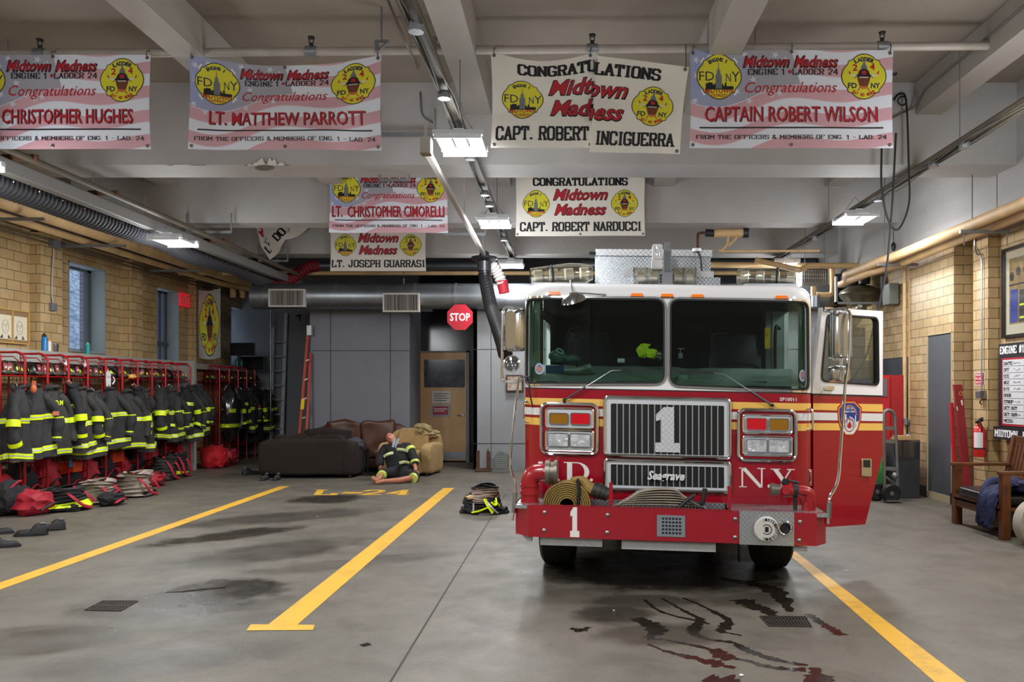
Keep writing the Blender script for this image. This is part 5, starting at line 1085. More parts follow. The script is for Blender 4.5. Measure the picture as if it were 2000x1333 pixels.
# struts across the beams, ceiling brackets
for (lab, px0, px1, py, D, h) in (('short galvanised strut lying across the bay right of the second banner', 742, 850, 263, 9.3, .04), ('galvanised strut under the second beam beside the middle lights', 868, 948, 458, 12.7, .04), ('short galvanised strut left of the small banners', 365, 452, 454, 12.7, .04), ('short galvanised strut under the ragged banner', 505, 562, 510, 15.6, .04), ('short galvanised strut left of the middle fitting', 742, 800, 352, 9.9, .03)):
    a, b = W(px0, py, D), W(px1, py, D)
    t = thing('unistrut', lab, 'strut', a); part(lambda m: [m.bar(a, b, .04, h), m.bar(a, a+V((0, 0, .3)), .02), m.bar(b, b+V((0, 0, .3)), .02)], 'bar', GALV, t, smooth=0, split=True)
for lab, px, py, D in (('small angled steel bracket above the second banner', 745, 84, 7.6), ('small steel bracket on the ceiling beside the middle tray', 858, 78, 7.7)):
    p = W(px, py, D); simple('ceiling_bracket', CH, lab, 'bracket', lambda m: [m.box(p.x-.06, p.x+.07, p.y-.02, p.y+.02, p.z+.01, p.z+.025), m.bar(p+V((.06, 0, .01)), p+V((-.03, 0, -.07)), .02), m.box(p.x-.06, p.x-.03, p.y-.02, p.y+.02, p.z-.08, p.z+.01), m.cyl(p, (p.x, p.y, ZC), .008)], smooth=0)
# conduits on the ceiling
simple('ceiling_conduit', mat('conduit_grey', '#6f6a63', .5, .3), 'thin grey conduit running along the ceiling left of the middle tray', 'conduit', lambda m: m.tube(catmull([W(757, 0, 7.3), W(800, 100, 7.4)+V((0, 0, .0)), W(818, 140, 9.4), W(822, 190, 9.45), W(826, 225, 9.45), W(845, 240, 9.44)], 5), .012, 6))
simple('ceiling_conduit', MATS['conduit_grey'], 'thin dark conduit running along the ceiling joist on the right', 'conduit', lambda m: m.tube([(4.02, 5.5, 4.98), (4.02, 9.2, 4.98), (3.98, 9.42, 4.85), (3.7, 9.45, 4.72), (3.4, 9.45, 4.72)], .014, 6))
simple('hanging_cable', mat('cable_black', '#17181b', .5), 'looping black cable hanging on the beam right of the last banner', 'cable', lambda m: [m.tube(catmull([W(1745, 195, 9.46), W(1758, 183, 9.46), W(1770, 200, 9.35), W(1775, 330, 9.3), W(1775, 400, 9.3), W(1755, 448, 9.3), W(1735, 430, 9.3), W(1722, 370, 9.3), W(1722, 290, 9.3)], 6), .012, 6), m.tube(catmull([W(1750, 260, 9.3), W(1748, 300, 9.3), W(1742, 410, 9.3), W(1732, 520, 9.3), W(1718, 590, 9.3), W(1706, 640, 9.3), W(1690, 700, 9.3), W(1660, 752, 9.2)], 6), .012, 6), m.tube([W(1762, 197, 9.38)+V((.05*math.cos(a), 0, .05*math.sin(a))) for a in [2*PI*i/14 for i in range(14)]], .01, 6, closed=True)], split=True)
simple('ceiling_camera', DARK, 'small black camera on a bracket right of the last banner', 'camera', lambda m: [m.blob(W(1747, 136, 9.2), (.04, .05, .07), .1), m.bar(W(1741, 116, 9.2), W(1768, 114, 9.4), .02), m.bar(W(1745, 118, 9.2), W(1747, 130, 9.2), .02)])
simple('valve_wheel', DARK, 'small black pulley hanging above the truck bay on the right', 'pulley', lambda m: [m.blob(W(1745, 482, 12.9), (.035, .03, .07), .05), m.cyl(W(1745, 478, 12.9), W(1745, 445, 12.9), .006)])
# ---- banners
def flagmat():
    m = mat('flag_print', '#dfe3ea', .35); nt = m.node_tree; b = nt.nodes['Principled BSDF']
    uv = nt.nodes.new('ShaderNodeUVMap'); uv.uv_map = 'flat'; sx = nt.nodes.new('ShaderNodeSeparateXYZ'); nt.links.new(uv.outputs[0], sx.inputs[0])
    def mth(op, a, c=None):
        x = nt.nodes.new('ShaderNodeMath'); x.operation = op
        for k, v in ((0, a), (1, c)):
            if v is None: continue
            if isinstance(v, (int, float)): x.inputs[k].default_value = v
            else: nt.links.new(v, x.inputs[k])
        return x.outputs[0]
    u, v = sx.outputs[0], sx.outputs[1]      # u 0..2, v 0..1
    wv = mth('ADD', mth('MULTIPLY', mth('SINE', mth('MULTIPLY', u, 5.2)), .055), mth('MULTIPLY', mth('SINE', mth('ADD', mth('MULTIPLY', u, 2.4), 1.2)), .06))
    vv = mth('ADD', mth('SUBTRACT', v, mth('MULTIPLY', u, .05)), wv)
    st = mth('FRACT', mth('MULTIPLY', vv, 3.9)); r = nt.nodes.new('ShaderNodeMapRange'); r.inputs[1].default_value = .47; r.inputs[2].default_value = .53; nt.links.new(st, r.inputs[0])
    mx = nt.nodes.new('ShaderNodeMix'); mx.data_type = 'RGBA'; mx.inputs[6].default_value = lin('#dde1ec'); mx.inputs[7].default_value = lin('#cfa2ac'); nt.links.new(r.outputs[0], mx.inputs[0])
    # grey-blue canton, top left, with a wavy lower edge
    c1 = mth('LESS_THAN', mth('ADD', u, mth('MULTIPLY', v, .25)), 1.25); c2 = mth('GREATER_THAN', vv, .52)
    cn = nt.nodes.new('ShaderNodeMix'); cn.data_type = 'RGBA'; cn.inputs[6].default_value = lin('#9ba4cc'); cn.inputs[7].default_value = lin('#a6a4ae'); nt.links.new(mth('MULTIPLY', u, 1.4), cn.inputs[0])
    m2 = nt.nodes.new('ShaderNodeMix'); m2.data_type = 'RGBA'; nt.links.new(mth('MULTIPLY', c1, c2), m2.inputs[0]); nt.links.new(mx.outputs[2], m2.inputs[6]); nt.links.new(cn.outputs[2], m2.inputs[7])
    nt.links.new(m2.outputs[2], b.inputs['Base Color']); return m
FLAG = flagmat()
def shield(cx, cz, r):
    """round-sided fire-company shield outline"""
    o = []
    for q in range(4):
        a0 = PI/4+q*PI/2
        for i in range(16):
            t = i/16; d = min(t, 1-t)
            rr = r*(.98-.9*d if d < .09 else .899+.101*math.sin(PI*min(1, max(0, (t-.09)/.82))))
            o.append((cx+rr*math.cos(a0+t*PI/2), cz+rr*math.sin(a0+t*PI/2)))
    return o
def emblem_engine(root, cx, cz, r, mp, n, cs):
    e = part(lambda m: m.prism(shield(cx, cz, r), mp, n, cs=cs), 'emblem', BLK, root, smooth=0, label='round yellow engine company emblem')
    k = part(lambda m: m.prism(shield(cx, cz, r*.96), mp, n+.0008, cs=cs), 'emblem_field', PYEL, e, smooth=0)
    def txt(s_, a, b, c, d, m, f=text2d, **q): m.flat(fit(f(s_, **q), cx+a*r, cx+b*r, cz+c*r, cz+d*r), mp, n+.0016, cs=cs)
    part(lambda m: [txt('FD', -.88, -.22, -.18, .22, m), txt('N', .30, .52, -.22, .14, m), txt('Y', .55, .9, -.22, .22, m)]+[arc_text('ENGINE 1', (cx, cz), .74*r, 122, 64, .17*r, m, mp, n+.0016, .05)], 'emblem_text', NAVY, e, smooth=0)
    part(lambda m: [m.prism([(cx+a*r, cz+c*r) for a, c in ((-.16, -.52), (-.16, .05), (-.10, .12), (-.10, .26), (-.04, .34), (-.03, .62), (-.01, .62), (0, .34), (.06, .26), (.06, .12), (.12, .05), (.12, -.52))], mp, n+.0022, cs=cs)], 'emblem_tower', GREY, e, smooth=0)
    def sk(m):
        x = -.60; rr = random.Random(5)
        while x < .6:
            w_ = .06+.06*rr.random(); h = .08+.2*rr.random(); m.prism([(cx+x*r, cz-.56*r), (cx+(x+w_)*r, cz-.56*r), (cx+(x+w_)*r, cz+(-.52+h)*r), (cx+x*r, cz+(-.52+h)*r)], mp, n+.0019); x += w_
    part(sk, 'emblem_skyline', BLK, e, smooth=0)
    part(lambda m: [txt('MIDTOWN', -.64, .62, -.72, -.5, m, bold=.03), txt('EXPRESS', -.36, .36, -.9, -.75, m, bold=.02)], 'emblem_red_text', PRED, e, smooth=0)
    part(lambda m: [m.prism([(cx+s*a*r, cz+t*c*r) for a, c in ((.62, .78), (.68, .84), (.84, .62), (.78, .57))], mp, n+.002) for s in (-1, 1) for t in (-1, 1)], 'emblem_notch', WH, e, smooth=0)
BRWN = mat('print_brown', '#6d3a24', .5); BONE = mat('print_bone', '#d7d2c4', .5); ORG = mat('print_orange', '#c46a35', .5)
def emblem_ladder(root, cx, cz, r, mp, n, cs, kx=1, f1='FD', f2='NY'):
    def Q(pts): return [(cx+a*r*kx, cz+c*r) for a, c in pts]
    sh = [(cx+(x-cx)*kx, z) for x, z in shield(cx, cz, r)]; sh2 = [(cx+(x-cx)*kx, z) for x, z in shield(cx, cz, r*.96)]
    e = part(lambda m: m.prism(sh, mp, n, cs=cs), 'emblem', BLK, root, smooth=0, label='round yellow ladder company emblem')
    part(lambda m: m.prism(sh2, mp, n+.0008, cs=cs), 'emblem_field', PYEL, e, smooth=0)
    def txt(s_, a, b, c, d, m, f=text2d, **q): m.flat(fit(f(s_, **q), cx+a*r*kx, cx+b*r*kx, cz+c*r, cz+d*r), mp, n+.0016, cs=cs)
    part(lambda m: [txt(f1, -.70, -.30, -.52, -.28, m, bold=.03), txt(f2, .32, .72, -.52, -.28, m, bold=.03), arc_text('LADDER', (cx, cz), .76*r, 118, 62, .19*r, m, mp, n+.0016, .05)], 'emblem_text', NAVY, e, smooth=0)
    part(lambda m: [txt('2', -.50, -.28, .24, .54, m, bold=.03), txt('4', .26, .48, .28, .58, m, bold=.03), arc_text('SAY NO MORE', (cx, cz), .80*r, 236, 304, .16*r, m, mp, n+.0016, .05, .10*r)], 'emblem_red_text', PRED, e, smooth=0)
    part(lambda m: m.prism(Q([(-.16, .25), (-.12, .45), (-.05, .55), (0, .85), (.05, .55), (.12, .45), (.16, .25)]), mp, n+.0016), 'emblem_tower', GREY, e, smooth=0)
    part(lambda m: [m.prism(Q([(-.48, -.12), (-.3, -.02), (-.25, -.22), (-.16, -.48), (0, -.55), (.16, -.48), (.25, -.22), (.3, -.02), (.5, -.1), (.3, .04), (-.3, .04)]), mp, n+.0019)], 'emblem_bull_head', BRWN, e, smooth=0)
    part(lambda m: [m.prism(Q([(s*.28, -.02), (s*.58, .04), (s*.62, .12), (s*.55, .10), (s*.28, .08)]), mp, n+.0022) for s in (-1, 1)]+[m.prism(Q([(-.2, -.06), (.2, -.06), (.2, -.02), (-.2, -.02)]), mp, n+.0031)], 'emblem_horn', BONE, e, smooth=0)
    part(lambda m: [m.prism(Q([(s*.58, .10), (s*.64, .10), (s*.68, .26), (s*.6, .18)]), mp, n+.0025) for s in (-1, 1)], 'emblem_flame', PRED, e, smooth=0)
    part(lambda m: [m.prism(Q([(-.36, .02), (-.24, -.03), (.24, -.03), (.36, .02), (.26, .1), (.2, .26), (0, .34), (-.2, .26), (-.26, .1)]), mp, n+.0028)], 'emblem_helmet', BLK, e, smooth=0)
    part(lambda m: m.prism(Q([(-.1, .08), (.1, .08), (.11, .22), (0, .27), (-.11, .22)]), mp, n+.0034), 'emblem_badge', PRED, e, smooth=0)
    part(lambda m: [m.prism(Q([(-.16, -.42), (.16, -.42), (.1, -.54), (-.1, -.54)]), mp, n+.0024)]+[m.prism(Q([(s*.1, -.42), (s*.16, -.42), (s*.28, -.62), (s*.22, -.64)]), mp, n+.0022) for s in (-1, 1)], 'emblem_muzzle', ORG, e, smooth=0)
def script(s_, x0, x1, z0, z1, mp, n, cs, root, m1=PRED, outline=True, bold=.015, nm='script_lettering'):
    f = fit(text2d(s_, bold, .32), x0, x1, z0, z1)
    if outline: part(lambda m: m.flat(fit(text2d(s_, bold+.028, .32), x0-.012, x1+.012, z0-.014, z1+.010), mp, n, cs=cs), nm+'_outline', BLK, root, smooth=0)
    part(lambda m: m.flat(f, mp, n+.0012, cs=cs), nm, m1, root, smooth=0)
def plain(s_, x0, x1, z0, z1, mp, n, cs, root, m1, f=text2d, nm='lettering', shadow=None, **q):
    if shadow: part(lambda m: m.flat(fit(f(s_, **q), x0+.008, x1+.008, z0-.006, z1-.004), mp, n, cs=cs), nm+'_shadow', shadow, root, smooth=0)
    part(lambda m: m.flat(fit(f(s_, **q), x0, x1, z0, z1), mp, n+.0012, cs=cs), nm, m1, root, smooth=0)
def set_flat_uv(o, W_, H_, inv):
    me = o.data; l = me.uv_layers.new(name='flat')
    for lp in me.loops:
        c = me.vertices[lp.vertex_index].co+LOC[o.name]; s, z = inv(c); l.data[lp.index].uv = (s/W_*2, z/H_)
def banner(lab, x, y, ztop, W_, H_, kind, lines, sag=0, wave=.012, ph=0, grom=True, fold=None, tilt=0, cord=True):
    """banner hung by its top edge; s across 0..W, z down from 0 to -H"""
    cs = .05
    def mp(s, z, n=0):
        u = s/W_; v = -z/H_
        dz = -sag*math.sin(PI*min(1, max(0, u)))**.8*max(0, 1-v*1.15)*1.0 if sag else 0
        yy = -wave*(math.sin(u*9+ph)*.7+math.sin(u*17+v*4+ph*2)*.35+math.sin(v*6+u*3+ph)*.5)*(.3+.7*min(1, v*2+.2))
        xx = -.02*W_*math.sin(PI*v)*(1-2*u)*(.3 if not fold else .4)*-1
        if fold:
            fz = fold; d = s-fz
            if d > 0: xx -= .015+.085*v; dz -= .045+.02*u*(1 if True else 0); yy -= .0
            dz += -.09*math.sin(PI*min(1, s/fz))*max(0, 1-v*1.6) if d < 0 else -.10*(d/(W_-fz))*max(0, 1-v*.9)
            yy += (.03 if d < 0 else -.02)
        return V((x+s+xx, y+yy-n, ztop+z+dz+tilt*s))
    root = thing('banner', lab, 'banner', mp(W_/2, 0), group='congratulation banners')
    nu, nv = int(W_/.035), int(H_/.035)
    def fab(m): m.flat(([(W_*i/nu, -H_*j/nv) for i in range(nu+1) for j in range(nv+1)], [(i*(nv+1)+j, (i+1)*(nv+1)+j, (i+1)*(nv+1)+j+1, i*(nv+1)+j+1) for i in range(nu) for j in range(nv)]), mp, -.0015, 0)
    fo = MB(); fab(fo)
    # invert: vertices come in grid order for both sides, so the flat uv is rebuilt from the same lattice
    f = build(fo, 'fabric', FLAG if kind == 'flag' else VINYL, root, smooth=60)
    if kind == 'flag':
        me = f.data; l = me.uv_layers.new(name='flat'); N = (nu+1)*(nv+1)
        for lp in me.loops:
            k = lp.vertex_index % N; i, j = divmod(k, nv+1); l.data[lp.index].uv = (2*i/nu, 1-j/nv)
    if kind == 'flag':
        rr = random.Random(3)
        st_ = []
        for a, b in ((.03, .1), (.10, .06), (.03, .26), (.07, .38), (.02, .52), (.27, .04), (.34, .12), (.31, .3), (.36, .42), (.42, .05), (.47, .1), (.40, .46), (.44, .44), (.52, .03), (.23, .42), (.29, .52), (.22, .2), (.08, .6)):
            st_.append(star(a*W_, -b*H_, .038*W_/1.83, .2+rr.random()))
        part(lambda m: [m.prism(q, mp, .0012) for q in st_], 'printed_stars', mat('print_star', '#cfd3de', .4), root, smooth=0)
    lines(mp, root, W_, H_, cs)
    if grom: part(lambda m: [m.lathe([(.012, -.004), (.018, 0), (.012, .004)], mp(s, z, .002), 'y', 10) for s, z in ((.03, -.03), (W_/2, -.02), (W_-.03, -.03), (.03, -H_+.03), (W_/2, -H_+.03), (W_-.03, -H_+.03))], 'grommet', BRZ, root, split=True)
    if cord: part(lambda m: [m.tube(catmull([mp(s, -.03, .006), mp(s, 0, .02)+V((0, 0, .02)), V((mp(s, 0).x+.01, DP-.045 if y < 9 else y, pz(mp(s, 0).x) if y < 9 else ztop+.1)), V((mp(s, 0).x+.02, DP if y < 9 else y+.16, (pz(mp(s, 0).x)+.045) if y < 9 else ztop+.12))], 3), .005, 5) for s in (.03, W_/2 if not sag else W_-.03, W_-.03)], 'tie_cord', mat('tie_grey', '#4b4a4a', .5), root, split=True)
    return root
def flag_lines(name, rng=(.12, .86), nz=(-.73, -.575), bold=.0):
    def f(mp, root, W_, H_, cs):
        r = .225*H_*1.04
        emblem_engine(root, .142*W_, -.27*H_, r, mp, .0015, cs); emblem_ladder(root, .858*W_, -.27*H_, r, mp, .0015, cs)
        script('Midtown', .265*W_, .485*W_, -.17*H_, -.065*H_, mp, .0018, cs, root); script('Madness', .515*W_, .725*W_, -.17*H_, -.065*H_, mp, .0018, cs, root)
        plain('ENGINE 1  LADDER 24', .285*W_, .73*W_, -.255*H_, -.19*H_, mp, .002, cs, root, BLK, f=slab2d, th=.95)
        part(lambda m: m.prism(circ(.492*W_, -.222*H_, .009*W_, 10), mp, .0035), 'bullet', PRED, root, smooth=0)
        script('Congratulations', .27*W_, .725*W_, -.47*H_, -.325*H_, mp, .0018, cs, root, outline=False, bold=0)
        plain(name, rng[0]*W_, rng[1]*W_, nz[0]*H_, nz[1]*H_, mp, .0018, cs, root, PRED, shadow=BLK, bold=bold+.01)
        part(lambda m: m.prism([(.045*W_, -.80*H_), (.955*W_, -.80*H_), (.955*W_, -.785*H_), (.045*W_, -.785*H_)], mp, .0018, cs=cs), 'rule_line', BLK, root, smooth=0)
        plain('FROM THE OFFICERS & MEMBERS OF ENG. 1 - LAD. 24', .03*W_, .97*W_, -.91*H_, -.865*H_, mp, .002, cs, root, BLK, f=slab2d, th=.9)
    return f
def white_lines(name, top='CONGRATULATIONS', nr=(.02, .97)):
    def f(mp, root, W_, H_, cs):
        r = .22*H_
        emblem_engine(root, .155*W_, -.48*H_, r, mp, .0015, cs); emblem_ladder(root, .845*W_, -.48*H_, r, mp, .0015, cs)
        if top: plain(top, .13*W_, .87*W_, -.20*H_, -.06*H_, mp, .002, cs, root, BLK, f=slab2d, th=1.35)
        script('Midtown', .29*W_, .71*W_, -.42*H_, -.25*H_, mp, .0018, cs, root, bold=.02); script('Madness', .30*W_, .70*W_, -.66*H_, -.49*H_, mp, .0018, cs, root, bold=.02)
        plain(name, nr[0]*W_, nr[1]*W_, -.93*H_, -.77*H_, mp, .002, cs, root, BLK, f=slab2d, th=1.25)
    return f
def bx(px, D): return (px-CX)*D/FPX
def bz(py, D): return EYE+(CY-py)*D/FPX
k = DP/FPX
banner('flag-patterned banner cut by the left edge, above the black hose', bx(-78, DP), DP-.06, bz(112, DP), 378*k, 183*k, 'flag', flag_lines('CHRISTOPHER HUGHES', (.235, .915)), ph=1, wave=.008)
banner('sagging flag-patterned banner, second from the left of the front row', bx(375, DP), DP-.06, bz(110, DP), 372*k, 186*k, 'flag', flag_lines('LT. MATTHEW PARROTT', (.10, .92)), sag=.115, ph=2.4, wave=.02)
banner('white banner folded in the middle with big black name lettering', bx(960, DP), DP-.10, bz(107, DP), 385*k, 186*k, 'white', white_lines('CAPT. ROBERT   INCIGUERRA'), ph=.6, wave=.01, fold=.53*385*k, sag=0)
banner('flat flag-patterned banner right of the folded one, for a captain', bx(1345, DP), DP-.06, bz(103, DP), 395*k, 190*k, 'flag', flag_lines('CAPTAIN ROBERT WILSON', (.07, .925)), ph=3, wave=.006)
D5 = 12.66
banner('smaller flag-patterned banner hanging behind the first beam, left of the sloping track', bx(643, D5), D5, bz(336, D5), 232*D5/FPX, 119*D5/FPX, 'flag', flag_lines('LT.  CHRISTOPHER CIMORELLI', (.02, .97), (-.74, -.56)), ph=2, wave=.012, grom=False, cord=True)
banner('smaller white banner behind the first beam, above the roof of the engine', bx(1007, D5), D5, bz(340, D5), 253*D5/FPX, 122*D5/FPX, 'white', white_lines('CAPT. ROBERT NARDUCCI', nr=(.03, .97)), ph=1.5, wave=.008, tilt=.006)
D7 = 15.5
banner('smallest cream banner hanging below another banner in the middle', bx(645, D7), D7, bz(432, D7), 187*D7/FPX, 98*D7/FPX, 'white', white_lines('LT. JOSEPH GUARRASI', nr=(.01, .99)), ph=.3, wave=.006, grom=False)
# ragged banner hanging by one corner
t = thing('banner', 'ragged cream banner hanging crumpled by its corners under the second beam', 'banner', W(550, 445, 15.5), group='congratulation banners')
def rag(pts): return lambda m: m.flat(mesh2d([(p.x, p.z) for p in [W(a, b, 15.5) for a, b in pts]]), lambda s, z, n: V((s, 15.5+.05*math.sin(s*9+z*5)-n, z)), -.002, 0, cs=.05, cz=.05)
part(rag([(497, 438), (508, 480), (525, 507), (545, 494), (560, 465), (575, 438)]), 'fabric', VINYL, t, smooth=60)
part(rag([(556, 470), (570, 465), (592, 455), (612, 440), (600, 436), (560, 440)]), 'fabric_fold', VINYL, t, smooth=60)
def ragtxt(s_, a, b, h, f, m, m2=None):
    p, q = W(*a, 15.5), W(*b, 15.5); d = (q-p); L = d.length; d.normalize(); nn = V((-d.z, 0, d.x))
    m.flat(fit(f(s_), 0, L, 0, h), lambda s, z, n: V((p+d*s+nn*z).xyz)+V((0, .05*math.sin((p+d*s).x*9+p.z*5)-.006-n, 0)))
part(lambda m: [ragtxt('LT.', (524, 496), (544, 478), .16, lambda s_: slab2d(s_, 1.3), m), ragtxt('DO', (545, 474), (562, 455), .17, lambda s_: slab2d(s_, 1.3), m), ragtxt('ENG', (520, 476), (533, 456), .07, lambda s_: slab2d(s_, .9), m)], 'lettering', BLK, t, smooth=0)
part(lambda m: ragtxt('M', (513, 464), (522, 450), .14, lambda s_: text2d(s_, .03, .3), m), 'script_lettering', PRED, t, smooth=0)
# ================================================================== turnout gear racks on the left
RX0, RX1, RZ = -7.5, -8.06, 2.13
MESHM = mat('wire_mesh', '#8e1a20', .4, .3); BAD = mat('badge_red', '#c2202a', .4)
def rack_bay(y, w_, lab, group, sign):
    t = thing('gear_rack', lab, 'gear rack', (RX0, y, 0), group=group)
    def frame(yy): return lambda m: m.tube(catmull([(RX0, yy, 0), (RX0, yy, RZ-.22), (RX0, yy, RZ-.12), (RX0-.03, yy, RZ-.04), (RX0-.11, yy, RZ), (RX0-.2, yy, RZ), (RX1, yy, RZ)], 4), .017, 8)
    part(frame(y), 'side_frame', RACK, t)
    part(lambda m: [m.tube([(RX0-.06, y, .32), (RX0-.06, y, RZ-.15), (RX0-.16, y, RZ-.06), (RX1, y, RZ-.06)], .008, 6), m.tube([(RX1, y, 0), (RX1, y, RZ)], .015, 6)], 'rear_post', RACK, t)
    part(lambda m: [m.tube([(RX0+.0, y, 1.80), (RX0, y+w_, 1.80)], .008, 6), m.box(RX1, RX0-.01, y, y+w_, 1.795, 1.805), m.tube([(RX1, y, RZ-.02), (RX1, y+w_, RZ-.02)], .012, 6), m.tube([(RX0-.02, y, .36), (RX0-.02, y+w_, .36)], .008, 6), m.box(RX1, RX0-.05, y, y+w_, .35, .36)], 'shelf', RACK, t, smooth=0)
    part(lambda m: [m.tube([(RX1, y+w_*k/6, .3), (RX1, y+w_*k/6, RZ)], .0035, 4) for k in range(7)]+[m.tube([(RX1, y, .3+z*.12), (RX1, y+w_, .3+z*.12)], .0035, 4) for z in range(16)], 'wire_back', MESHM, t)
    part(lambda m: m.box(RX1+.01, RX1+.02, y+.06, y+w_-.06, 1.92, 2.08), 'name_plate', BAD, t, smooth=0)
    part(lambda m: m.box(RX1-.02, RX1+.03, y+.18, y+.22, RZ-.02, RZ+.05), 'top_bracket', RACK, t, smooth=0)
    if sign: part(lambda m: [m.prism(star(0, 0, .085, k=.42), lambda s, z, n: V((RX0-.12+n, y+.13+s*.75, 1.99+z*1.15)), 0, .004)], 'star_plaque', WH, t, smooth=0)
    return t
ordn = ['first', 'second', 'third', 'fourth', 'fifth', 'sixth', 'seventh', 'eighth', 'ninth', 'tenth', 'eleventh', 'twelfth']
BW = .497
BY = [10.84+BW*i for i in range(-1, 11)]
for i, y in enumerate(BY):
    lab = 'red tubular gear rack bay cut by the left edge of the photo' if i == 0 else ('red tubular gear rack bay with a white star plaque, %s of the two' % ('nearer' if i == 4 else 'farther') if i in (4, 5) else 'red tubular gear rack bay of the long near row, %s from the left edge' % ordn[i])
    rack_bay(y, BW, lab, 'gear racks of the near row', i in (4, 5))
part(lambda m: m.tube(catmull([(RX0, 16.31, 0), (RX0, 16.31, RZ-.22), (RX0, 16.31, RZ-.12), (RX0-.03, 16.31, RZ-.04), (RX0-.11, 16.31, RZ), (RX1, 16.31, RZ)], 4), .017, 8), 'end_frame', RACK, bpy.data.objects['gear_rack.011'])
BY2 = [17.7+BW*i for i in range(5)]
for i, y in enumerate(BY2):
    rack_bay(y, BW, 'red tubular gear rack bay of the far row by the corner, %s back' % ordn[i], 'gear racks of the far row', False)
# wire door of the far row's first bay
t = thing('rack_gate', 'red wire-mesh gate standing across the near end of the far gear row', 'gate', (-7.45, 17.55, 0))
part(lambda m: m.tube([(-8.1, 17.5, .12), (-8.1, 17.5, 2.0), (-7.42, 17.5, 2.0), (-7.42, 17.5, .12)], .014, 6, closed=True), 'gate_frame', RACK, t)
part(lambda m: [m.tube([(-8.1+.68*k/7, 17.5, .12), (-8.1+.68*k/7, 17.5, 2.0)], .003, 4) for k in range(8)]+[m.tube([(-8.1, 17.5, .12+.12*k), (-7.42, 17.5, .12+.12*k)], .003, 4) for k in range(16)], 'gate_mesh', MESHM, t)

# ---- helmets
def helmet(name, lab, body, pos, rz, badge=True, sc=1, shield=mat('badge_dark_red', '#7d1620', .4)):
    t = thing(name, lab, 'helmet', (0, 0, 0), group='fire helmets on the rack shelves')
    part(lambda m: m.surf(lambda u, v: V(((.14+.0*v)*math.cos(2*PI*u)*math.cos(v*PI/2)*1.05*(1+.03*math.cos(16*PI*u)*(1-v)), .115*math.sin(2*PI*u)*math.cos(v*PI/2), .055+.135*math.sin(v*PI/2))), 32, 8, wu=True), 'dome', body, t)
    part(lambda m: m.surf(lambda u, v: V(((.135+(.045+.09*max(0, -math.cos(2*PI*u))**1.5)*v)*math.cos(2*PI*u), (.112+.045*v)*math.sin(2*PI*u), .058-.035*v*(1+.6*max(0, -math.cos(2*PI*u))))), 32, 3, wu=True), 'brim', body, t)
    part(lambda m: [m.tube([(.145*math.cos(a)*math.cos(b)*1.06, .12*math.sin(a)*math.cos(b), .06+.14*math.sin(b)) for b in [PI/2*k/6 for k in range(7)]], .006, 5) for a in (0, PI/2, PI, -PI/2)], 'ridge', body, t, split=True)
    part(lambda m: [m.prism([(-.035*s_, .0), (.03, .0), (0, .045)], lambda a, z, n: V((.06*k+a*.8, (.118+n)*sg, .075+z)), -.01, .006) for sg in (-1, 1) for k in (-1, 1) for s_ in (1,)], 'reflective_patch', LIME, t, split=True)
    if badge:
        b = part(lambda m: m.prism(roundpoly([(-.032, 0), (.032, 0), (.038, .08), (0, .11), (-.038, .08)], .015), lambda s, z, n: V((.152+n-z*.15, s, .065+z)), 0, .006), 'front_shield', shield, t)
        part(lambda m: m.flat(fit(text2d('24', .03), -.018, .018, .03, .06), lambda s, z, n: V((.16+n-z*.15, s, .065+z)), .001), 'shield_number', WH, b, smooth=0)
    part(lambda m: m.blob((.17, .0, .04), (.02, .09, .03), .1, sub=2), 'face_visor', mat('visor_smoke', '#4a4438', .2), t)
    return put(t, pos, rz, sc)
HB = mat('helmet_black', '#171613', .35, bump=.3, bscale=20); HT = mat('helmet_brown', '#3a2f22', .4, bump=.3, bscale=20)
h0 = helmet('fire_helmet', 'black leather-style fire helmet on the first rack shelf from the left edge', HB, (RX0-.17, BY[0]+.25, 1.806), .3)
h1 = helmet('fire_helmet', 'brown sooty fire helmet on the second rack shelf from the left edge', HT, (RX0-.17, BY[1]+.17, 1.806), -.2)
rnd = random.Random(8)
for i, y in enumerate(BY[1:]+BY2):
    for k in range(2):
        if i == 0 and k == 0: continue
        row = 'near' if i < 11 else 'far'; n_ = ordn[(i+1) if i < 11 else i-11]
        dup((h0, h1)[(i+k) % 2], (RX0-.17+rnd.uniform(-.05, .02), y+(.14 if k == 0 else .37)+rnd.uniform(-.03, .03), 1.806), rnd.uniform(-.8, .7), rnd.uniform(.92, 1.05), label='%s fire helmet on the %s shelf of the %s gear row, %s of its pair' % (('black', 'brown')[(i+k) % 2], n_, row, ('nearer', 'farther')[k]))
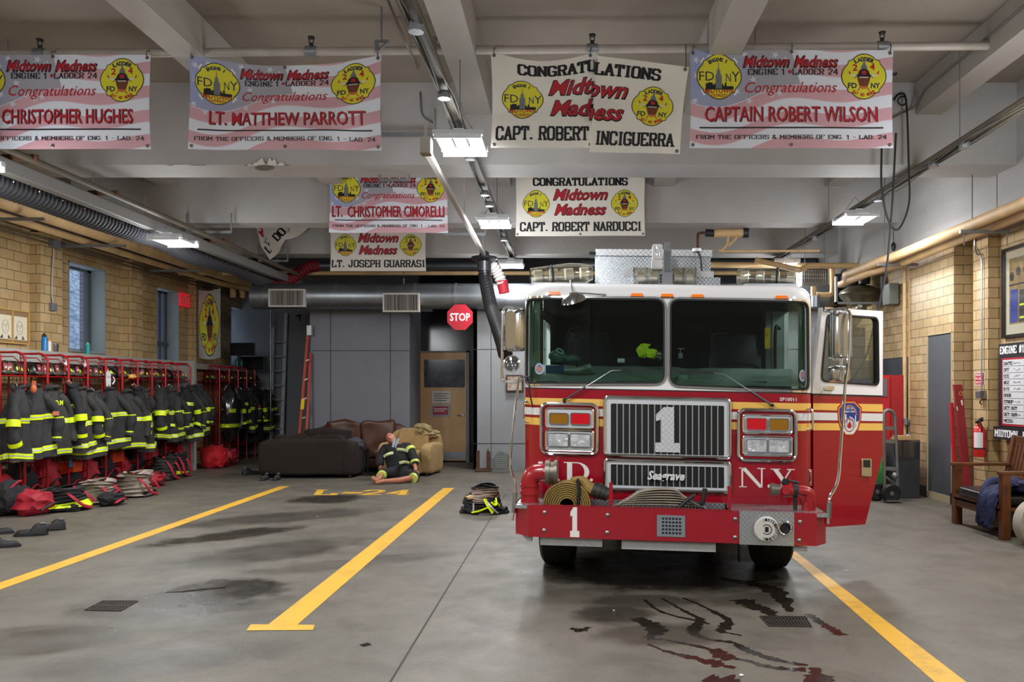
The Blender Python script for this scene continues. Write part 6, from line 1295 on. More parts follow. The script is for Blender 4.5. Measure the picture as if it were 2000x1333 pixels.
# ---- turnout coats
def coat(name, lab, seed, body, w0=.24, len_=1.0, fl_=0, letters=None, bands=(.46, .93), sl_b=(.42, .72)):
    """hangs from its collar at the origin; broad side faces +x"""
    t = thing(name, lab, 'turnout coat', (0, 0, 0), group='turnout coats hanging on the racks')
    def S_(u, v, off=0):
        a = 2*PI*u; wy = .05+(w0-.05)*min(1, (v/.42))**.75+.05*v; wx = .05+.055*min(1, v*3)+.04*v
        f = 1+(.16*math.sin(5*a+seed)+.09*math.sin(9*a+seed*2+v*4)+.12*noise.noise(V((math.cos(a)*2, v*5, seed))))*min(1, v*2.5)
        return V(((wx*math.cos(a)+.0)*f+math.cos(a)*off+.02*math.sin(seed+v*5), (wy*math.sin(a))*f+math.sin(a)*off+.02*math.sin(v*4+seed*3), -len_*v-.02*math.sin(2*a+seed)*v))
    part(lambda m: m.surf(lambda u, v: S_(u, v), 40, 24, wu=True), 'coat_body', body, t, smooth=60)
    for v0 in bands: part(lambda m: m.surf(lambda u, v: S_(u, v0-.035+.07*v, .006), 40, 3, wu=True), 'body_band', LIME, t, smooth=60)
    if bands: part(lambda m: [m.surf(lambda u, v: S_(u, v0-.008+.016*v, .009), 40, 2, wu=True) for v0 in bands], 'silver_strip', SILV, t, smooth=60, split=True)
    for sg in (-1, 1):
        sp_ = catmull([(.02, sg*(w0*.42), -.13), (.05, sg*(w0*.86), -.26), (.07+.02*math.sin(seed), sg*(w0+.075), -.45), (.09, sg*(w0+.06+.03*math.sin(seed*2+sg)), -.66), (.10, sg*(w0+.03), -.80)], 5)
        rr = lambda q: (.07+.012*math.sin(q*17+seed+sg))*(1-.08*q)
        s1 = part(lambda m: m.tube(sp_, rr, 12), 'sleeve', body, t, smooth=60)
        n = len(sp_)
        part(lambda m: [m.tube(sp_[i:i+3], lambda q: rr(i/n)+.006, 12, caps=False) for i in (int(n*.5), n-4)], 'sleeve_band', LIME, s1, smooth=60)
    part(lambda m: m.tube(catmull([(0, -.07, -.05), (.07, -.03, -.01), (.075, .03, -.01), (0, .07, -.05), (-.06, 0, -.0)], 4, True), .024, 8, closed=True), 'collar', body, t)
    if letters: part(lambda m: m.flat(fit(text2d(letters, .03), -.09, .09, -.27, -.19), lambda s, z, n: V((.125+n, -s*-1, z)), 0), 'name_letters', LIME, t, smooth=0)
    part(lambda m: m.tube([(0, 0, -.05), (0, 0, .02), (-.03, 0, .05), (-.06, 0, .02)], .005, 5), 'hook_loop', STEEL, t)
    return t
GB = mat('turnout_brownish', '#33312e', .85, var=.3, vscale=9, bump=.4, bscale=25)
c0 = coat('turnout_coat', 'dark turnout coat with lime bands hanging at the left edge of the photo', 1.0, GEAR)
c1 = coat('turnout_coat', 'turnout coat with a small flag patch on its sleeve, on the near gear row', 2.3, GEAR, bands=(.44, .88))
c2 = coat('turnout_coat', 'turnout coat with lime letters high on its back, on the near gear row', 4.1, GB, bands=(.5, .94))
c3 = coat('turnout_coat', 'turnout coat with bands set high, hanging twisted on the near gear row', 6.7, GEARK, w0=.19, bands=(.36, .80), len_=.92)
c4 = coat('turnout_coat', 'brown-tinged turnout coat with a low hem band on the near gear row', 8.9, GB, w0=.21, bands=(.57, .90), len_=1.04)
protos = [c0, c3, c1, c4, c2]
xs0 = RX0+.17
put(c0, (xs0, BY[0]+.58, 1.66), 0.2); put(c1, (xs0+.02, BY[1]+.38, 1.68), -.35); put(c2, (xs0, BY[2]+.30, 1.66), -.15); put(c3, (xs0, BY[3]+.28, 1.70), .7); put(c4, (xs0+.03, BY[4]+.12, 1.62), -.6)
part(lambda m: 0, 'x', GEAR, None) if 0 else None
lo = ['broad', 'narrow', 'swung', 'bulky', 'slim', 'creased', 'open', 'sagging', 'long', 'short', 'stiff', 'limp']
spots = [(2, .80), (3, .85), (4, .70), (5, .62), (6, .50), (7, .42), (7, .82), (8, .62), (9, .42), (9, .80), (10, .52), (10, .95), (11, .45), (11, .95)]
for k, (b, f) in enumerate(spots):
    dup(protos[(k*2+1) % 5], (xs0+rnd.uniform(-.05, .08), BY[b]+f*BW, 1.66+rnd.uniform(-.08, .06)), rnd.uniform(-1.0, .9), (rnd.uniform(.9, 1.15), rnd.uniform(.8, 1.02), rnd.uniform(.88, 1.04)), label='%s turnout coat, %s half of the %s bay, near gear row' % (lo[k % 12], 'nearer' if f < .5 else 'farther', ordn[b]))
part(lambda m: m.prism(rrect(-.05, .05, -.03, .03), lambda s, z, n: V((.135+n, .23+s, -.40+z)), 0, .004), 'flag_patch', mat('patch_orange', '#b5674a', .6), c1, smooth=0)
part(lambda m: m.flat(fit(text2d('D.M', .03), -.07, .07, -.27, -.20), lambda s, z, n: V((.135+n, s, z)), 0), 'name_letters', LIME, c2, smooth=0)
cd_ = coat('turnout_coat', 'plain dark navy coat hanging long in the far gear row', 5.2, mat('navy_cloth', '#16181f', .9), bands=(), w0=.2, len_=1.3); put(cd_, (xs0-.0, BY2[3]+.1, 1.72), 0)
for k, (b, f) in enumerate(((1, .5), (2, .4), (4, .1), (4, .8))):
    dup(protos[(k+1) % 5], (xs0, BY2[b]+f*BW, 1.62), rnd.uniform(-.3, .3), (1, .95, .98), label='lime-banded turnout coat in the far gear row, %s back' % ordn[k])
# coat in clear plastic
t = thing('bagged_coat', 'turnout coat wrapped in shiny clear plastic behind the wire gate', 'turnout coat', (-7.35, 17.85, .55))
part(lambda m: m.blob((-7.35, 17.85, 1.12), (.2, .26, .55), .12, 3, 5), 'coat', GEARK, t)
part(lambda m: [m.surf(lambda u, v: V((-7.35+.205*math.cos(2*PI*u), 17.85+.265*math.sin(2*PI*u), z+.08*v)), 24, 2, wu=True) for z in (.80, 1.12)], 'band', LIME, t)
part(lambda m: m.blob((-7.35, 17.85, 1.12), (.24, .30, .62), .16, 4, 9), 'plastic_wrap', glassmat('clear_plastic', '#e8ebee', .12, .12), t)
# grab hooks, gloves, colored bits on the racks
simple('work_glove', mat('glove_orange', '#c4633a', .7), 'orange glove hung on a coat collar near the left edge', 'glove', lambda m: [m.blob((RX0+.28, BY[1]+.25, 1.62), (.035, .05, .06), .1, sub=2)]+[m.tube([(RX0+.28, BY[1]+.22+.02*k, 1.66), (RX0+.29, BY[1]+.215+.022*k, 1.73)], .01, 5) for k in range(4)])
simple('hand_sign', WH, 'white paper hand cut-out hooked on the sixth rack post', 'sign', lambda m: [m.prism(roundpoly([(-.06, 0), (.06, 0), (.07, .16), (-.07, .16)], .02), lambda s, z, n: V((RX0+.03+n, BY[6]+.02+s, 1.66+z)), 0, .008)]+[m.prism(rrect(-.064+.034*k, -.04+.034*k, .15, .24+.02*(k in (1, 2))), lambda s, z, n: V((RX0+.03+n, BY[6]+.02+s, 1.66+z)), 0, .008) for k in range(4)]+[m.tube(catmull([(RX0+.04, BY[6]+.12, 1.7), (RX0+.05, BY[6]+.17, 1.76), (RX0+.05, BY[6]+.13, 1.82)], 4), .012)])
simple('work_glove', YEL, 'yellow leather gloves lying on the eighth rack shelf', 'glove', lambda m: [m.blob((RX0-.05, BY[8]-.1, 1.84), (.06, .1, .04), .2, sub=3, seed=3)])
# pole wrapped in blue
simple('pike_pole', mat('pole_blue', '#3f6f96', .6), 'red pole with a blue wrap leaning on the fourth gear bay', 'pole', lambda m: m.cyl((RX0+.05, BY[3]+.46, .45), (RX0+.05, BY[3]+.46, 1.02), .028))
# ---- piles on the floor
def cloth_ring(m, c, r0, r1, h, seed, n=36, k=9, lean=0):
    def f(u, v):
        a = 2*PI*u; rr = (r0+(r1-r0)*v)*(1+.10*math.sin(3*a+seed)+.07*noise.noise(V((math.cos(a)*3, math.sin(a)*3, v*6+seed))))+.018*math.sin(v*22+seed+math.sin(a*2))
        return V(c)+V((rr*math.cos(a)+lean*v*h, rr*math.sin(a)*1.1, h*v+.02*math.sin(2*a+seed)*v))
    m.surf(f, n, k, wu=True)
def boots_pile(name, lab, c, main, band, seed, s=1.0, tall=.3):
    t = thing(name, lab, 'bunker pants', c, group='bunker pants rolled down over boots')
    x, y, z = c
    for sg in (-1, 1):
        b = part(lambda m: [m.tube(catmull([(x+.02, y+sg*.10*s, .03), (x+.10*s, y+sg*.10*s, .045), (x+.20*s, y+sg*.11*s, .04)], 4), lambda q: .05*s*(1-.25*q), 10), m.cyl((x, y+sg*.1*s, .02), (x, y+sg*.1*s, tall*.9), .06*s)], 'rubber_boot', BLACK, t)
        part(lambda m: m.tube([(x-.03, y+sg*.10*s, .012), (x+.21*s, y+sg*.11*s, .012)], .028*s, 6, sx=1.5), 'boot_sole', DARK, b)
    part(lambda m: [cloth_ring(m, (x, y, .03), .21*s, .17*s, tall*.62, seed), cloth_ring(m, (x, y, tall*.5), .16*s, .18*s, tall*.5, seed+2, lean=.1)], 'trouser_folds', main, t, smooth=60)
    part(lambda m: [cloth_ring(m, (x, y, tall*.9), .18*s, .10*s, .04, seed+4)], 'waistband', mat('waist_pink', '#b7a29a', .8) if main is TAN else main, t, smooth=60)
    if band: part(lambda m: cloth_ring(m, (x, y, .06), .222*s, .215*s, .07, seed, k=3), 'trouser_band', LIME, t, smooth=60)
    part(lambda m: [m.tube(catmull([(x+.05, y-.1*s, tall), (x+.2*s, y-.16*s, tall*.6), (x+.24*s, y-.1, .08), (x+.26*s, y+.06, .03)], 5), .012, 5, sx=2), m.tube(catmull([(x+.05, y+.1*s, tall), (x+.2*s, y+.05*s, tall*.7), (x+.25*s, y+.14, .1)], 5), .012, 5, sx=2)], 'suspender', REDC, t)
    return t
def G_(px, py): return FLR(px, py)
def cen(px, py, dx_=-.2): p = G_(px, py); return (p.x+dx_, p.y+.15, 0)
boots_pile('bunker_pants', 'black bunker pants with a broad lime band crumpled on the floor by the near racks', cen(112, 1000, 0), GEAR, True, 1, 1.3, .30)
boots_pile('bunker_pants', 'pale grey bunker pants with a wide open waist beside the black lime-banded pair', cen(178, 986, 0), TAN, False, 2, 1.15, .32)
boots_pile('bunker_pants', 'tan bunker pants slumped over boots in front of the sixth rack bay', cen(252, 972, 0), TAN, False, 3, 1.25, .36)
boots_pile('bunker_pants', 'brownish bunker pants leaning over boots near the end of the near row', cen(322, 940, -.1), GB, False, 4, 1.05, .42)
boots_pile('bunker_pants', 'dark bunker pants against the grey partition at the end of the near row', cen(352, 934, -.15), GEARK, True, 5, .95, .45)
boots_pile('bunker_pants', 'grey bunker pants slumped at the left edge of the photo', cen(28, 985, -.1), TAN, False, 6, 1.1, .55)
# the gear left on the open floor right of the middle line
p = G_(945, 1004); t = thing('bunker_pants', 'bunker pants rolled down over boots with lime straps, alone on the floor beside the engine', 'bunker pants', (p.x, p.y, 0))
PT = mat('bunker_pinkish', '#9d8b80', .85, var=.25, vscale=9, bump=.5, bscale=30); x, y = p.x, p.y+.12
for sg, a in ((-1, -1), (1, 1)):
    b = part(lambda m: m.tube(catmull([(x+sg*.12, y, .05), (x+sg*.20, y-.05, .05), (x+sg*.29, y-.09, .045)], 4), lambda q: .058*(1-.2*q), 10), 'rubber_boot', BLACK, t)
    part(lambda m: m.tube([(x+sg*.10, y, .014), (x+sg*.31, y-.09, .014)], .03, 6, sx=1.6), 'boot_sole', DARK, b)
part(lambda m: [cloth_ring(m, (x, y, .02), .24, .19, .18, 3.0), m.blob((x-.16, y-.04, .13), (.11, .10, .12), .2, seed=2)], 'trouser_legs', GEARK, t, smooth=60)
part(lambda m: [cloth_ring(m, (x, y, .15), .19, .17, .10, 1.5), cloth_ring(m, (x+.0, y, .22), .165, .17, .12, 4.0, lean=.2)], 'trouser_folds', PT, t, smooth=60)
part(lambda m: cloth_ring(m, (x+.02, y, .335), .18, .15, .025, 4.4), 'waistband', BLACK, t, smooth=60)
part(lambda m: m.blob((x-.15, y-.11, .21), (.08, .05, .03), .2, seed=7), 'knee_patch', mat('patch_cream', '#c5a77a', .8), t)
part(lambda m: [m.tube(catmull(q, 5), .014, 6, sx=2) for q in ([(x-.14, y-.22, .03), (x-.05, y-.24, .05), (x+.06, y-.22, .09)], [(x+.02, y-.19, .2), (x+.07, y-.24, .12), (x+.13, y-.24, .03)], [(x+.1, y-.2, .16), (x+.16, y-.2, .12), (x+.15, y-.14, .2)], [(x+.14, y-.18, .17), (x+.19, y-.15, .12), (x+.2, y-.1, .08)])], 'lime_strap', LIME, t)
part(lambda m: [m.tube(catmull([(x+.04, y-.2, .18), (x+.12, y-.27, .1), (x+.19, y-.22, .02)], 5), .012, 6), m.cyl((x-.12, y-.24, .05), (x-.12, y-.24, .15), .012)], 'buckle', SILV, t)
# red bags and loose gear under the racks
def bag(lab, c, r, m_, seed):
    t = thing('gear_bag', lab, 'bag', c, group='gear bags under the racks')
    part(lambda m: m.blob((c[0], c[1], r[2]*.9), r, .22, 2.2, seed, flat=.0), 'bag_body', m_, t)
    part(lambda m: [m.tube(catmull([(c[0]+r[0]*.3, c[1]-r[1]*.6, r[2]*1.4), (c[0]+r[0]*.7, c[1], r[2]*2.0), (c[0]+r[0]*.3, c[1]+r[1]*.6, r[2]*1.4)], 5), .014, 6), m.tube(catmull([(c[0]+r[0]*1.0, c[1]-r[1]*.8, r[2]*.5), (c[0]+r[0]*1.15, c[1], r[2]*.9), (c[0]+r[0]*1.0, c[1]+r[1]*.8, r[2]*.6)], 5), .012, 6, sx=2)], 'strap', BLACK if m_ is REDC else REDC, t)
bag('dark red duffel bag slumped on the floor near the left edge', cen(52, 1008, 0), (.22, .28, .16), REDC, 1)
bag('black and red bag on the floor at the left edge of the photo', cen(18, 1010, -.1), (.2, .25, .22), GEARK, 2)
bag('dark bag with red straps beside the pale grey bunker pants', cen(186, 990, .14), (.14, .2, .10), GEARK, 3)
bag('small red bag on the floor under the seventh rack bay', cen(300, 952, -.05), (.14, .2, .12), REDC, 4)
bag('bright red bag sagging at the foot of the wire gate', cen(412, 916, 0), (.25, .28, .24), mat('bag_red', '#c01f2a', .6, var=.3, vscale=8), 5)
bag('red bag on the floor under the far gear row', cen(455, 912, -.2), (.2, .3, .2), REDC, 6)
for i in range(11):
    y = BY[i+1]+.2
    bag('dark bundle stuffed in the bottom of the %s bay of the near gear row' % ordn[i+1] if i % 2 else 'red bundle stuffed in the bottom of the %s bay of the near gear row' % ordn[i+1], (RX0-.2, y, 0), (.2, .22, .26+.04*(i % 3)), GEARK if i % 2 else REDC, 10+i)
simple('storage_case', mat('case_orange', '#c8451f', .45), 'orange plastic case on the low shelf of the seventh bay', 'case', lambda m: m.box(RX0-.25, RX0+.02, BY[6]+.2, BY[6]+.52, .40, .58), bevel=.01)
simple('storage_case', mat('case_orange', '#c8451f', .45), 'orange plastic case low in the fifth bay beside a white sheet', 'case', lambda m: m.box(RX0-.2, RX0+.08, BY[4]+.0, BY[4]+.22, .36, .52), bevel=.01)
# shoes
def shoe(lab, c, rz, group=None, sc=1):
    t = thing('shoe', lab, 'shoe', (0, 0, 0), group=group)
    def up_(u, v):
        x = -.145+.30*v; q = min(1, max(0, (v-.28)/.34)); h = .112-.062*(q*q*(3-2*q)); w_ = .036+.014*math.sin(PI*min(1, v*.9+.15))
        e = math.sqrt(max(.02, 1-(max(0, v-.80)/.20)**2))*math.sqrt(max(.3, 1-(max(0, .08-v)/.08)**2)); a = 2*PI*u
        return V((x, w_*e*math.cos(a)*(1-.25*max(0, math.sin(a))*(1-q)), .018+max(0, h*e*math.sin(a) if math.sin(a) > 0 else 0)))
    part(lambda m: m.surf(up_, 24, 20, wu=True), 'upper', BLACK, t, smooth=60)
    part(lambda m: m.tube([(-.10+.02*math.cos(a), .022*math.sin(a), .125) for a in [2*PI*i/12 for i in range(12)]], .009, 6, closed=True, sx=1), 'ankle_collar', GREY, t)
    part(lambda m: m.prism(roundpoly([(-.15, -.035), (.06, -.048), (.15, -.04), (.17, 0), (.15, .04), (.06, .048), (-.15, .035)], .03), lambda s, z, n: V((s, z, n)), 0, .024), 'sole', DARK, t)
    part(lambda m: [m.tube([(.0+.025*k, -.025, .085-.008*k), (.0+.025*k, .025, .085-.008*k)], .004, 4) for k in range(4)]+[m.tube(catmull([(-.01, 0, .09), (0, .04, .08), (.03, .06, .05)], 4), .003, 4)], 'laces', GREY, t)
    return put(t, c, rz, sc)
p = G_(62, 1047); shoe('black shoe on the floor at the left, left one of the pair', (p.x, p.y, 0), 3.5, 'pair of black shoes', 1.05); p = G_(88, 1040); shoe('black shoe on the floor at the left, right one of the pair', (p.x, p.y+.1, 0), 3.6, 'pair of black shoes')
p = G_(5, 1070); shoe('grey-black shoe cut by the left edge, the nearer one', (p.x, p.y, 0), .3); p = G_(-6, 1044); shoe('black shoe cut by the left edge, the farther one', (p.x, p.y, 0), .4)
p = G_(490, 928); shoe('black shoe on the floor between the far rack and the dark sofa', (p.x, p.y, 0), .8, sc=1.1)
for k, px in enumerate((519, 542)):
    p = G_(px, 938); shoe('small black shoe %s in front of the dark sofa' % ('standing on the left' if k == 0 else 'standing on the right'), (p.x, p.y-.05, 0), -1.6, sc=.9)
# things on the ledge
def bottle(lab, px, y, r, h, m_, cap, z0=2.27):
    y = 8.0*FPX/(CX-px) if y < 18 else y; x = (px-CX)*y/FPX; t = thing('drink_bottle', lab, 'bottle', (x, y, z0))
    part(lambda m: m.lathe([(.001, 0), (r, .0), (r, h*.78), (r*.7, h*.86), (.001, h*.87)], (x, y, z0), seg=14), 'bottle_body', m_, t)
    part(lambda m: m.lathe([(r*.72, h*.84), (r*.72, h*.95), (r*.35, h*.96), (r*.35, h*1.06), (.001, h*1.06)], (x, y, z0), seg=12), 'cap', cap, t)
yl = lambda px: 8.13*FPX/(CX-px)
Z_L = 2.215
bottle('blue water bottle with a black cap on the left ledge', 87, 12.7, .042, .26, mat('bottle_blue', '#1d79b8', .3), BLACK, 2.2)
bottle('white spray can with an orange top on the left ledge', 96, 12.78, .028, .19, WH, mat('orange_cap', '#f09a20', .4), 2.2)
bottle('teal water bottle under the first window', 171, 13.6, .045, .19, mat('bottle_teal', '#1f8f8b', .25), mat('cap_mint', '#7fc4ae', .4), 2.2)
for k, px in enumerate((463, 471)): bottle('small teal bottle under the black monitors, %s' % ('left one' if k == 0 else 'right one'), px, 18.9+.4*k, .045, .16, mat('bottle_teal', '#1f8f8b', .25), mat('bottle_teal', '#1f8f8b', .25), 2.17)
simple('plastic_cup', glassmat('cup_plastic', '#cfdbe8', .15), 'clear plastic cup on the ledge beside the blue bottle', 'cup', lambda m: m.lathe([(.028, 0), (.04, .13), (.038, .13), (.027, .006)], ((110-CX)*12.84/FPX, 12.84, 2.2), seg=14))
# black monitors in the corner
t = thing('monitor', 'black monitor on a pole in front of the far left window', 'monitor', W(472, 685, 18.6))
def Wb(a, b, c, d, D, th): 
    p, q = W(a, d, D), W(b, c, D); return lambda m: m.box(p.x, q.x, D, D+th, p.z, q.z)
part(Wb(449, 497, 670, 695, 18.6, .05), 'screen', mat('screen_black', '#050506', .35), t, smooth=0, bevel=.004); part(Wb(464, 469, 695, 716, 18.65, .04), 'stand', DARK, t, smooth=0)
simple('monitor', MATS['screen_black'], 'black box-like monitor behind the far end of the gear row', 'monitor', Wb(468, 515, 697, 721, 19.6, .25), smooth=0, bevel=.004)
# drawings, outlet, wall banner, exit sign, heater on the left wall
t = thing('framed_drawings', 'framed row of pencil portrait sketches on the left wall', 'picture', (XL+.02, 11.9, 2.3))
def LW(s, z, n): return V((XL+.02+n, s, z))
part(lambda m: m.prism(rrect(10.6, 12.42, 2.30, 2.78), LW, 0, .02), 'backing', mat('backing_brown', '#8f7350', .7), t, smooth=0)
part(lambda m: [m.prism(rrect(a, a+.33, 2.35, 2.70), LW, .02, .024) for a in (10.68, 11.04, 11.40, 11.75, 12.05)], 'sketch_paper', mat('sketch_paper', '#ddd3ba', .7), t, smooth=0)
part(lambda m: [m.prism(rrect(a, a+.02, 2.30, 2.78), LW, .02, .04) for a in (10.6, 11.015, 11.375, 11.73, 12.03, 12.40)]+[m.prism(rrect(10.6, 12.42, a, a+.015), LW, .02, .04) for a in (2.29, 2.775)], 'frame', mat('frame_gold', '#c9a254', .5), t, smooth=0)
def face(m):
    for a in (10.84, 11.2, 11.56, 11.90, 12.21):
        m.ring([(a+.07*math.cos(q), 2.53+.10*math.sin(q)) for q in [2*PI*i/20 for i in range(20)]], .004, LW, .0245, .026)
        for s in (-1, 1): m.prism(circ(a+s*.028, 2.55, .009, 8), LW, .026); m.tube([LW(a+s*.045, 2.57, .026), LW(a+s*.015, 2.572, .026)], .002, 4); m.prism([(a+s*.05, 2.36), (a+s*.12, 2.36), (a+s*.06, 2.42)], LW, .026)
        m.tube([LW(a-.025, 2.475, .026), LW(a, 2.48, .026), LW(a+.025, 2.475, .026)], .002, 4); m.tube([LW(a, 2.54, .026), LW(a+.008, 2.505, .026)], .0015, 4)
part(face, 'pencil_lines', mat('pencil', '#4f4a44', .8), t, smooth=0)
t = thing('wall_outlet', 'grey outlet box with a white conduit on the left brick pilaster', 'outlet', (XL+.17, 12.77, 2.85))
part(lambda m: m.box(XL+.17, XL+.23, 12.70, 12.82, 2.84, 2.96), 'box', GREY, t, bevel=.006)
part(lambda m: m.tube(catmull([(XL+.2, 12.76, 2.96), (XL+.19, 12.74, 3.2), (XL+.2, 12.78, 3.85)], 4), .011, 6), 'conduit', mat('conduit_white', '#b9b4aa', .5), t)
part(lambda m: m.box(XL+.17, XL+.27, 12.68, 12.84, 3.82, 3.94), 'junction', GREY, t, smooth=0)
simple('wall_conduit', BRN, 'dark conduit running along the top of the left brick wall', 'conduit', lambda m: [m.tube([(XL+.24, 8, 3.92), (XL+.24, 20, 3.92)], .014, 6), m.tube([(XL+.24, 8, 3.86), (XL+.24, 20, 3.86)], .014, 6)])
t = thing('exit_sign', 'red EXIT sign on the wall between the left windows', 'sign', (XL+.04, 17.45, 3.4))
part(lambda m: m.box(XL+.05, XL+.09, 17.2, 17.62, 3.38, 3.66), 'sign_plate', mat('exit_red', '#b31f2c', .4, emit='#d02030', estr=.4), t, smooth=0)
part(lambda m: m.box(XL+.0, XL+.05, 17.3, 17.5, 3.45, 3.6), 'sign_mount', GREY, t, smooth=0)
part(lambda m: m.flat(fit(text2d('EXIT', .03), 17.24, 17.58, 3.43, 3.61), lambda s, z, n: V((XL+.092+n, s, z)), 0), 'sign_text', mat('exit_text', '#e59a94', .5), t, smooth=0)
# ladder company banner hung on the left wall
bD = 17.62
def LB(s, z, n):
    p = W(388+55*s*(1-.02*z), 566+133*(1-z)+(4*math.sin(s*3)) , bD); return V((p.x, bD-n-.02*math.sin(s*7+z*3)-.3*s, p.z))
t = thing('banner', 'tall yellow and white ladder company banner hung on the left wall', 'banner', LB(.5, 0, 0))
part(lambda m: m.flat(([(i/20, j/40) for i in range(21) for j in range(41)], [(i*41+j, (i+1)*41+j, (i+1)*41+j+1, i*41+j+1) for i in range(20) for j in range(40)]), LB, -.002, 0), 'fabric', mat('cloth_grey_white', '#b5afa6', .7), t, smooth=60)
def LB2(s, z, n): return LB(.5+(s)*1.0, .5+z, n)
emblem_ladder(t, 0, 0, .455, LB2, .004, .06, 1.02)
t = thing('unit_heater', 'dark grilled unit heater high in the left corner', 'heater', W(455, 548, 18.2))
part(lambda m: [m.cyl((W(a, 540, 18.4).x, 18.4, W(a, 536, 18.4).z), (W(a, 540, 18.4).x, 18.4, ZC), .008) for a in (440, 470)], 'hanger_rod', STEEL, t, split=True)
p, q = W(432, 560, 18.2), W(478, 535, 18.2)
part(lambda m: m.box(p.x, q.x, 18.2, 18.6, p.z, q.z), 'casing', DARK, t, smooth=0)
part(lambda m: [m.box(p.x+.03+k*.048, p.x+.045+k*.048, 18.19, 18.2, p.z+.04, q.z-.03) for k in range(10)], 'grille', STEEL, t, smooth=0)
part(lambda m: [m.cyl(W(455, 562, 18.3), W(455, 582, 18.3), .07), m.tube(catmull([W(470, 562, 18.3), W(474, 575, 18.3), W(472, 582, 18.3)], 4), .06)], 'pipe_stub', PIPEM, t, split=True)
# ================================================================== far end: ducts, sofas, ladders, mannequin
DUCT = mat('duct_metal', '#8b9095', .38, .85, var=.2, vscale=1.6, bump=.12, bscale=6)
t = thing('air_duct', 'large round galvanised air duct running across the back of the garage', 'duct', (-3, 16.2, 3.5))
yD = 16.1; zD = EYE+(763-579)*yD/FPX; rD = 25*yD/FPX
part(lambda m: m.tube([(-6.15, yD, zD), (-6.05, yD, zD), (-3.6, yD, zD), (-3.35, yD, zD-.03), (-3.1, yD, zD), (1.2, yD, zD), (5.1, yD, zD)], lambda q: rD, 24), 'duct', DUCT, t, smooth=50)
part(lambda m: [m.cyl((x, yD, zD), (x+.05, yD, zD), rD+.012, seg=24) for x in (-6.0, -5.9, -4.55, -3.0, -2.2, -1.2, .4, 2)], 'duct_seam', DUCT, t, split=True)
for lab, a, b, c, d in (('left grille', 525, 596, 565, 600), ('middle grille', 748, 819, 573, 610)):
    p, q = W(a, d, yD-rD-.03), W(b, c, yD-rD-.03)
    g = part(lambda m: m.flat(mesh2d(rrect(p.x, q.x, p.z, q.z), [rrect(p.x+.03, q.x-.03, p.z+.03, q.z-.03)]), lambda s, z, n: V((s, yD-rD-.04-n, z)), -.1, .02), 'air_grille', mat('grille_cream', '#b5b0a8', .5), t, smooth=0, label=lab)
    rr = random.Random(a)
    part(lambda m: [m.box(p.x+.03+k*(q.x-p.x-.06)/30, p.x+.036+.012*rr.random()+k*(q.x-p.x-.06)/30, yD-rD-.05, yD-rD-.03, p.z+.03, q.z-.03) for k in range(30)], 'louvre', mat('louvre', '#7c766e', .5), g, smooth=0)
    part(lambda m: m.box(p.x+.02, q.x-.02, yD-rD-.02, yD-rD+.02, p.z+.02, q.z-.02), 'grille_back', GRB, g, smooth=0)
pipe('thin beige pipe crossing the back of the garage under the last beam', [(-8, 16.9, 4.02), (6, 16.9, 4.02)], .045)
pipe('dark spiral duct crossing behind the roof of the engine', [(.3, 16.9, 4.18), (5.1, 16.9, 4.18)], .13, name='spiral_duct', m_=DUCT)
simple('pull_cord', DARK, 'black cord handle hanging in front of the back air duct', 'cord', lambda m: [m.cyl(W(788, 545, 15.9), W(788, 556, 15.9), .03, .015), m.cyl(W(788, 530, 15.9), W(788, 545, 15.9), .006)])
# ladders
t = thing('aluminium_ladder', 'tall aluminium ladder leaning against the far left wall', 'ladder', W(540, 880, 20.3))
ya = 20.3
part(lambda m: [m.bar(W(528, 905, ya), W(534, 640, ya+.15), .05, .08), m.bar(W(549, 905, ya), W(559, 612, ya+.15), .05, .08)], 'rail', mat('aluminium', '#c3c6c9', .4, .35), t, smooth=0)
for k in range(9):
    f = k/9; part(lambda m: m.cyl(W(528+6*f, 895-255*f, ya-.02), W(549.5+8.5*f, 895-255*f, ya-.02), .014, seg=8), 'rung', MATS['aluminium'], t, split=True)
FG = mat('fibreglass_orange', '#a5391c', .45)
t = thing('orange_ladder', 'orange fibreglass stepladder folded and leaning beside the grey panel', 'ladder', W(590, 870, 16.8))
part(lambda m: [m.bar(W(580, 912, 16.6), W(603, 640, 16.9), .06, .05), m.bar(W(596, 912, 16.5), W(607, 690, 16.9), .04, .05)], 'rail', FG, t, smooth=0)
part(lambda m: [m.bar(W(580+22*f, 905-250*f, 16.7), W(592+14*f, 903-250*f, 16.7), .025) for f in (.05, .2, .35, .5, .65, .8)]+[m.box(*sorted((W(599, 640, 16.8).x, W(608, 640, 16.8).x)), 16.8, 16.9, W(600, 655, 16.8).z, W(600, 636, 16.8).z)], 'step', MATS['aluminium'], t, smooth=0)
part(lambda m: m.bar(W(590, 800, 16.55), W(592, 780, 16.6), .07, .01), 'warning_label', mat('label_yellow', '#e3c21c', .5), t, smooth=0)
simple('standing_pole', STEEL, 'slim vertical steel pole against the back wall behind the dark sofa', 'pole', lambda m: m.cyl(W(528.5, 905, 19.9), W(528.5, 604, 19.9), .02))
simple('door_closer', DARK, 'small dark bracket high on the far left back wall', 'bracket', lambda m: [m.blob(W(584, 617, 20.56), (.07, .05, .035), .1, sub=2), m.bar(W(584, 617, 20.5), W(585, 627, 20.5), .02)])
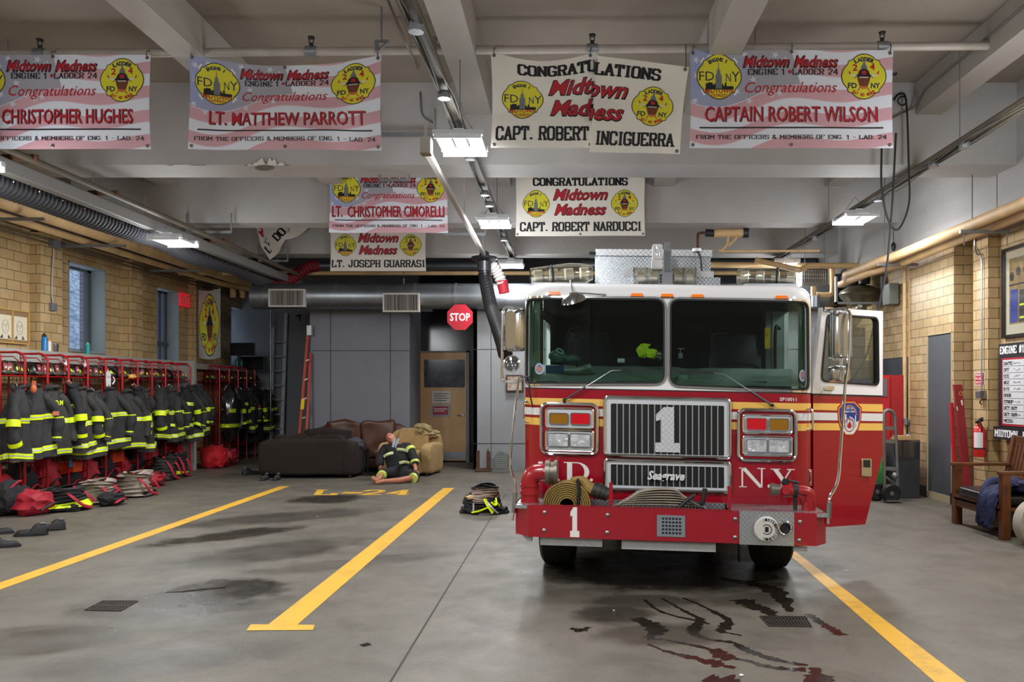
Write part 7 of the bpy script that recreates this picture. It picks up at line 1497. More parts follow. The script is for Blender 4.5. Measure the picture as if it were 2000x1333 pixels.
# sofas
def cushion(m, x0, x1, y0, y1, z0, z1, r=.06, seed=0, M=None, amp=.012):
    def f(u, v):
        a, b = 2*PI*u, PI*(v-.5); e = .32
        def sp(x): return math.copysign(abs(x)**e, x)
        p = V(((x0+x1)/2+(x1-x0)/2*sp(math.cos(b))*sp(math.cos(a)), (y0+y1)/2+(y1-y0)/2*sp(math.cos(b))*sp(math.sin(a)), (z0+z1)/2+(z1-z0)/2*sp(math.sin(b))))
        p += V((noise.noise(p*4+V((seed, 0, 0))), noise.noise(p*4+V((0, seed, 0))), noise.noise(p*4+V((0, 0, seed)))))*amp*2
        return M@p if M else p
    m.surf(f, 40, 22, wu=True)
DS = mat('sofa_dark_brown', '#1f130c', .9, var=.2, vscale=5, bump=.2, bscale=60); LB_ = mat('sofa_brown_leather', '#4f2e1e', .42, var=.2, vscale=4); BE = mat('armchair_beige', '#a5885a', .85, var=.12, vscale=5, bump=.2, bscale=50)
def sofa(name, lab, M, w_, d_, mm, back_h, arm_h, n=2, seat_h=.42):
    t = thing(name, lab, 'sofa' if n > 1 else 'armchair', tuple(M.translation))
    part(lambda m: cushion(m, -w_/2+.05, w_/2-.05, .02, d_, .05, seat_h-.12, M=M), 'base', mm, t, smooth=60)
    part(lambda m: cushion(m, -w_/2+.02, w_/2-.02, d_-.25, d_, .08, back_h, M=M, amp=.02), 'backrest', mm, t, smooth=60)
    for s in (-1, 1): part(lambda m: cushion(m, s*w_/2-(.22 if s > 0 else 0), s*w_/2+(.22 if s < 0 else 0), .0, d_, .04, arm_h, M=M, seed=s), 'armrest', mm, t, smooth=60)
    cw = (w_-.44)/n
    for k in range(n):
        part(lambda m: cushion(m, -w_/2+.22+k*cw, -w_/2+.22+(k+1)*cw, -.02, d_-.22, seat_h-.16, seat_h+.04, M=M, seed=k+2), 'seat_cushion', mm, t, smooth=60)
        part(lambda m: cushion(m, -w_/2+.22+k*cw, -w_/2+.22+(k+1)*cw, d_-.42, d_-.16, seat_h, back_h+.06, M=M, seed=k+5, amp=.03), 'back_cushion', mm, t, smooth=60)
    part(lambda m: [m.cyl(M@V((s*(w_/2-.1), y, 0)), M@V((s*(w_/2-.1), y, .06)), .03, seg=8) for s in (-1, 1) for y in (.1, d_-.1)], 'foot', DARK, t, split=True)
    return t
def MT(x, y, a): return Matrix.Translation((x, y, 0))@Matrix.Rotation(a, 4, 'Z')
sofa('brown_sofa', 'reddish brown leather sofa against the grey back panel', MT((694-CX)*16.1/FPX, 15.98, 0), 1.85, .92, LB_, .92, .66)
ds_ = sofa('dark_sofa', 'dark brown sofa standing with its back to the camera', MT((599-CX)*14.9/FPX, 15.75, PI), 1.76, .92, DS, .72, .66)
simple('sofa_throw', mat('throw_grey', '#3c4048', .9), 'dark grey pillow flopped over the right arm of the dark sofa', 'pillow', lambda m: m.blob(W(692, 868, 15.3), (.16, .2, .12), .15, seed=3))
simple('dark_cushion', DS, 'dark brown loose cushion heaped behind the dark sofa', 'cushion', lambda m: cushion(m, W(600, 0, 16).x, W(688, 0, 16).x, 15.7, 15.95, .55, W(0, 838, 16).z, amp=.03))
t = thing('side_table', 'small dark side table between the sofa and the armchair', 'table', W(705, 900, 15.7))
p = W(705, 906, 15.7); part(lambda m: [m.box(p.x-.11, p.x+.11, 15.5, 15.9, .46, .50)]+[m.box(p.x+a-.02, p.x+a+.02, b-.02, b+.02, 0, .46) for a in (-.09, .09) for b in (15.52, 15.88)], 'table_frame', DARK, t, smooth=0)
ac = sofa('armchair', 'beige armchair with the reclining mannequin in front of it', MT((790-CX)*15.35/FPX, 15.25, -.12), 1.04, .95, BE, .82, .60, n=1)
simple('armchair_throw', mat('throw_olive', '#85744e', .9, var=.3, vscale=12, bump=.4, bscale=30), 'rumpled olive throw bunched on the back of the beige armchair', 'throw', lambda m: [m.blob(W(826, 842, 15.9), (.17, .14, .13), .3, 3, 2), m.blob(W(836, 848, 15.9), (.2, .12, .08), .3, 3, 6)])
# ---- rescue training mannequin slumped on the floor against the chair
SKIN = mat('dummy_skin', '#b9775c', .5, var=.08, vscale=14); JK = mat('mannequin_jacket', '#1d1d1f', .85, var=.3, vscale=14, bump=.4, bscale=30)
def skinned(name, verts, edges, radii, m_, parent, root=0, sub=2, label=None):
    base = LOC[parent.name]; me = bpy.data.meshes.new(name); me.from_pydata([V(v)-base for v in verts], edges, [])
    o = bpy.data.objects.new(name, me); COL.objects.link(o); o.parent = parent; me.materials.append(m_); LOC[o.name] = base
    s = o.modifiers.new('skin', 'SKIN'); s.use_smooth_shade = True
    for i, r in enumerate(radii):
        r = r if hasattr(r, '__len__') else (r, r); me.skin_vertices[0].data[i].radius = r; me.skin_vertices[0].data[i].use_root = (i == root)
    u = o.modifiers.new('sub', 'SUBSURF'); u.levels = sub; u.render_levels = sub
    return tag(o, label)
DM = 14.55
def Q3(px, py, D=DM): return W(px, py, D)
man = thing('mannequin', 'bald training mannequin in turnout gear slumped on the floor against the armchair, legs bare', 'mannequin', tuple(W(775, 945, 14.5).xy)+(0,))
# body: pelvis, spine, neck, head, arms to hands, legs to feet (one continuous skinned mesh)
bv = [Q3(781, 920, 14.75), Q3(777, 896, 14.85), Q3(773, 876, 14.95), Q3(768, 868, 14.95), Q3(765, 863, 14.93), Q3(763, 856, 14.9), Q3(762, 849, 14.9),   # 0 pelvis .. 6 crown
      Q3(752, 877, 14.9), Q3(742, 896, 14.75), Q3(744, 915, 14.6),            # 7 r shoulder, 8 elbow, 9 wrist
      Q3(797, 874, 14.9), Q3(808, 895, 14.75), Q3(811, 913, 14.5), Q3(812, 921, 14.4),    # 10 l shoulder 11 elbow 12 wrist 13 palm
      Q3(765, 925, 14.6), Q3(747, 922, 14.35), Q3(742, 935, 13.95),        # 14 hip, 15 knee, 16 ankle
      Q3(795, 928, 14.6), Q3(815, 932, 14.3), Q3(780, 939, 14.05), Q3(752, 940, 13.95),     # 17 hip, 18 knee, 19 calf, 20 ankle
      Q3(735, 940, 13.9), Q3(726, 931, 13.9), Q3(741, 942, 13.87), Q3(733, 944, 13.86)]      # 21,22 sole; 23,24 other foot
be = [(0,1),(1,2),(2,3),(3,4),(4,5),(5,6),(2,7),(7,8),(8,9),(2,10),(10,11),(11,12),(12,13),(0,14),(14,15),(15,16),(0,17),(17,18),(18,19),(19,20),(16,21),(21,22),(20,23),(23,24)]
br = [.14,.14,.13,.06,.07,.10,.07,.06,.045,.035,.06,.045,.035,.035,.08,.06,.038,.08,.058,.055,.038,.04,.035,.035,.03]
skinned('body', bv, be, [r if i not in (0, 1) else .10 for i, r in enumerate(br)], SKIN, man)
def hand(c, d, s_, up_):
    d = V(d).normalized(); up_ = V(up_).normalized(); sd = d.cross(up_).normalized()
    vs = [V(c)]; es = []; rs = [(.026, .018)]
    for k in range(4):
        L = (.075, .085, .08, .062)[k]; b = V(c)+d*.05+sd*(k-1.5)*.021; i = len(vs)
        vs += [b, b+d*L*.5+up_*.006, b+d*L-up_*.012]; es += [(0, i), (i, i+1), (i+1, i+2)]; rs += [.0105, .009, .0075]
    i = len(vs); b = V(c)+sd*(-s_)*.03; vs += [b, b+d*.035-sd*s_*.022, b+d*.07-sd*s_*.028]; es += [(0, i), (i, i+1), (i+1, i+2)]; rs += [.012, .011, .009]
    skinned('hand', vs, es, rs, SKIN, man, 0, 2)
hand(Q3(812, 921, 14.38), V((.15, -.55, -.75)), 1, V((0, -.8, .5))); hand(Q3(744, 921, 14.5), V((.1, -.5, -.8)), -1, V((0, -.8, .5)))
hc = Q3(764, 857, 14.84); HM = Matrix.Translation(hc)@Matrix.Rotation(math.radians(-38), 4, 'Y')@Matrix.Rotation(math.radians(-32), 4, 'X')
def head(m):
    def f(u, v):
        a, b = 2*PI*u, PI*(v-.5); x, y, z = .078*math.cos(b)*math.cos(a), -.095*math.cos(b)*math.sin(a), .118*math.sin(b)
        if z < 0: x *= 1+z*2.2; y *= 1+z*.8
        fr = max(0, math.sin(a))*math.cos(b)          # front of the face
        y -= fr**8*.012*math.exp(-((z+.03)/.05)**2)
        y -= .030*math.exp(-(x/.013)**2-((z+.012)/.022)**2)*(fr > 0) ; y += .012*math.exp(-((abs(x)-.032)/.014)**2-((z-.012)/.013)**2)*(fr > 0)
        y -= .008*math.exp(-(x/.03)**2-((z+.055)/.012)**2)*(fr > 0)
        return HM@V((x, y, z))
    m.surf(f, 48, 40, wu=True)
    for s in (-1, 1): m.blob(HM@V((s*.08, .005, 0)), (.012, .018, .028), 0, sub=2)
part(head, 'head', SKIN, man, smooth=80)
part(lambda m: [m.tube([HM@V((s*.02, -.088, .012)), HM@V((s*.033, -.086, .010)), HM@V((s*.045, -.078, .012))], .003, 5) for s in (-1, 1)]+[m.tube([HM@V((-.022, -.094, -.055)), HM@V((0, -.099, -.057)), HM@V((.022, -.094, -.055))], .003, 5)], 'face_lines', mat('lip_brown', '#7a4334', .5), man)
jv = [Q3(781, 922, 14.72), Q3(778, 900, 14.8), Q3(775, 880, 14.9), Q3(771, 872, 14.92), Q3(752, 878, 14.88), Q3(741, 897, 14.72), Q3(744, 911, 14.6), Q3(797, 875, 14.88), Q3(809, 895, 14.72), Q3(811.5, 909, 14.55)]
jk = skinned('jacket', jv, [(0,1),(1,2),(2,3),(2,4),(4,5),(5,6),(2,7),(7,8),(8,9)], [(.24,.20),(.24,.18),(.20,.15),.08,.105,.085,.07,.105,.085,.07], JK, man)
tv = [Q3(781, 922, 14.7), Q3(765, 926, 14.55), Q3(750, 924, 14.32), Q3(745, 930, 14.15), Q3(797, 928, 14.55), Q3(814, 932, 14.3), Q3(806, 935, 14.2)]
skinned('trousers', tv, [(0,1),(1,2),(2,3),(0,4),(4,5),(5,6)], [.17,.12,.09,.07,.12,.09,.08], JK, man)
def band3(m, a, b, r, w_=.022): m.tube([V(a), V(a).lerp(V(b), 1)], lambda q: r, 20, caps=False)
LG = mat('band_lime_dim', '#c9d86a', .4)
part(lambda m: [m.tube(catmull(q, 5), .03, 6, sx=.35) for q in ([Q3(750, 893, 14.55), Q3(757, 888, 14.52), Q3(768, 885, 14.55)], [Q3(775, 878, 14.68), Q3(787, 879, 14.66), Q3(797, 882, 14.7)], [Q3(780, 905, 14.52), Q3(790, 903, 14.52), Q3(799, 905, 14.6)])]+
     [m.cyl(Q3(738, 896, 14.72), Q3(745.5, 900, 14.72), .095) if 0 else m.cyl(Q3(800, 878, 14.86), Q3(803, 883, 14.82), .105, seg=16), m.cyl(Q3(810.5, 902, 14.62), Q3(811, 906, 14.59), .082, seg=16), m.cyl(Q3(746, 928, 14.2), Q3(744.5, 931, 14.12), .085, seg=16), m.cyl(Q3(809, 933, 14.22), Q3(806, 935, 14.18), .088, seg=16)], 'reflective_band', LG, man)
part(lambda m: [m.tube(catmull(q, 5), .012, 6, sx=.5) for q in ([Q3(750, 893, 14.51), Q3(757, 888, 14.48), Q3(768, 885, 14.51)], [Q3(775, 878, 14.64), Q3(787, 879, 14.62), Q3(797, 882, 14.66)], [Q3(780, 905, 14.48), Q3(790, 903, 14.48), Q3(799, 905, 14.56)])], 'silver_strip', SILV, man)
part(lambda m: [m.flat(mesh2d([(a.x, a.z) for a in [Q3(*q) for q in pp]]), lambda s, z, n: V((s, 14.66-n, z)), 0, .02) for pp in ([(766, 858), (771, 857), (769, 876), (763, 874)], [(774, 857), (779, 858), (770, 877), (767, 875)])], 'collar_flap', mat('collar_pale', '#a8b0b8', .6), man, smooth=0)
part(lambda m: m.cyl(Q3(741, 901, 14.7), Q3(743, 904, 14.69), .083, seg=14), 'red_cuff', PRED, man)
part(lambda m: m.cyl(Q3(749, 938, 14.0), Q3(752, 939, 14.0), .05, seg=12), 'ankle_strap', BLACK, man)
# stop sign
yS = 15.9; t = thing('stop_sign', 'red octagonal STOP sign hanging in front of the dark transom', 'sign', W(898.5, 642, yS))
c = W(898.5, 620, yS); oc = lambda r: [(c.x+r*math.cos(PI/8+i*PI/4), c.z+r*math.sin(PI/8+i*PI/4)) for i in range(8)]
FYS = lambda s, z, n: V((s, yS-n, z))
part(lambda m: m.prism(oc(.268), FYS, 0, .006), 'plate', mat('stop_red', '#b3182a', .4), t, smooth=0)
part(lambda m: m.flat(fit(text2d('STOP', .022), c.x-.195, c.x+.195, c.z-.075, c.z+.08), FYS, .008), 'sign_text', WH, t, smooth=0)
part(lambda m: [m.cyl((c.x+a, yS+.02, c.z+.24), (c.x+a, yS+.02, zD-.1), .004, seg=5) for a in (-.08, .08)], 'hanging_wire', STEEL, t)
# things along the right white panel
t = thing('iron_beams', 'two rusty upright steel stubs on a base by the white panel', 'steel relic', W(944, 918, 16.1))
def wb(m, a, b, c_, d, D, th): p, q = W(a, d, D), W(b, c_, D); m.box(p.x, q.x, D, D+th, p.z, q.z)
part(lambda m: wb(m, 930, 936, 881, 917, 16.1, .08), 'upright', RUST, t, smooth=0, split=True)
part(lambda m: [wb(m, 950, 957, 883, 917, 16.1, .08), m.prism([(W(953, 0, 16.1).x-.02, W(0, 884, 16.1).z), (W(953, 0, 16.1).x+.02, W(0, 884, 16.1).z), (W(953, 0, 16.1).x, W(0, 875, 16.1).z)], lambda s, z, n: V((s, 16.1-n, z)), -.04, 0)], 'upright', RUST, t, smooth=0, split=True)
part(lambda m: wb(m, 928, 960, 916, 920, 16.02, .2), 'base', RUST, t, smooth=0)
yT = 15.9; STN = mat('weathered_slate', '#5f6361', .8, var=.25, vscale=9)
t = thing('memorial_stone', 'grey coffin-shaped engraved plaque leaning on the white panel', 'plaque', W(977, 920, yT))
po = [(963, 920), (995, 920), (996, 898), (993, 889), (985, 885), (973, 883), (960, 899)]
FT_ = lambda s, z, n: V((s, yT-n+.2*z, z))
part(lambda m: m.prism([(W(a, b, yT).x, max(0, W(a, b, yT).z)) for a, b in po], FT_, -.03, 0), 'slab', STN, t, smooth=0)
part(lambda m: [m.prism(rrect(W(966+abs(k-3)*.6, 0, yT).x, W(992-abs(k-3)*.6, 0, yT).x, W(0, 893+k*4, yT).z, W(0, 892+k*4, yT).z), FT_, .003) for k in range(6)], 'engraved_line', mat('engraving', '#8b8f8c', .8), t, smooth=0)
t = thing('framed_picture', 'small framed picture on the white panel beside the engine mirror', 'picture', W(1003, 766, 16.4))
part(lambda m: wb(m, 988, 1022, 733, 766, 16.38, .04), 'frame', mat('frame_brown', '#3c2016', .4), t, smooth=0)
part(lambda m: wb(m, 991, 1019, 736, 763, 16.37, .02), 'print', mat('print_pale', '#b8b2a8', .3, col2='#8a6a4c', vscale=12), t, smooth=0)
# right rear: heater, pipes, blower, cabinet
t = thing('unit_heater', 'grey grilled unit heater behind the right roof beacon', 'heater', W(1590, 558, 15.2))
part(lambda m: [m.cyl(W(a, 522, 15.4), (W(a, 522, 15.4).x, 15.4, ZC), .008) for a in (1572, 1610)], 'hanger_rod', STEEL, t, split=True)
part(lambda m: wb(m, 1566, 1617, 521, 559, 15.2, .4), 'casing', mat('heater_grey', '#5a5d5f', .5), t, smooth=0, bevel=.01)
part(lambda m: wb(m, 1569, 1612, 524, 550, 15.19, .02), 'opening', GRB, t, smooth=0)
part(lambda m: [wb(m, 1571+k*4, 1572.6+k*4, 524, 550, 15.175, .02) for k in range(11)]+[wb(m, 1569, 1612, a, a+1.2, 15.17, .02) for a in (528, 536, 543)], 'grille', STEEL, t, smooth=0)
pipe('beige pipe elbowing down beside the right unit heater', [W(1540, 519, 14.8)+V((-.6, 0, .1)), W(1562, 528, 14.8), W(1580, 519, 14.8), W(1730, 520, 14.6)], .052)
pipe('beige pipe dropping behind the right end of the cab roof', catmull([W(1625, 522, 15.0), W(1626, 560, 15.0), W(1624, 574, 15.0), W(1612, 577, 15.0), W(1594, 576, 15.0)], 4), .048)
pipe('short vertical beige pipe under the unit heater', [W(1589, 560, 14.95), W(1589, 578, 14.95)], .052)
pipe('galvanised stub under the short beige pipe', [W(1593, 578, 14.9), W(1593, 600, 14.9)], .075, m_=GALV, name='metal_stub')
pipe('beige pipe crossing under the last beam on the right', [(2.2, 15.5, 3.98), (5.5, 15.5, 3.96)], .055)
t = thing('pipe_coil', 'beige lagged pipe stub with a red riser above the engine roof box', 'pipe', W(1410, 455, 13.4))
part(lambda m: m.cyl(W(1394, 456, 13.4), W(1452, 455, 13.4), .07), 'lagging', PIPEM, t)
part(lambda m: [m.cyl(W(1378, 455, 13.4), W(1395, 456, 13.4), .062), m.cyl(W(1451, 455, 13.4), W(1461, 455, 13.4), .085)]+[m.cyl(W(1440, 455, 13.4), (W(1440, 455, 13.4).x, 13.4, ZC), .008)], 'sleeve', DARK, t)
part(lambda m: m.tube(catmull([W(1376, 455, 13.4), W(1365, 456, 13.4), W(1363, 462, 13.4), W(1363, 484, 13.4)], 4), .022), 'red_riser', RUST, t)
part(lambda m: [m.tube(catmull([W(1422, 462, 13.4), W(1420, 478, 13.4), W(1412, 487, 13.4), W(1420, 491, 13.4), W(1600, 490, 13.4)], 4), .02, 6), m.tube(catmull([W(1440, 462, 13.4), W(1432, 472, 13.4), W(1422, 480, 13.4)], 4), .02, 6)], 'small_pipe', PIPEM, t, split=True)
t = thing('blower_unit', 'dark blower machinery on a steel frame high in the right rear corner', 'blower', W(1690, 590, 14.3))
part(lambda m: [wb(m, 1632, 1760, 590, 594, 14.2, .06), wb(m, 1632, 1636, 540, 594, 14.2, .06), wb(m, 1722, 1727, 540, 594, 14.2, .06)], 'frame', CH, t, smooth=0)
part(lambda m: [m.lathe([(.001, -.25), (.18, -.22), (.34, -.06), (.37, 0), (.34, .06), (.2, .14), (.001, .16)], W(1680, 575, 14.6), 'z', 24)], 'fan_housing', mat('blower_metal', '#77725f', .35, .8), t)
part(lambda m: [m.cyl(W(1665, 562, 14.8), W(1665, 540, 14.8), .2), m.cyl(W(1688, 555, 14.5), W(1688, 538, 14.5), .1), wb(m, 1634, 1758, 535, 590, 15.2, .1)], 'motor', DARK, t)
part(lambda m: m.tube(catmull([W(1680, 590, 14.5), W(1681, 606, 14.5), W(1672, 622, 14.4), W(1655, 640, 14.3)], 4), .1, 14), 'silver_flex', mat('flex_silver', '#a5a196', .3, .8), t)
simple('control_box', mat('box_grey_green', '#777c75', .5), 'pale grey electrical box high on the right rear brick wall', 'box', lambda m: wb(m, 1737, 1756, 553, 594, 13.6, .3), bevel=.01)
pipe('taller vertical beige pipe in the right rear corner', [W(1767, 524, 12.98), W(1767, 850, 12.98)], .030)
pipe('second vertical beige pipe in the right rear corner', [W(1779, 520, 12.95), W(1779, 600, 12.95), W(1778, 852, 12.95)], .034)
pipe('thin vertical beige pipe beside the corner pipes on the right', [W(1789, 540, 12.9), W(1789, 860, 12.9)], .016)
simple('pipe_valve', GALV, 'brass-grey valve low on the right corner pipes', 'valve', lambda m: [m.blob(W(1775, 852, 12.9), (.06, .05, .04), .1, sub=2), m.cyl(W(1769, 830, 12.9), W(1769, 818, 12.9), .035), m.cyl(W(1781, 820, 12.9), W(1781, 845, 12.9), .04)])
simple('rear_counter', mat('counter_grey', '#66686b', .5), 'grey metal cabinet seen through the open cab door', 'cabinet', lambda m: [m.box(W(1592, 0, 14.6).x, W(1690, 0, 14.6).x, 14.6, 15.1, 0, W(0, 640, 14.6).z), m.box(W(1592, 0, 14.6).x, W(1700, 0, 14.6).x, 14.0, 14.6, 0, 1.54)], smooth=0)
simple('blue_toolbox', mat('toolbox_blue', '#23446f', .4), 'blue box seen through the window of the open cab door', 'toolbox', lambda m: wb(m, 1600, 1700, 742, 770, 14.0, .3), smooth=0)
# ================================================================== right side of the garage
# red vending-like locker, hand truck, bin
t = thing('red_locker', 'tall red ribbed locker behind the open cab door', 'locker', W(1748, 870, 12.9))
def wbx(m, a, b, c_, d, D, y0, y1): p, q = W(a, d, D), W(b, c_, D); m.box(p.x, q.x, y0, y1, p.z, q.z)
part(lambda m: wbx(m, 1737, 1764, 733, 905, 12.95, 12.95, 13.6), 'body', mat('locker_red', '#a31a20', .6, bump=.5, bscale=60), t, smooth=0)
part(lambda m: wbx(m, 1724, 1738, 733, 905, 12.9, 12.9, 12.96), 'front', mat('locker_bright', '#b8232a', .4), t, smooth=0)
part(lambda m: wbx(m, 1725, 1733, 740, 775, 12.88, 12.88, 12.9), 'window', STEEL, t, smooth=0)
t = thing('hand_truck', 'grey steel hand truck with two black rubber wheels beside the grey bin', 'hand truck', FLR(1737, 976))
D_ = 11.75
ST2 = mat('hand_truck_steel', '#83827c', .45, .6, var=.2)
def q(px, py, d=0): return W(px, py, D_+d)
part(lambda m: m.tube(catmull([q(1728, 960), q(1727, 900), q(1727, 815), q(1731, 803, .0), q(1740, 803), q(1747, 812), q(1749, 840), q(1752, 900), q(1753, 965)], 5), .025, 8), 'frame', ST2, t)
part(lambda m: [m.bar(q(1726, a), q(1751, a+2), .04, .05) for a in (836, 862, 915)]+[m.bar(q(1728, 930), q(1753, 950), .03), m.box(q(1724, 0).x, q(1756, 0).x, D_-.15, D_+.0, .02, .04)], 'crossbar', ST2, t, smooth=0)
for px, d in ((1712, .12), (1740, -.08)):
    c = q(px, 956, d); c.z = .135
    w_ = part(lambda m: m.lathe([(.07, -.04), (.11, -.045), (.135, -.02), (.135, .02), (.11, .045), (.07, .04)], c, 'y', 24), 'wheel', BLACK, t)
    part(lambda m: m.lathe([(.001, -.045), (.03, -.045), (.035, -.03), (.075, -.03), (.075, .03), (.001, .03)], c, 'y', 16), 'hub', ST2, w_)
part(lambda m: m.blob(q(1748, 930, -.1), (.05, .04, .05), .05, sub=2), 'brake', ST2, t)
t = thing('trash_bin', 'dark grey slim trash bin with a clear bag over its rim', 'bin', (5.0, 12.1, 0))
bxm = lambda px: (px-CX)*12.1/FPX
part(lambda m: m.flat(([(0, 0), (1, 0), (1, 1), (0, 1)], [(0, 1, 2, 3)]), lambda s, z, n: V((0, 0, 0)), 0) if 0 else [m.bar((bxm(1771), 12.25, 0), (bxm(1772), 12.25, .84), .27, .40)], 'bin_body', mat('bin_grey', '#35373a', .5), t, smooth=0, bevel=.01)
part(lambda m: m.surf(lambda u, v: V((bxm(1772)+(.175+.012*math.sin(u*60)+.02*v)*math.copysign(abs(math.cos(2*PI*u))**.5, math.cos(2*PI*u)), 12.25+(.24+.01*math.sin(u*50))*math.copysign(abs(math.sin(2*PI*u))**.5, math.sin(2*PI*u)), .62+.24*v+.01*math.sin(u*33))), 60, 6, wu=True), 'bin_bag', glassmat('bag_plastic', '#b9bcc0', .12, .15), t)
simple('cardboard', mat('cardboard', '#a98a5c', .8), 'flattened cardboard sticking out of the grey bin', 'cardboard', lambda m: [m.box(bxm(1755), bxm(1790), 12.15, 12.4, .86, .89), m.box(bxm(1760), bxm(1786), 12.2, 12.42, .89, .92)], smooth=0)
simple('green_bag', mat('bag_green', '#3c9a48', .6), 'green and black bag behind the hand truck', 'bag', lambda m: m.blob(W(1716, 915, 12.4), (.1, .15, .3), .15))
simple('blue_mat', mat('mat_blue', '#2f6fa8', .6), 'small blue mat on the floor behind the cab door', 'mat', lambda m: m.prism([(p.x, p.y) for p in (FLR(1690, 979), FLR(1722, 977), FLR(1700, 968), FLR(1680, 970))], lambda s, z, n: V((s, z, n)), .001, .008), smooth=0)
# red boards leaning beside the grey door
def board(lab, pts, D, m_, name='red_board'):
    t = thing(name, lab, 'board', W(pts[0][0], pts[0][1], D))
    part(lambda m: m.prism([(W(a, b, D).x, max(0.0, W(a, b, D).z)) for a, b in pts], lambda s, z, n: V((s, D-.1+n+.12*z/1.8, z)), 0, .045), 'board', m_, t, smooth=0, bevel=.004)
    return t
RBD = mat('board_red', '#96202a', .6, col2='#7f1a22', vscale=3)
b1 = board('wide weathered red board with a white 1 leaning on the brick corner', [(1877, 958), (1893, 958), (1880.5, 751.5), (1864, 751.5)], 11.2, RBD)
FB = lambda s, z, n: V((s, 11.095+.12*z/1.8-n, z))
part(lambda m: [m.prism([(W(a, b, 11.2).x, W(a, b, 11.2).z) for a, b in one_px], FB, .008) for one_px in ([(1875, 783), (1878.5, 781), (1879.5, 792), (1877, 792)],)]+[m.prism([(W(a, b, 11.2).x, W(a, b, 11.2).z) for a, b in ((1866.5, 795), (1868.5, 794), (1869.5, 802), (1867.5, 802))], FB, .008)], 'painted_numeral', WH, b1, smooth=0)
part(lambda m: m.ring(circ(W(1876, 769, 11.2).x, W(1876, 769, 11.2).z, .028, 16), .010, FB, .008, .010), 'round_seal', mat('seal_gold', '#b99a52', .5), b1, smooth=0)
board('narrow bright red board leaning beside the wide one', [(1859, 950), (1866, 950), (1862, 787), (1856, 787)], 11.3, mat('board_bright_red', '#b81c2a', .5))
# extinguisher, sign, switch, conduit on the pilaster
XP = 5.53
t = thing('fire_extinguisher', 'red fire extinguisher with a white label hung on the brick pilaster', 'fire extinguisher', (XP-.09, 10.80, 1.1))
ex = V((XP-.09, 10.80, 0)); zb, zt = bz(892, 10.86), bz(834, 10.86)
part(lambda m: m.lathe([(.001, zb), (.07, zb), (.078, zb+.02), (.078, zt-.05), (.06, zt-.005), (.025, zt+.02), (.025, zt+.05)], ex, seg=20), 'cylinder', mat('extinguisher_red', '#d02a2a', .25, coat=.4), t)
part(lambda m: m.surf(lambda u, v: ex+V((.0795*math.cos(3.3+u*1.5), .0795*math.sin(3.3+u*1.5), zt-.27+.2*v)), 10, 3), 'label', WH, t)
part(lambda m: m.cyl(ex+V((0, 0, zt-.275)), ex+V((0, 0, zt-.29)), .0805), 'strap', DARK, t)
part(lambda m: [m.bar(ex+V((-.06, -.03, zt+.06)), ex+V((.04, .0, zt+.09)), .03), m.tube(catmull([ex+V((0, 0, zt+.06)), ex+V((-.05, -.08, zt+.10)), ex+V((-.03, -.12, zt+.02)), ex+V((-.02, -.10, zt-.05))], 5), .009), m.bar(ex+V((0, .0, zt+.1)), ex+V((.02, -.05, zt+.12)), .02)], 'handle', DARK, t)
PW = lambda s, z, n: V((XP-n, s, z))
t = thing('red_sign', 'small red and white sign on the brick pilaster above the extinguisher', 'sign', (XP, 10.88, bz(753, 10.88)))
y0, y1 = 10.84, 11.09; z0, z1 = bz(753, 10.88), bz(727, 10.88)
part(lambda m: m.prism(rrect(y0, y1, z0, z1), PW, 0, .005), 'plate', WH, t, smooth=0)
part(lambda m: m.prism(rrect(y0+.01, y1-.01, z0+.01, z1-.01), PW, .006), 'red_field', mat('sign_red', '#c42a35', .4), t, smooth=0)
def rtx(s_, a, b, c_, d, m, mp=None, n=.008, f=text2d, **k):   # text read from the left of the right-hand walls: runs towards the camera
    vf = fit(f(s_, **k), 0, 1, 0, 1); m.flat(([(b-(b-a)*p[0], c_+(d-c_)*p[1])+tuple(p[2:]) for p in vf[0]], vf[1]), mp or PW, n)
part(lambda m: [rtx(s_, y0+.03, y1-.03, z1-.052-.05*k, z1-.022-.05*k, m, bold=.02) for k, s_ in enumerate(('EMERGENCY', 'FUEL', 'SHUTOFF'))], 'sign_text', WH, t, smooth=0)
t = thing('wall_switch', 'grey switch box with a long conduit on the right brick pilaster', 'switch', (XP-.05, 10.84, bz(778, 10.84)))
part(lambda m: m.box(XP-.09, XP-.0, 10.80, 10.91, bz(779, 10.84), bz(764, 10.84)), 'switch_box', STEEL, t, smooth=0, bevel=.004)
part(lambda m: m.tube(catmull([(XP-.03, 10.86, bz(764, 10.84)), (XP-.03, 10.86, 2.4), (XP-.03, 10.86, bz(510, 10.84)), (XP-.04, 10.95, 3.42), (XP-.02, 11.06, 3.55), (XP-.02, 11.06, 3.68)], 4), .011, 6), 'conduit', STEEL, t)
part(lambda m: m.tube(catmull([(XP-.02, 10.86, bz(780, 10.84)), (XP-.05, 10.87, bz(786, 10.84)), (XP-.02, 10.88, bz(791, 10.84))], 4), .008), 'hook', DARK, t)
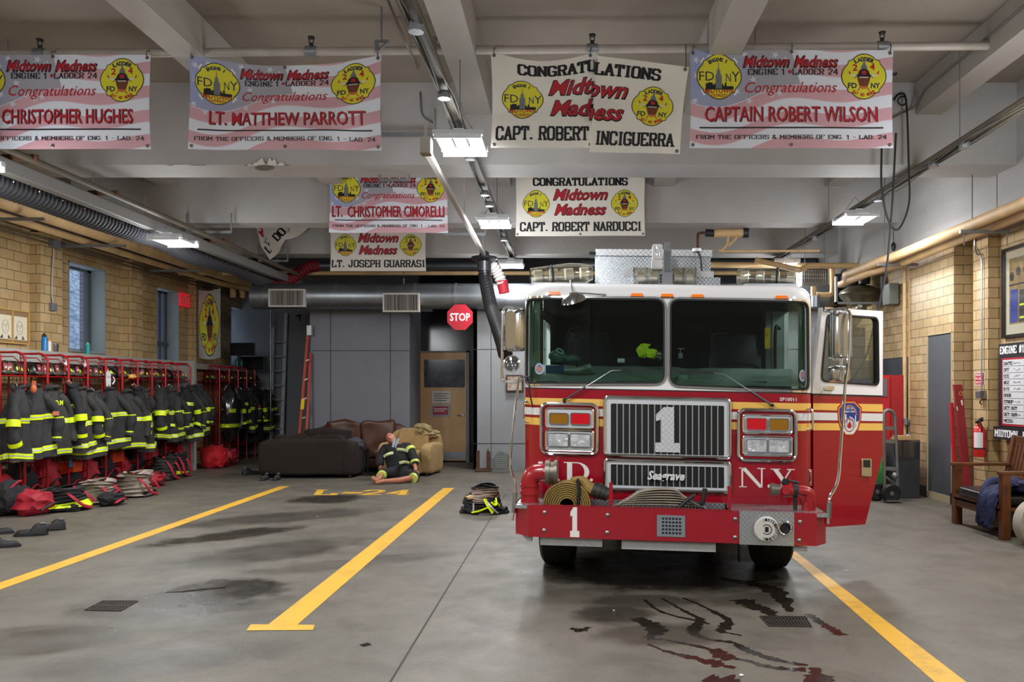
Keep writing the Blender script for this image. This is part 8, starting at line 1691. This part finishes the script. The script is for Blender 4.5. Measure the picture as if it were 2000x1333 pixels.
# framed art and duty board on the near right wall
WR_ = lambda s, z, n: V((XR-n, s, z))
t = thing('framed_art', 'large framed colour picture of gear on hooks on the right brick wall', 'picture', (XR, 10, 2.3))
fz0, fz1 = 2.27, 3.42
part(lambda m: m.flat(mesh2d(rrect(9.55, 10.62, fz0, fz1), [rrect(9.59, 10.58, fz0+.04, fz1-.04)]), WR_, 0, .05), 'frame', mat('frame_black', '#16110f', .3), t, smooth=0)
part(lambda m: m.prism(rrect(9.58, 10.59, fz0+.03, fz1-.03), WR_, .005, .012), 'mat_board', mat('mat_cream', '#c9c2a8', .6), t, smooth=0)
part(lambda m: m.prism(rrect(9.66, 10.49, fz0+.17, fz1-.14), WR_, .013), 'picture_ground', mat('art_ochre', '#a68a52', .5, col2='#7a653c', vscale=7), t, smooth=0)
part(lambda m: [m.prism(circ(y, z, .05, 14, .06), WR_, .015) for y, z in ((10.43, 3.05), (10.28, 3.1), (10.12, 3.1), (9.95, 3.08))]+[m.prism(roundpoly([(y-.05, 2.86), (y+.05, 2.86), (y+.07, 2.46), (y-.07, 2.46)], .02), WR_, .0145) for y in (10.2, 10.04, 9.85)]+[m.prism(rrect(9.66, 10.49, 2.93, 2.95), WR_, .015)], 'picture_gear', mat('art_dark', '#26241f', .5), t, smooth=0)
part(lambda m: m.prism(roundpoly([(10.29, 2.88), (10.46, 2.88), (10.47, 2.46), (10.29, 2.46)], .02), WR_, .015), 'picture_shirt', mat('art_blue', '#2c3f8f', .5), t, smooth=0)
part(lambda m: [m.prism(rrect(y-.05, y+.05, z, z+.025), WR_, .0165) for y in (10.2, 10.04) for z in (2.5, 2.66)], 'picture_stripe', LIME, t, smooth=0)
part(lambda m: m.prism(rrect(9.94, 10.04, 2.56, 2.72), WR_, .0175), 'picture_orange', mat('art_orange', '#c5502a', .5), t, smooth=0)
part(lambda m: m.prism(rrect(9.57, 10.60, fz0+.03, fz1-.03), WR_, .03, .033), 'picture_glass', glassmat('picture_glass', '#ffffff', .02), t, smooth=0)
t = thing('duty_board', 'black and white riding-list board lettered ENGINE #1, on the right wall above the bench', 'board', (XR, 9.9, 1.1))
BX = XR-.13
WB_ = lambda s, z, n: V((BX-n, s, z))
yf = 10.56; yn = 9.1
bz2 = lambda py, px: EYE+(CY-py)*((BX-0)*FPX/(px-CX))/FPX
zT, zt2 = bz2(673, 1950), bz2(698, 1950)
zb2 = bz2(834, 1955)
part(lambda m: m.box(BX, XR-.001, yn, yf-.03, zb2, zT), 'backing', mat('board_black', '#17141a', .45), t, smooth=0)
part(lambda m: m.prism(rrect(yn, yf-.12, zb2+.02, zt2-.02), WB_, 0, .006), 'red_border', PRED, t, smooth=0)
part(lambda m: m.prism(rrect(yn, yf-.15, zb2+.045, zt2-.045), WB_, .006, .009), 'white_panel', mat('whiteboard', '#d9d9da', .25), t, smooth=0)
part(lambda m: [rtx('ENGINE #1', 9.94, yf-.07, zt2+.03, zT-.03, m, WB_, .004, slab2d, th=1.3), rtx('LADDER #24', 9.1, 9.84, zt2+.03, zT-.03, m, WB_, .004, slab2d, th=1.3)], 'title_lettering', WH, t, smooth=0)
rows = ('DATE:', 'OFF', 'ECC', 'NOZ', 'B/U', 'DOOR', 'STNDP', 'DET OUT', 'DET OUT', 'MESS:')
hz = (zt2-zb2-.09)/10
for c_, (nm, a0, m_) in enumerate((('row_lettering', yf-.17, BLK), ('red_row_lettering', 9.93, PRED))):
    rws = rows if c_ == 0 else ('TOUR', 'OFF', 'LCC', 'R', 'OV', 'IRONS', 'CAN', 'DET', 'DET', 'MESS')
    part(lambda m: [rtx(s_, a0-.045*len(s_), a0, zt2-.045-hz*(k+.82), zt2-.045-hz*(k+.25), m, WB_, .0105, slab2d, th=1.2) for k, s_ in enumerate(rws)], nm, m_, t, smooth=0)
part(lambda m: [m.prism(rrect(yn, yf-.15, zt2-.045-hz*k-.003, zt2-.045-hz*k+.003), WB_, .0105) for k in range(1, 10)], 'ruled_line', GREY, t, smooth=0)
rr = random.Random(2)
part(lambda m: [m.tube([WB_(yf-.40-.012*j, zt2-.045-hz*(k+.55)+rr.uniform(-.015, .015), .011) for j in range(14)], .0018, 4) for k in (0, 1, 2, 3, 4, 6, 8)], 'marker_scribble', mat('marker_ink', '#3b3b44', .6), t, smooth=0)
t = thing('name_board', 'black board with white slab letters below the riding-list board', 'sign', (XR, 9.9, 1.0))
zA, zB2 = bz2(857, 1942), bz2(833, 1942)
part(lambda m: m.box(BX-.03, XR-.001, yn, 10.60, zA, zB2), 'plank', MATS['board_black'], t, smooth=0)
part(lambda m: [rtx('MIDTOWN', 10.02, 10.57, zA+.03, zB2-.03, m, lambda s, z, n: V((BX-.03-n, s, z)), .003, slab2d, th=1.35), rtx('MADNESS', 9.3, 9.92, zA+.03, zB2-.03, m, lambda s, z, n: V((BX-.03-n, s, z)), .003, slab2d, th=1.35)], 'lettering', WH, t, smooth=0)
# bench
t = thing('wooden_bench', 'heavy dark wooden bench with slatted back and black cushion at the right wall', 'bench', (4.9, 9.3, 0))
yb0, yb1 = 8.72, 9.88; xf, xb = 4.64, 5.22
for y in (yb0, yb1-.09):
    part(lambda m: [m.box(xf, xf+.09, y, y+.09, 0, .70), m.bar((xf-.02, y+.045, .715), (xb+.12, y+.045, .715), .10, .035)], 'arm_post', WOOD, t, smooth=0, bevel=.006)
    part(lambda m: [m.bar((xb, y+.045, 0), (xb+.04, y+.045, .45), .09, .07, up=V((0, 1, 0))), m.bar((xb+.04, y+.045, .42), (xb+.17, y+.045, 1.06), .07, .06, up=V((0, 1, 0)))], 'back_post', WOOD, t, smooth=0, bevel=.006)
part(lambda m: [m.box(xf+.01, xf+.05, yb0+.08, yb1-.08, .22, .34), m.box(xf, xf+.04, yb0+.08, yb1-.08, .30, .36), m.box(xf, xb+.05, yb0+.05, yb1-.05, .30, .33), m.box(xb-.0, xb+.04, yb0+.08, yb1-.08, .2, .34)], 'seat_frame', WOOD, t, smooth=0, bevel=.005)
part(lambda m: [m.bar((xb+.165, yb0+.05, 1.0), (xb+.165, yb1-.05, 1.0), .04, .11), m.bar((xb+.06, yb0+.05, .56), (xb+.06, yb1-.05, .56), .04, .07)], 'back_rail', WOOD, t, smooth=0, bevel=.005)
n = 13
for k in range(n):
    y = yb0+.12+(yb1-yb0-.24)*k/(n-1); part(lambda m: m.bar((xb+.065, y, .55), (xb+.155, y, .98), .05, .016, up=V((0, 1, 0))) if 0 else m.bar((xb+.065, y, .55), (xb+.155, y, .98), .018, .05, up=V((0, 1, 0))), 'back_slat', WOOD, t, smooth=0)
part(lambda m: cushion(m, xf-.02, xb+.04, yb0+.10, yb1-.10, .35, .47, amp=.006), 'seat_cushion', mat('vinyl_black', '#17181b', .3, var=.1), t, smooth=60)
simple('side_chest', mat('chest_grey', '#55585a', .5), 'pale box under the black cushion of the bench', 'box', lambda m: m.box(xf+.2, xb-.05, yb0+.3, yb1-.2, .06, .28), smooth=0)
# jacket thrown over the bench arm
NV = mat('jacket_navy', '#262c4e', .85, var=.25, vscale=9, bump=.4, bscale=30)
def drape(u, v):
    # u along the arm, v from the seat over the edge and down
    P_ = catmull([(5.15, 0, .50), (4.95, 0, .53), (4.76, 0, .55), (4.60, 0, .47), (4.57, 0, .30), (4.58, 0, .12)], 6); i = v*(len(P_)-1); j = min(int(i), len(P_)-2); p = P_[j].lerp(P_[j+1], i-j)
    w_ = .30-.17*v
    return V((p.x+.035*math.sin(u*14+v*3)+.02*noise.noise(V((u*6, v*8, 1))), 8.99+(u-.5)*w_*1.5+.03*math.sin(v*7)+.02*noise.noise(V((u*5, v*9, 7))), p.z+.03*math.sin(u*11+v*5)*(1-v)+.02*noise.noise(V((u*8, v*8, 3)))))
t = thing('navy_jacket', 'navy blue jacket thrown over the bench seat and hanging to the floor', 'jacket', (4.8, 9.0, .4))
part(lambda m: [m.surf(drape, 26, 36), m.surf(lambda u, v: drape(u, v)+V((.025, 0, -.03)), 26, 36)], 'jacket_body', NV, t, smooth=80)
part(lambda m: [m.tube(catmull([(4.95, 9.16, .56), (4.78, 9.18, .58), (4.66, 9.12, .5), (4.6, 9.05, .32), (4.59, 9.0, .16)], 6), lambda q_: .055-.015*q_, 12), m.blob((4.95, 9.15, .56), (.14, .16, .07), .25, 3, 4), m.blob((5.05, 8.9, .55), (.16, .14, .07), .25, 3, 8)], 'jacket_sleeve', NV, t, smooth=80)
simple('grey_cap', mat('cap_grey', '#3e4146', .9), 'dark grey knit cap on the bench beside the navy jacket', 'cap', lambda m: m.blob((5.0, 9.28, .545), (.10, .11, .06), .15, 3, 3))
# rolled hose leaning on the near end of the bench
HC = W(2022, 1013, 8.38); HC.z = .245
t = thing('rolled_hose', 'rolled off-white hose standing on the floor, cut by the right edge', 'hose', (HC.x, HC.y, 0))
part(lambda m: [m.lathe([(.03+.0145*k, -.045), (.035+.0145*k, -.055), (.041+.0145*k, -.055), (.0445+.0145*k, -.045), (.0445+.0145*k, .05), (.03+.0145*k, .05)], (0, 0, 0), 'y', 36, M=Matrix.Translation(HC)@Matrix.Rotation(.25, 4, 'Z')) for k in range(14)], 'hose_coil', mat('hose_cream', '#aaa193', .85, var=.12, vscale=12), t)
# black heater-like scupper, odds on the floor
for k, (px, py, r) in enumerate(((1558, 1122, .008), (1652, 1117, .012), (1448, 1322, .014), (904, 1106, .008), (620, 1010, .01), (1199, 1194, .008))):
    p = FLR(px, py); simple('paper_scrap', WH if k != 4 else YEL, ('white paper scrap right of the front bumper', 'white paper scrap on the floor beyond the right yellow line', 'white bottle cap at the bottom of the photo near the wet trails', 'tiny white scrap on the floor left of the engine', 'tiny yellow scrap in the empty left lane', 'tiny white scrap in front of the engine')[k], 'scrap', lambda m: m.blob((p.x, p.y, r*.5), (r, r*.8, r*.5), .2, sub=1))
# ------------------------------------------------------------------ end
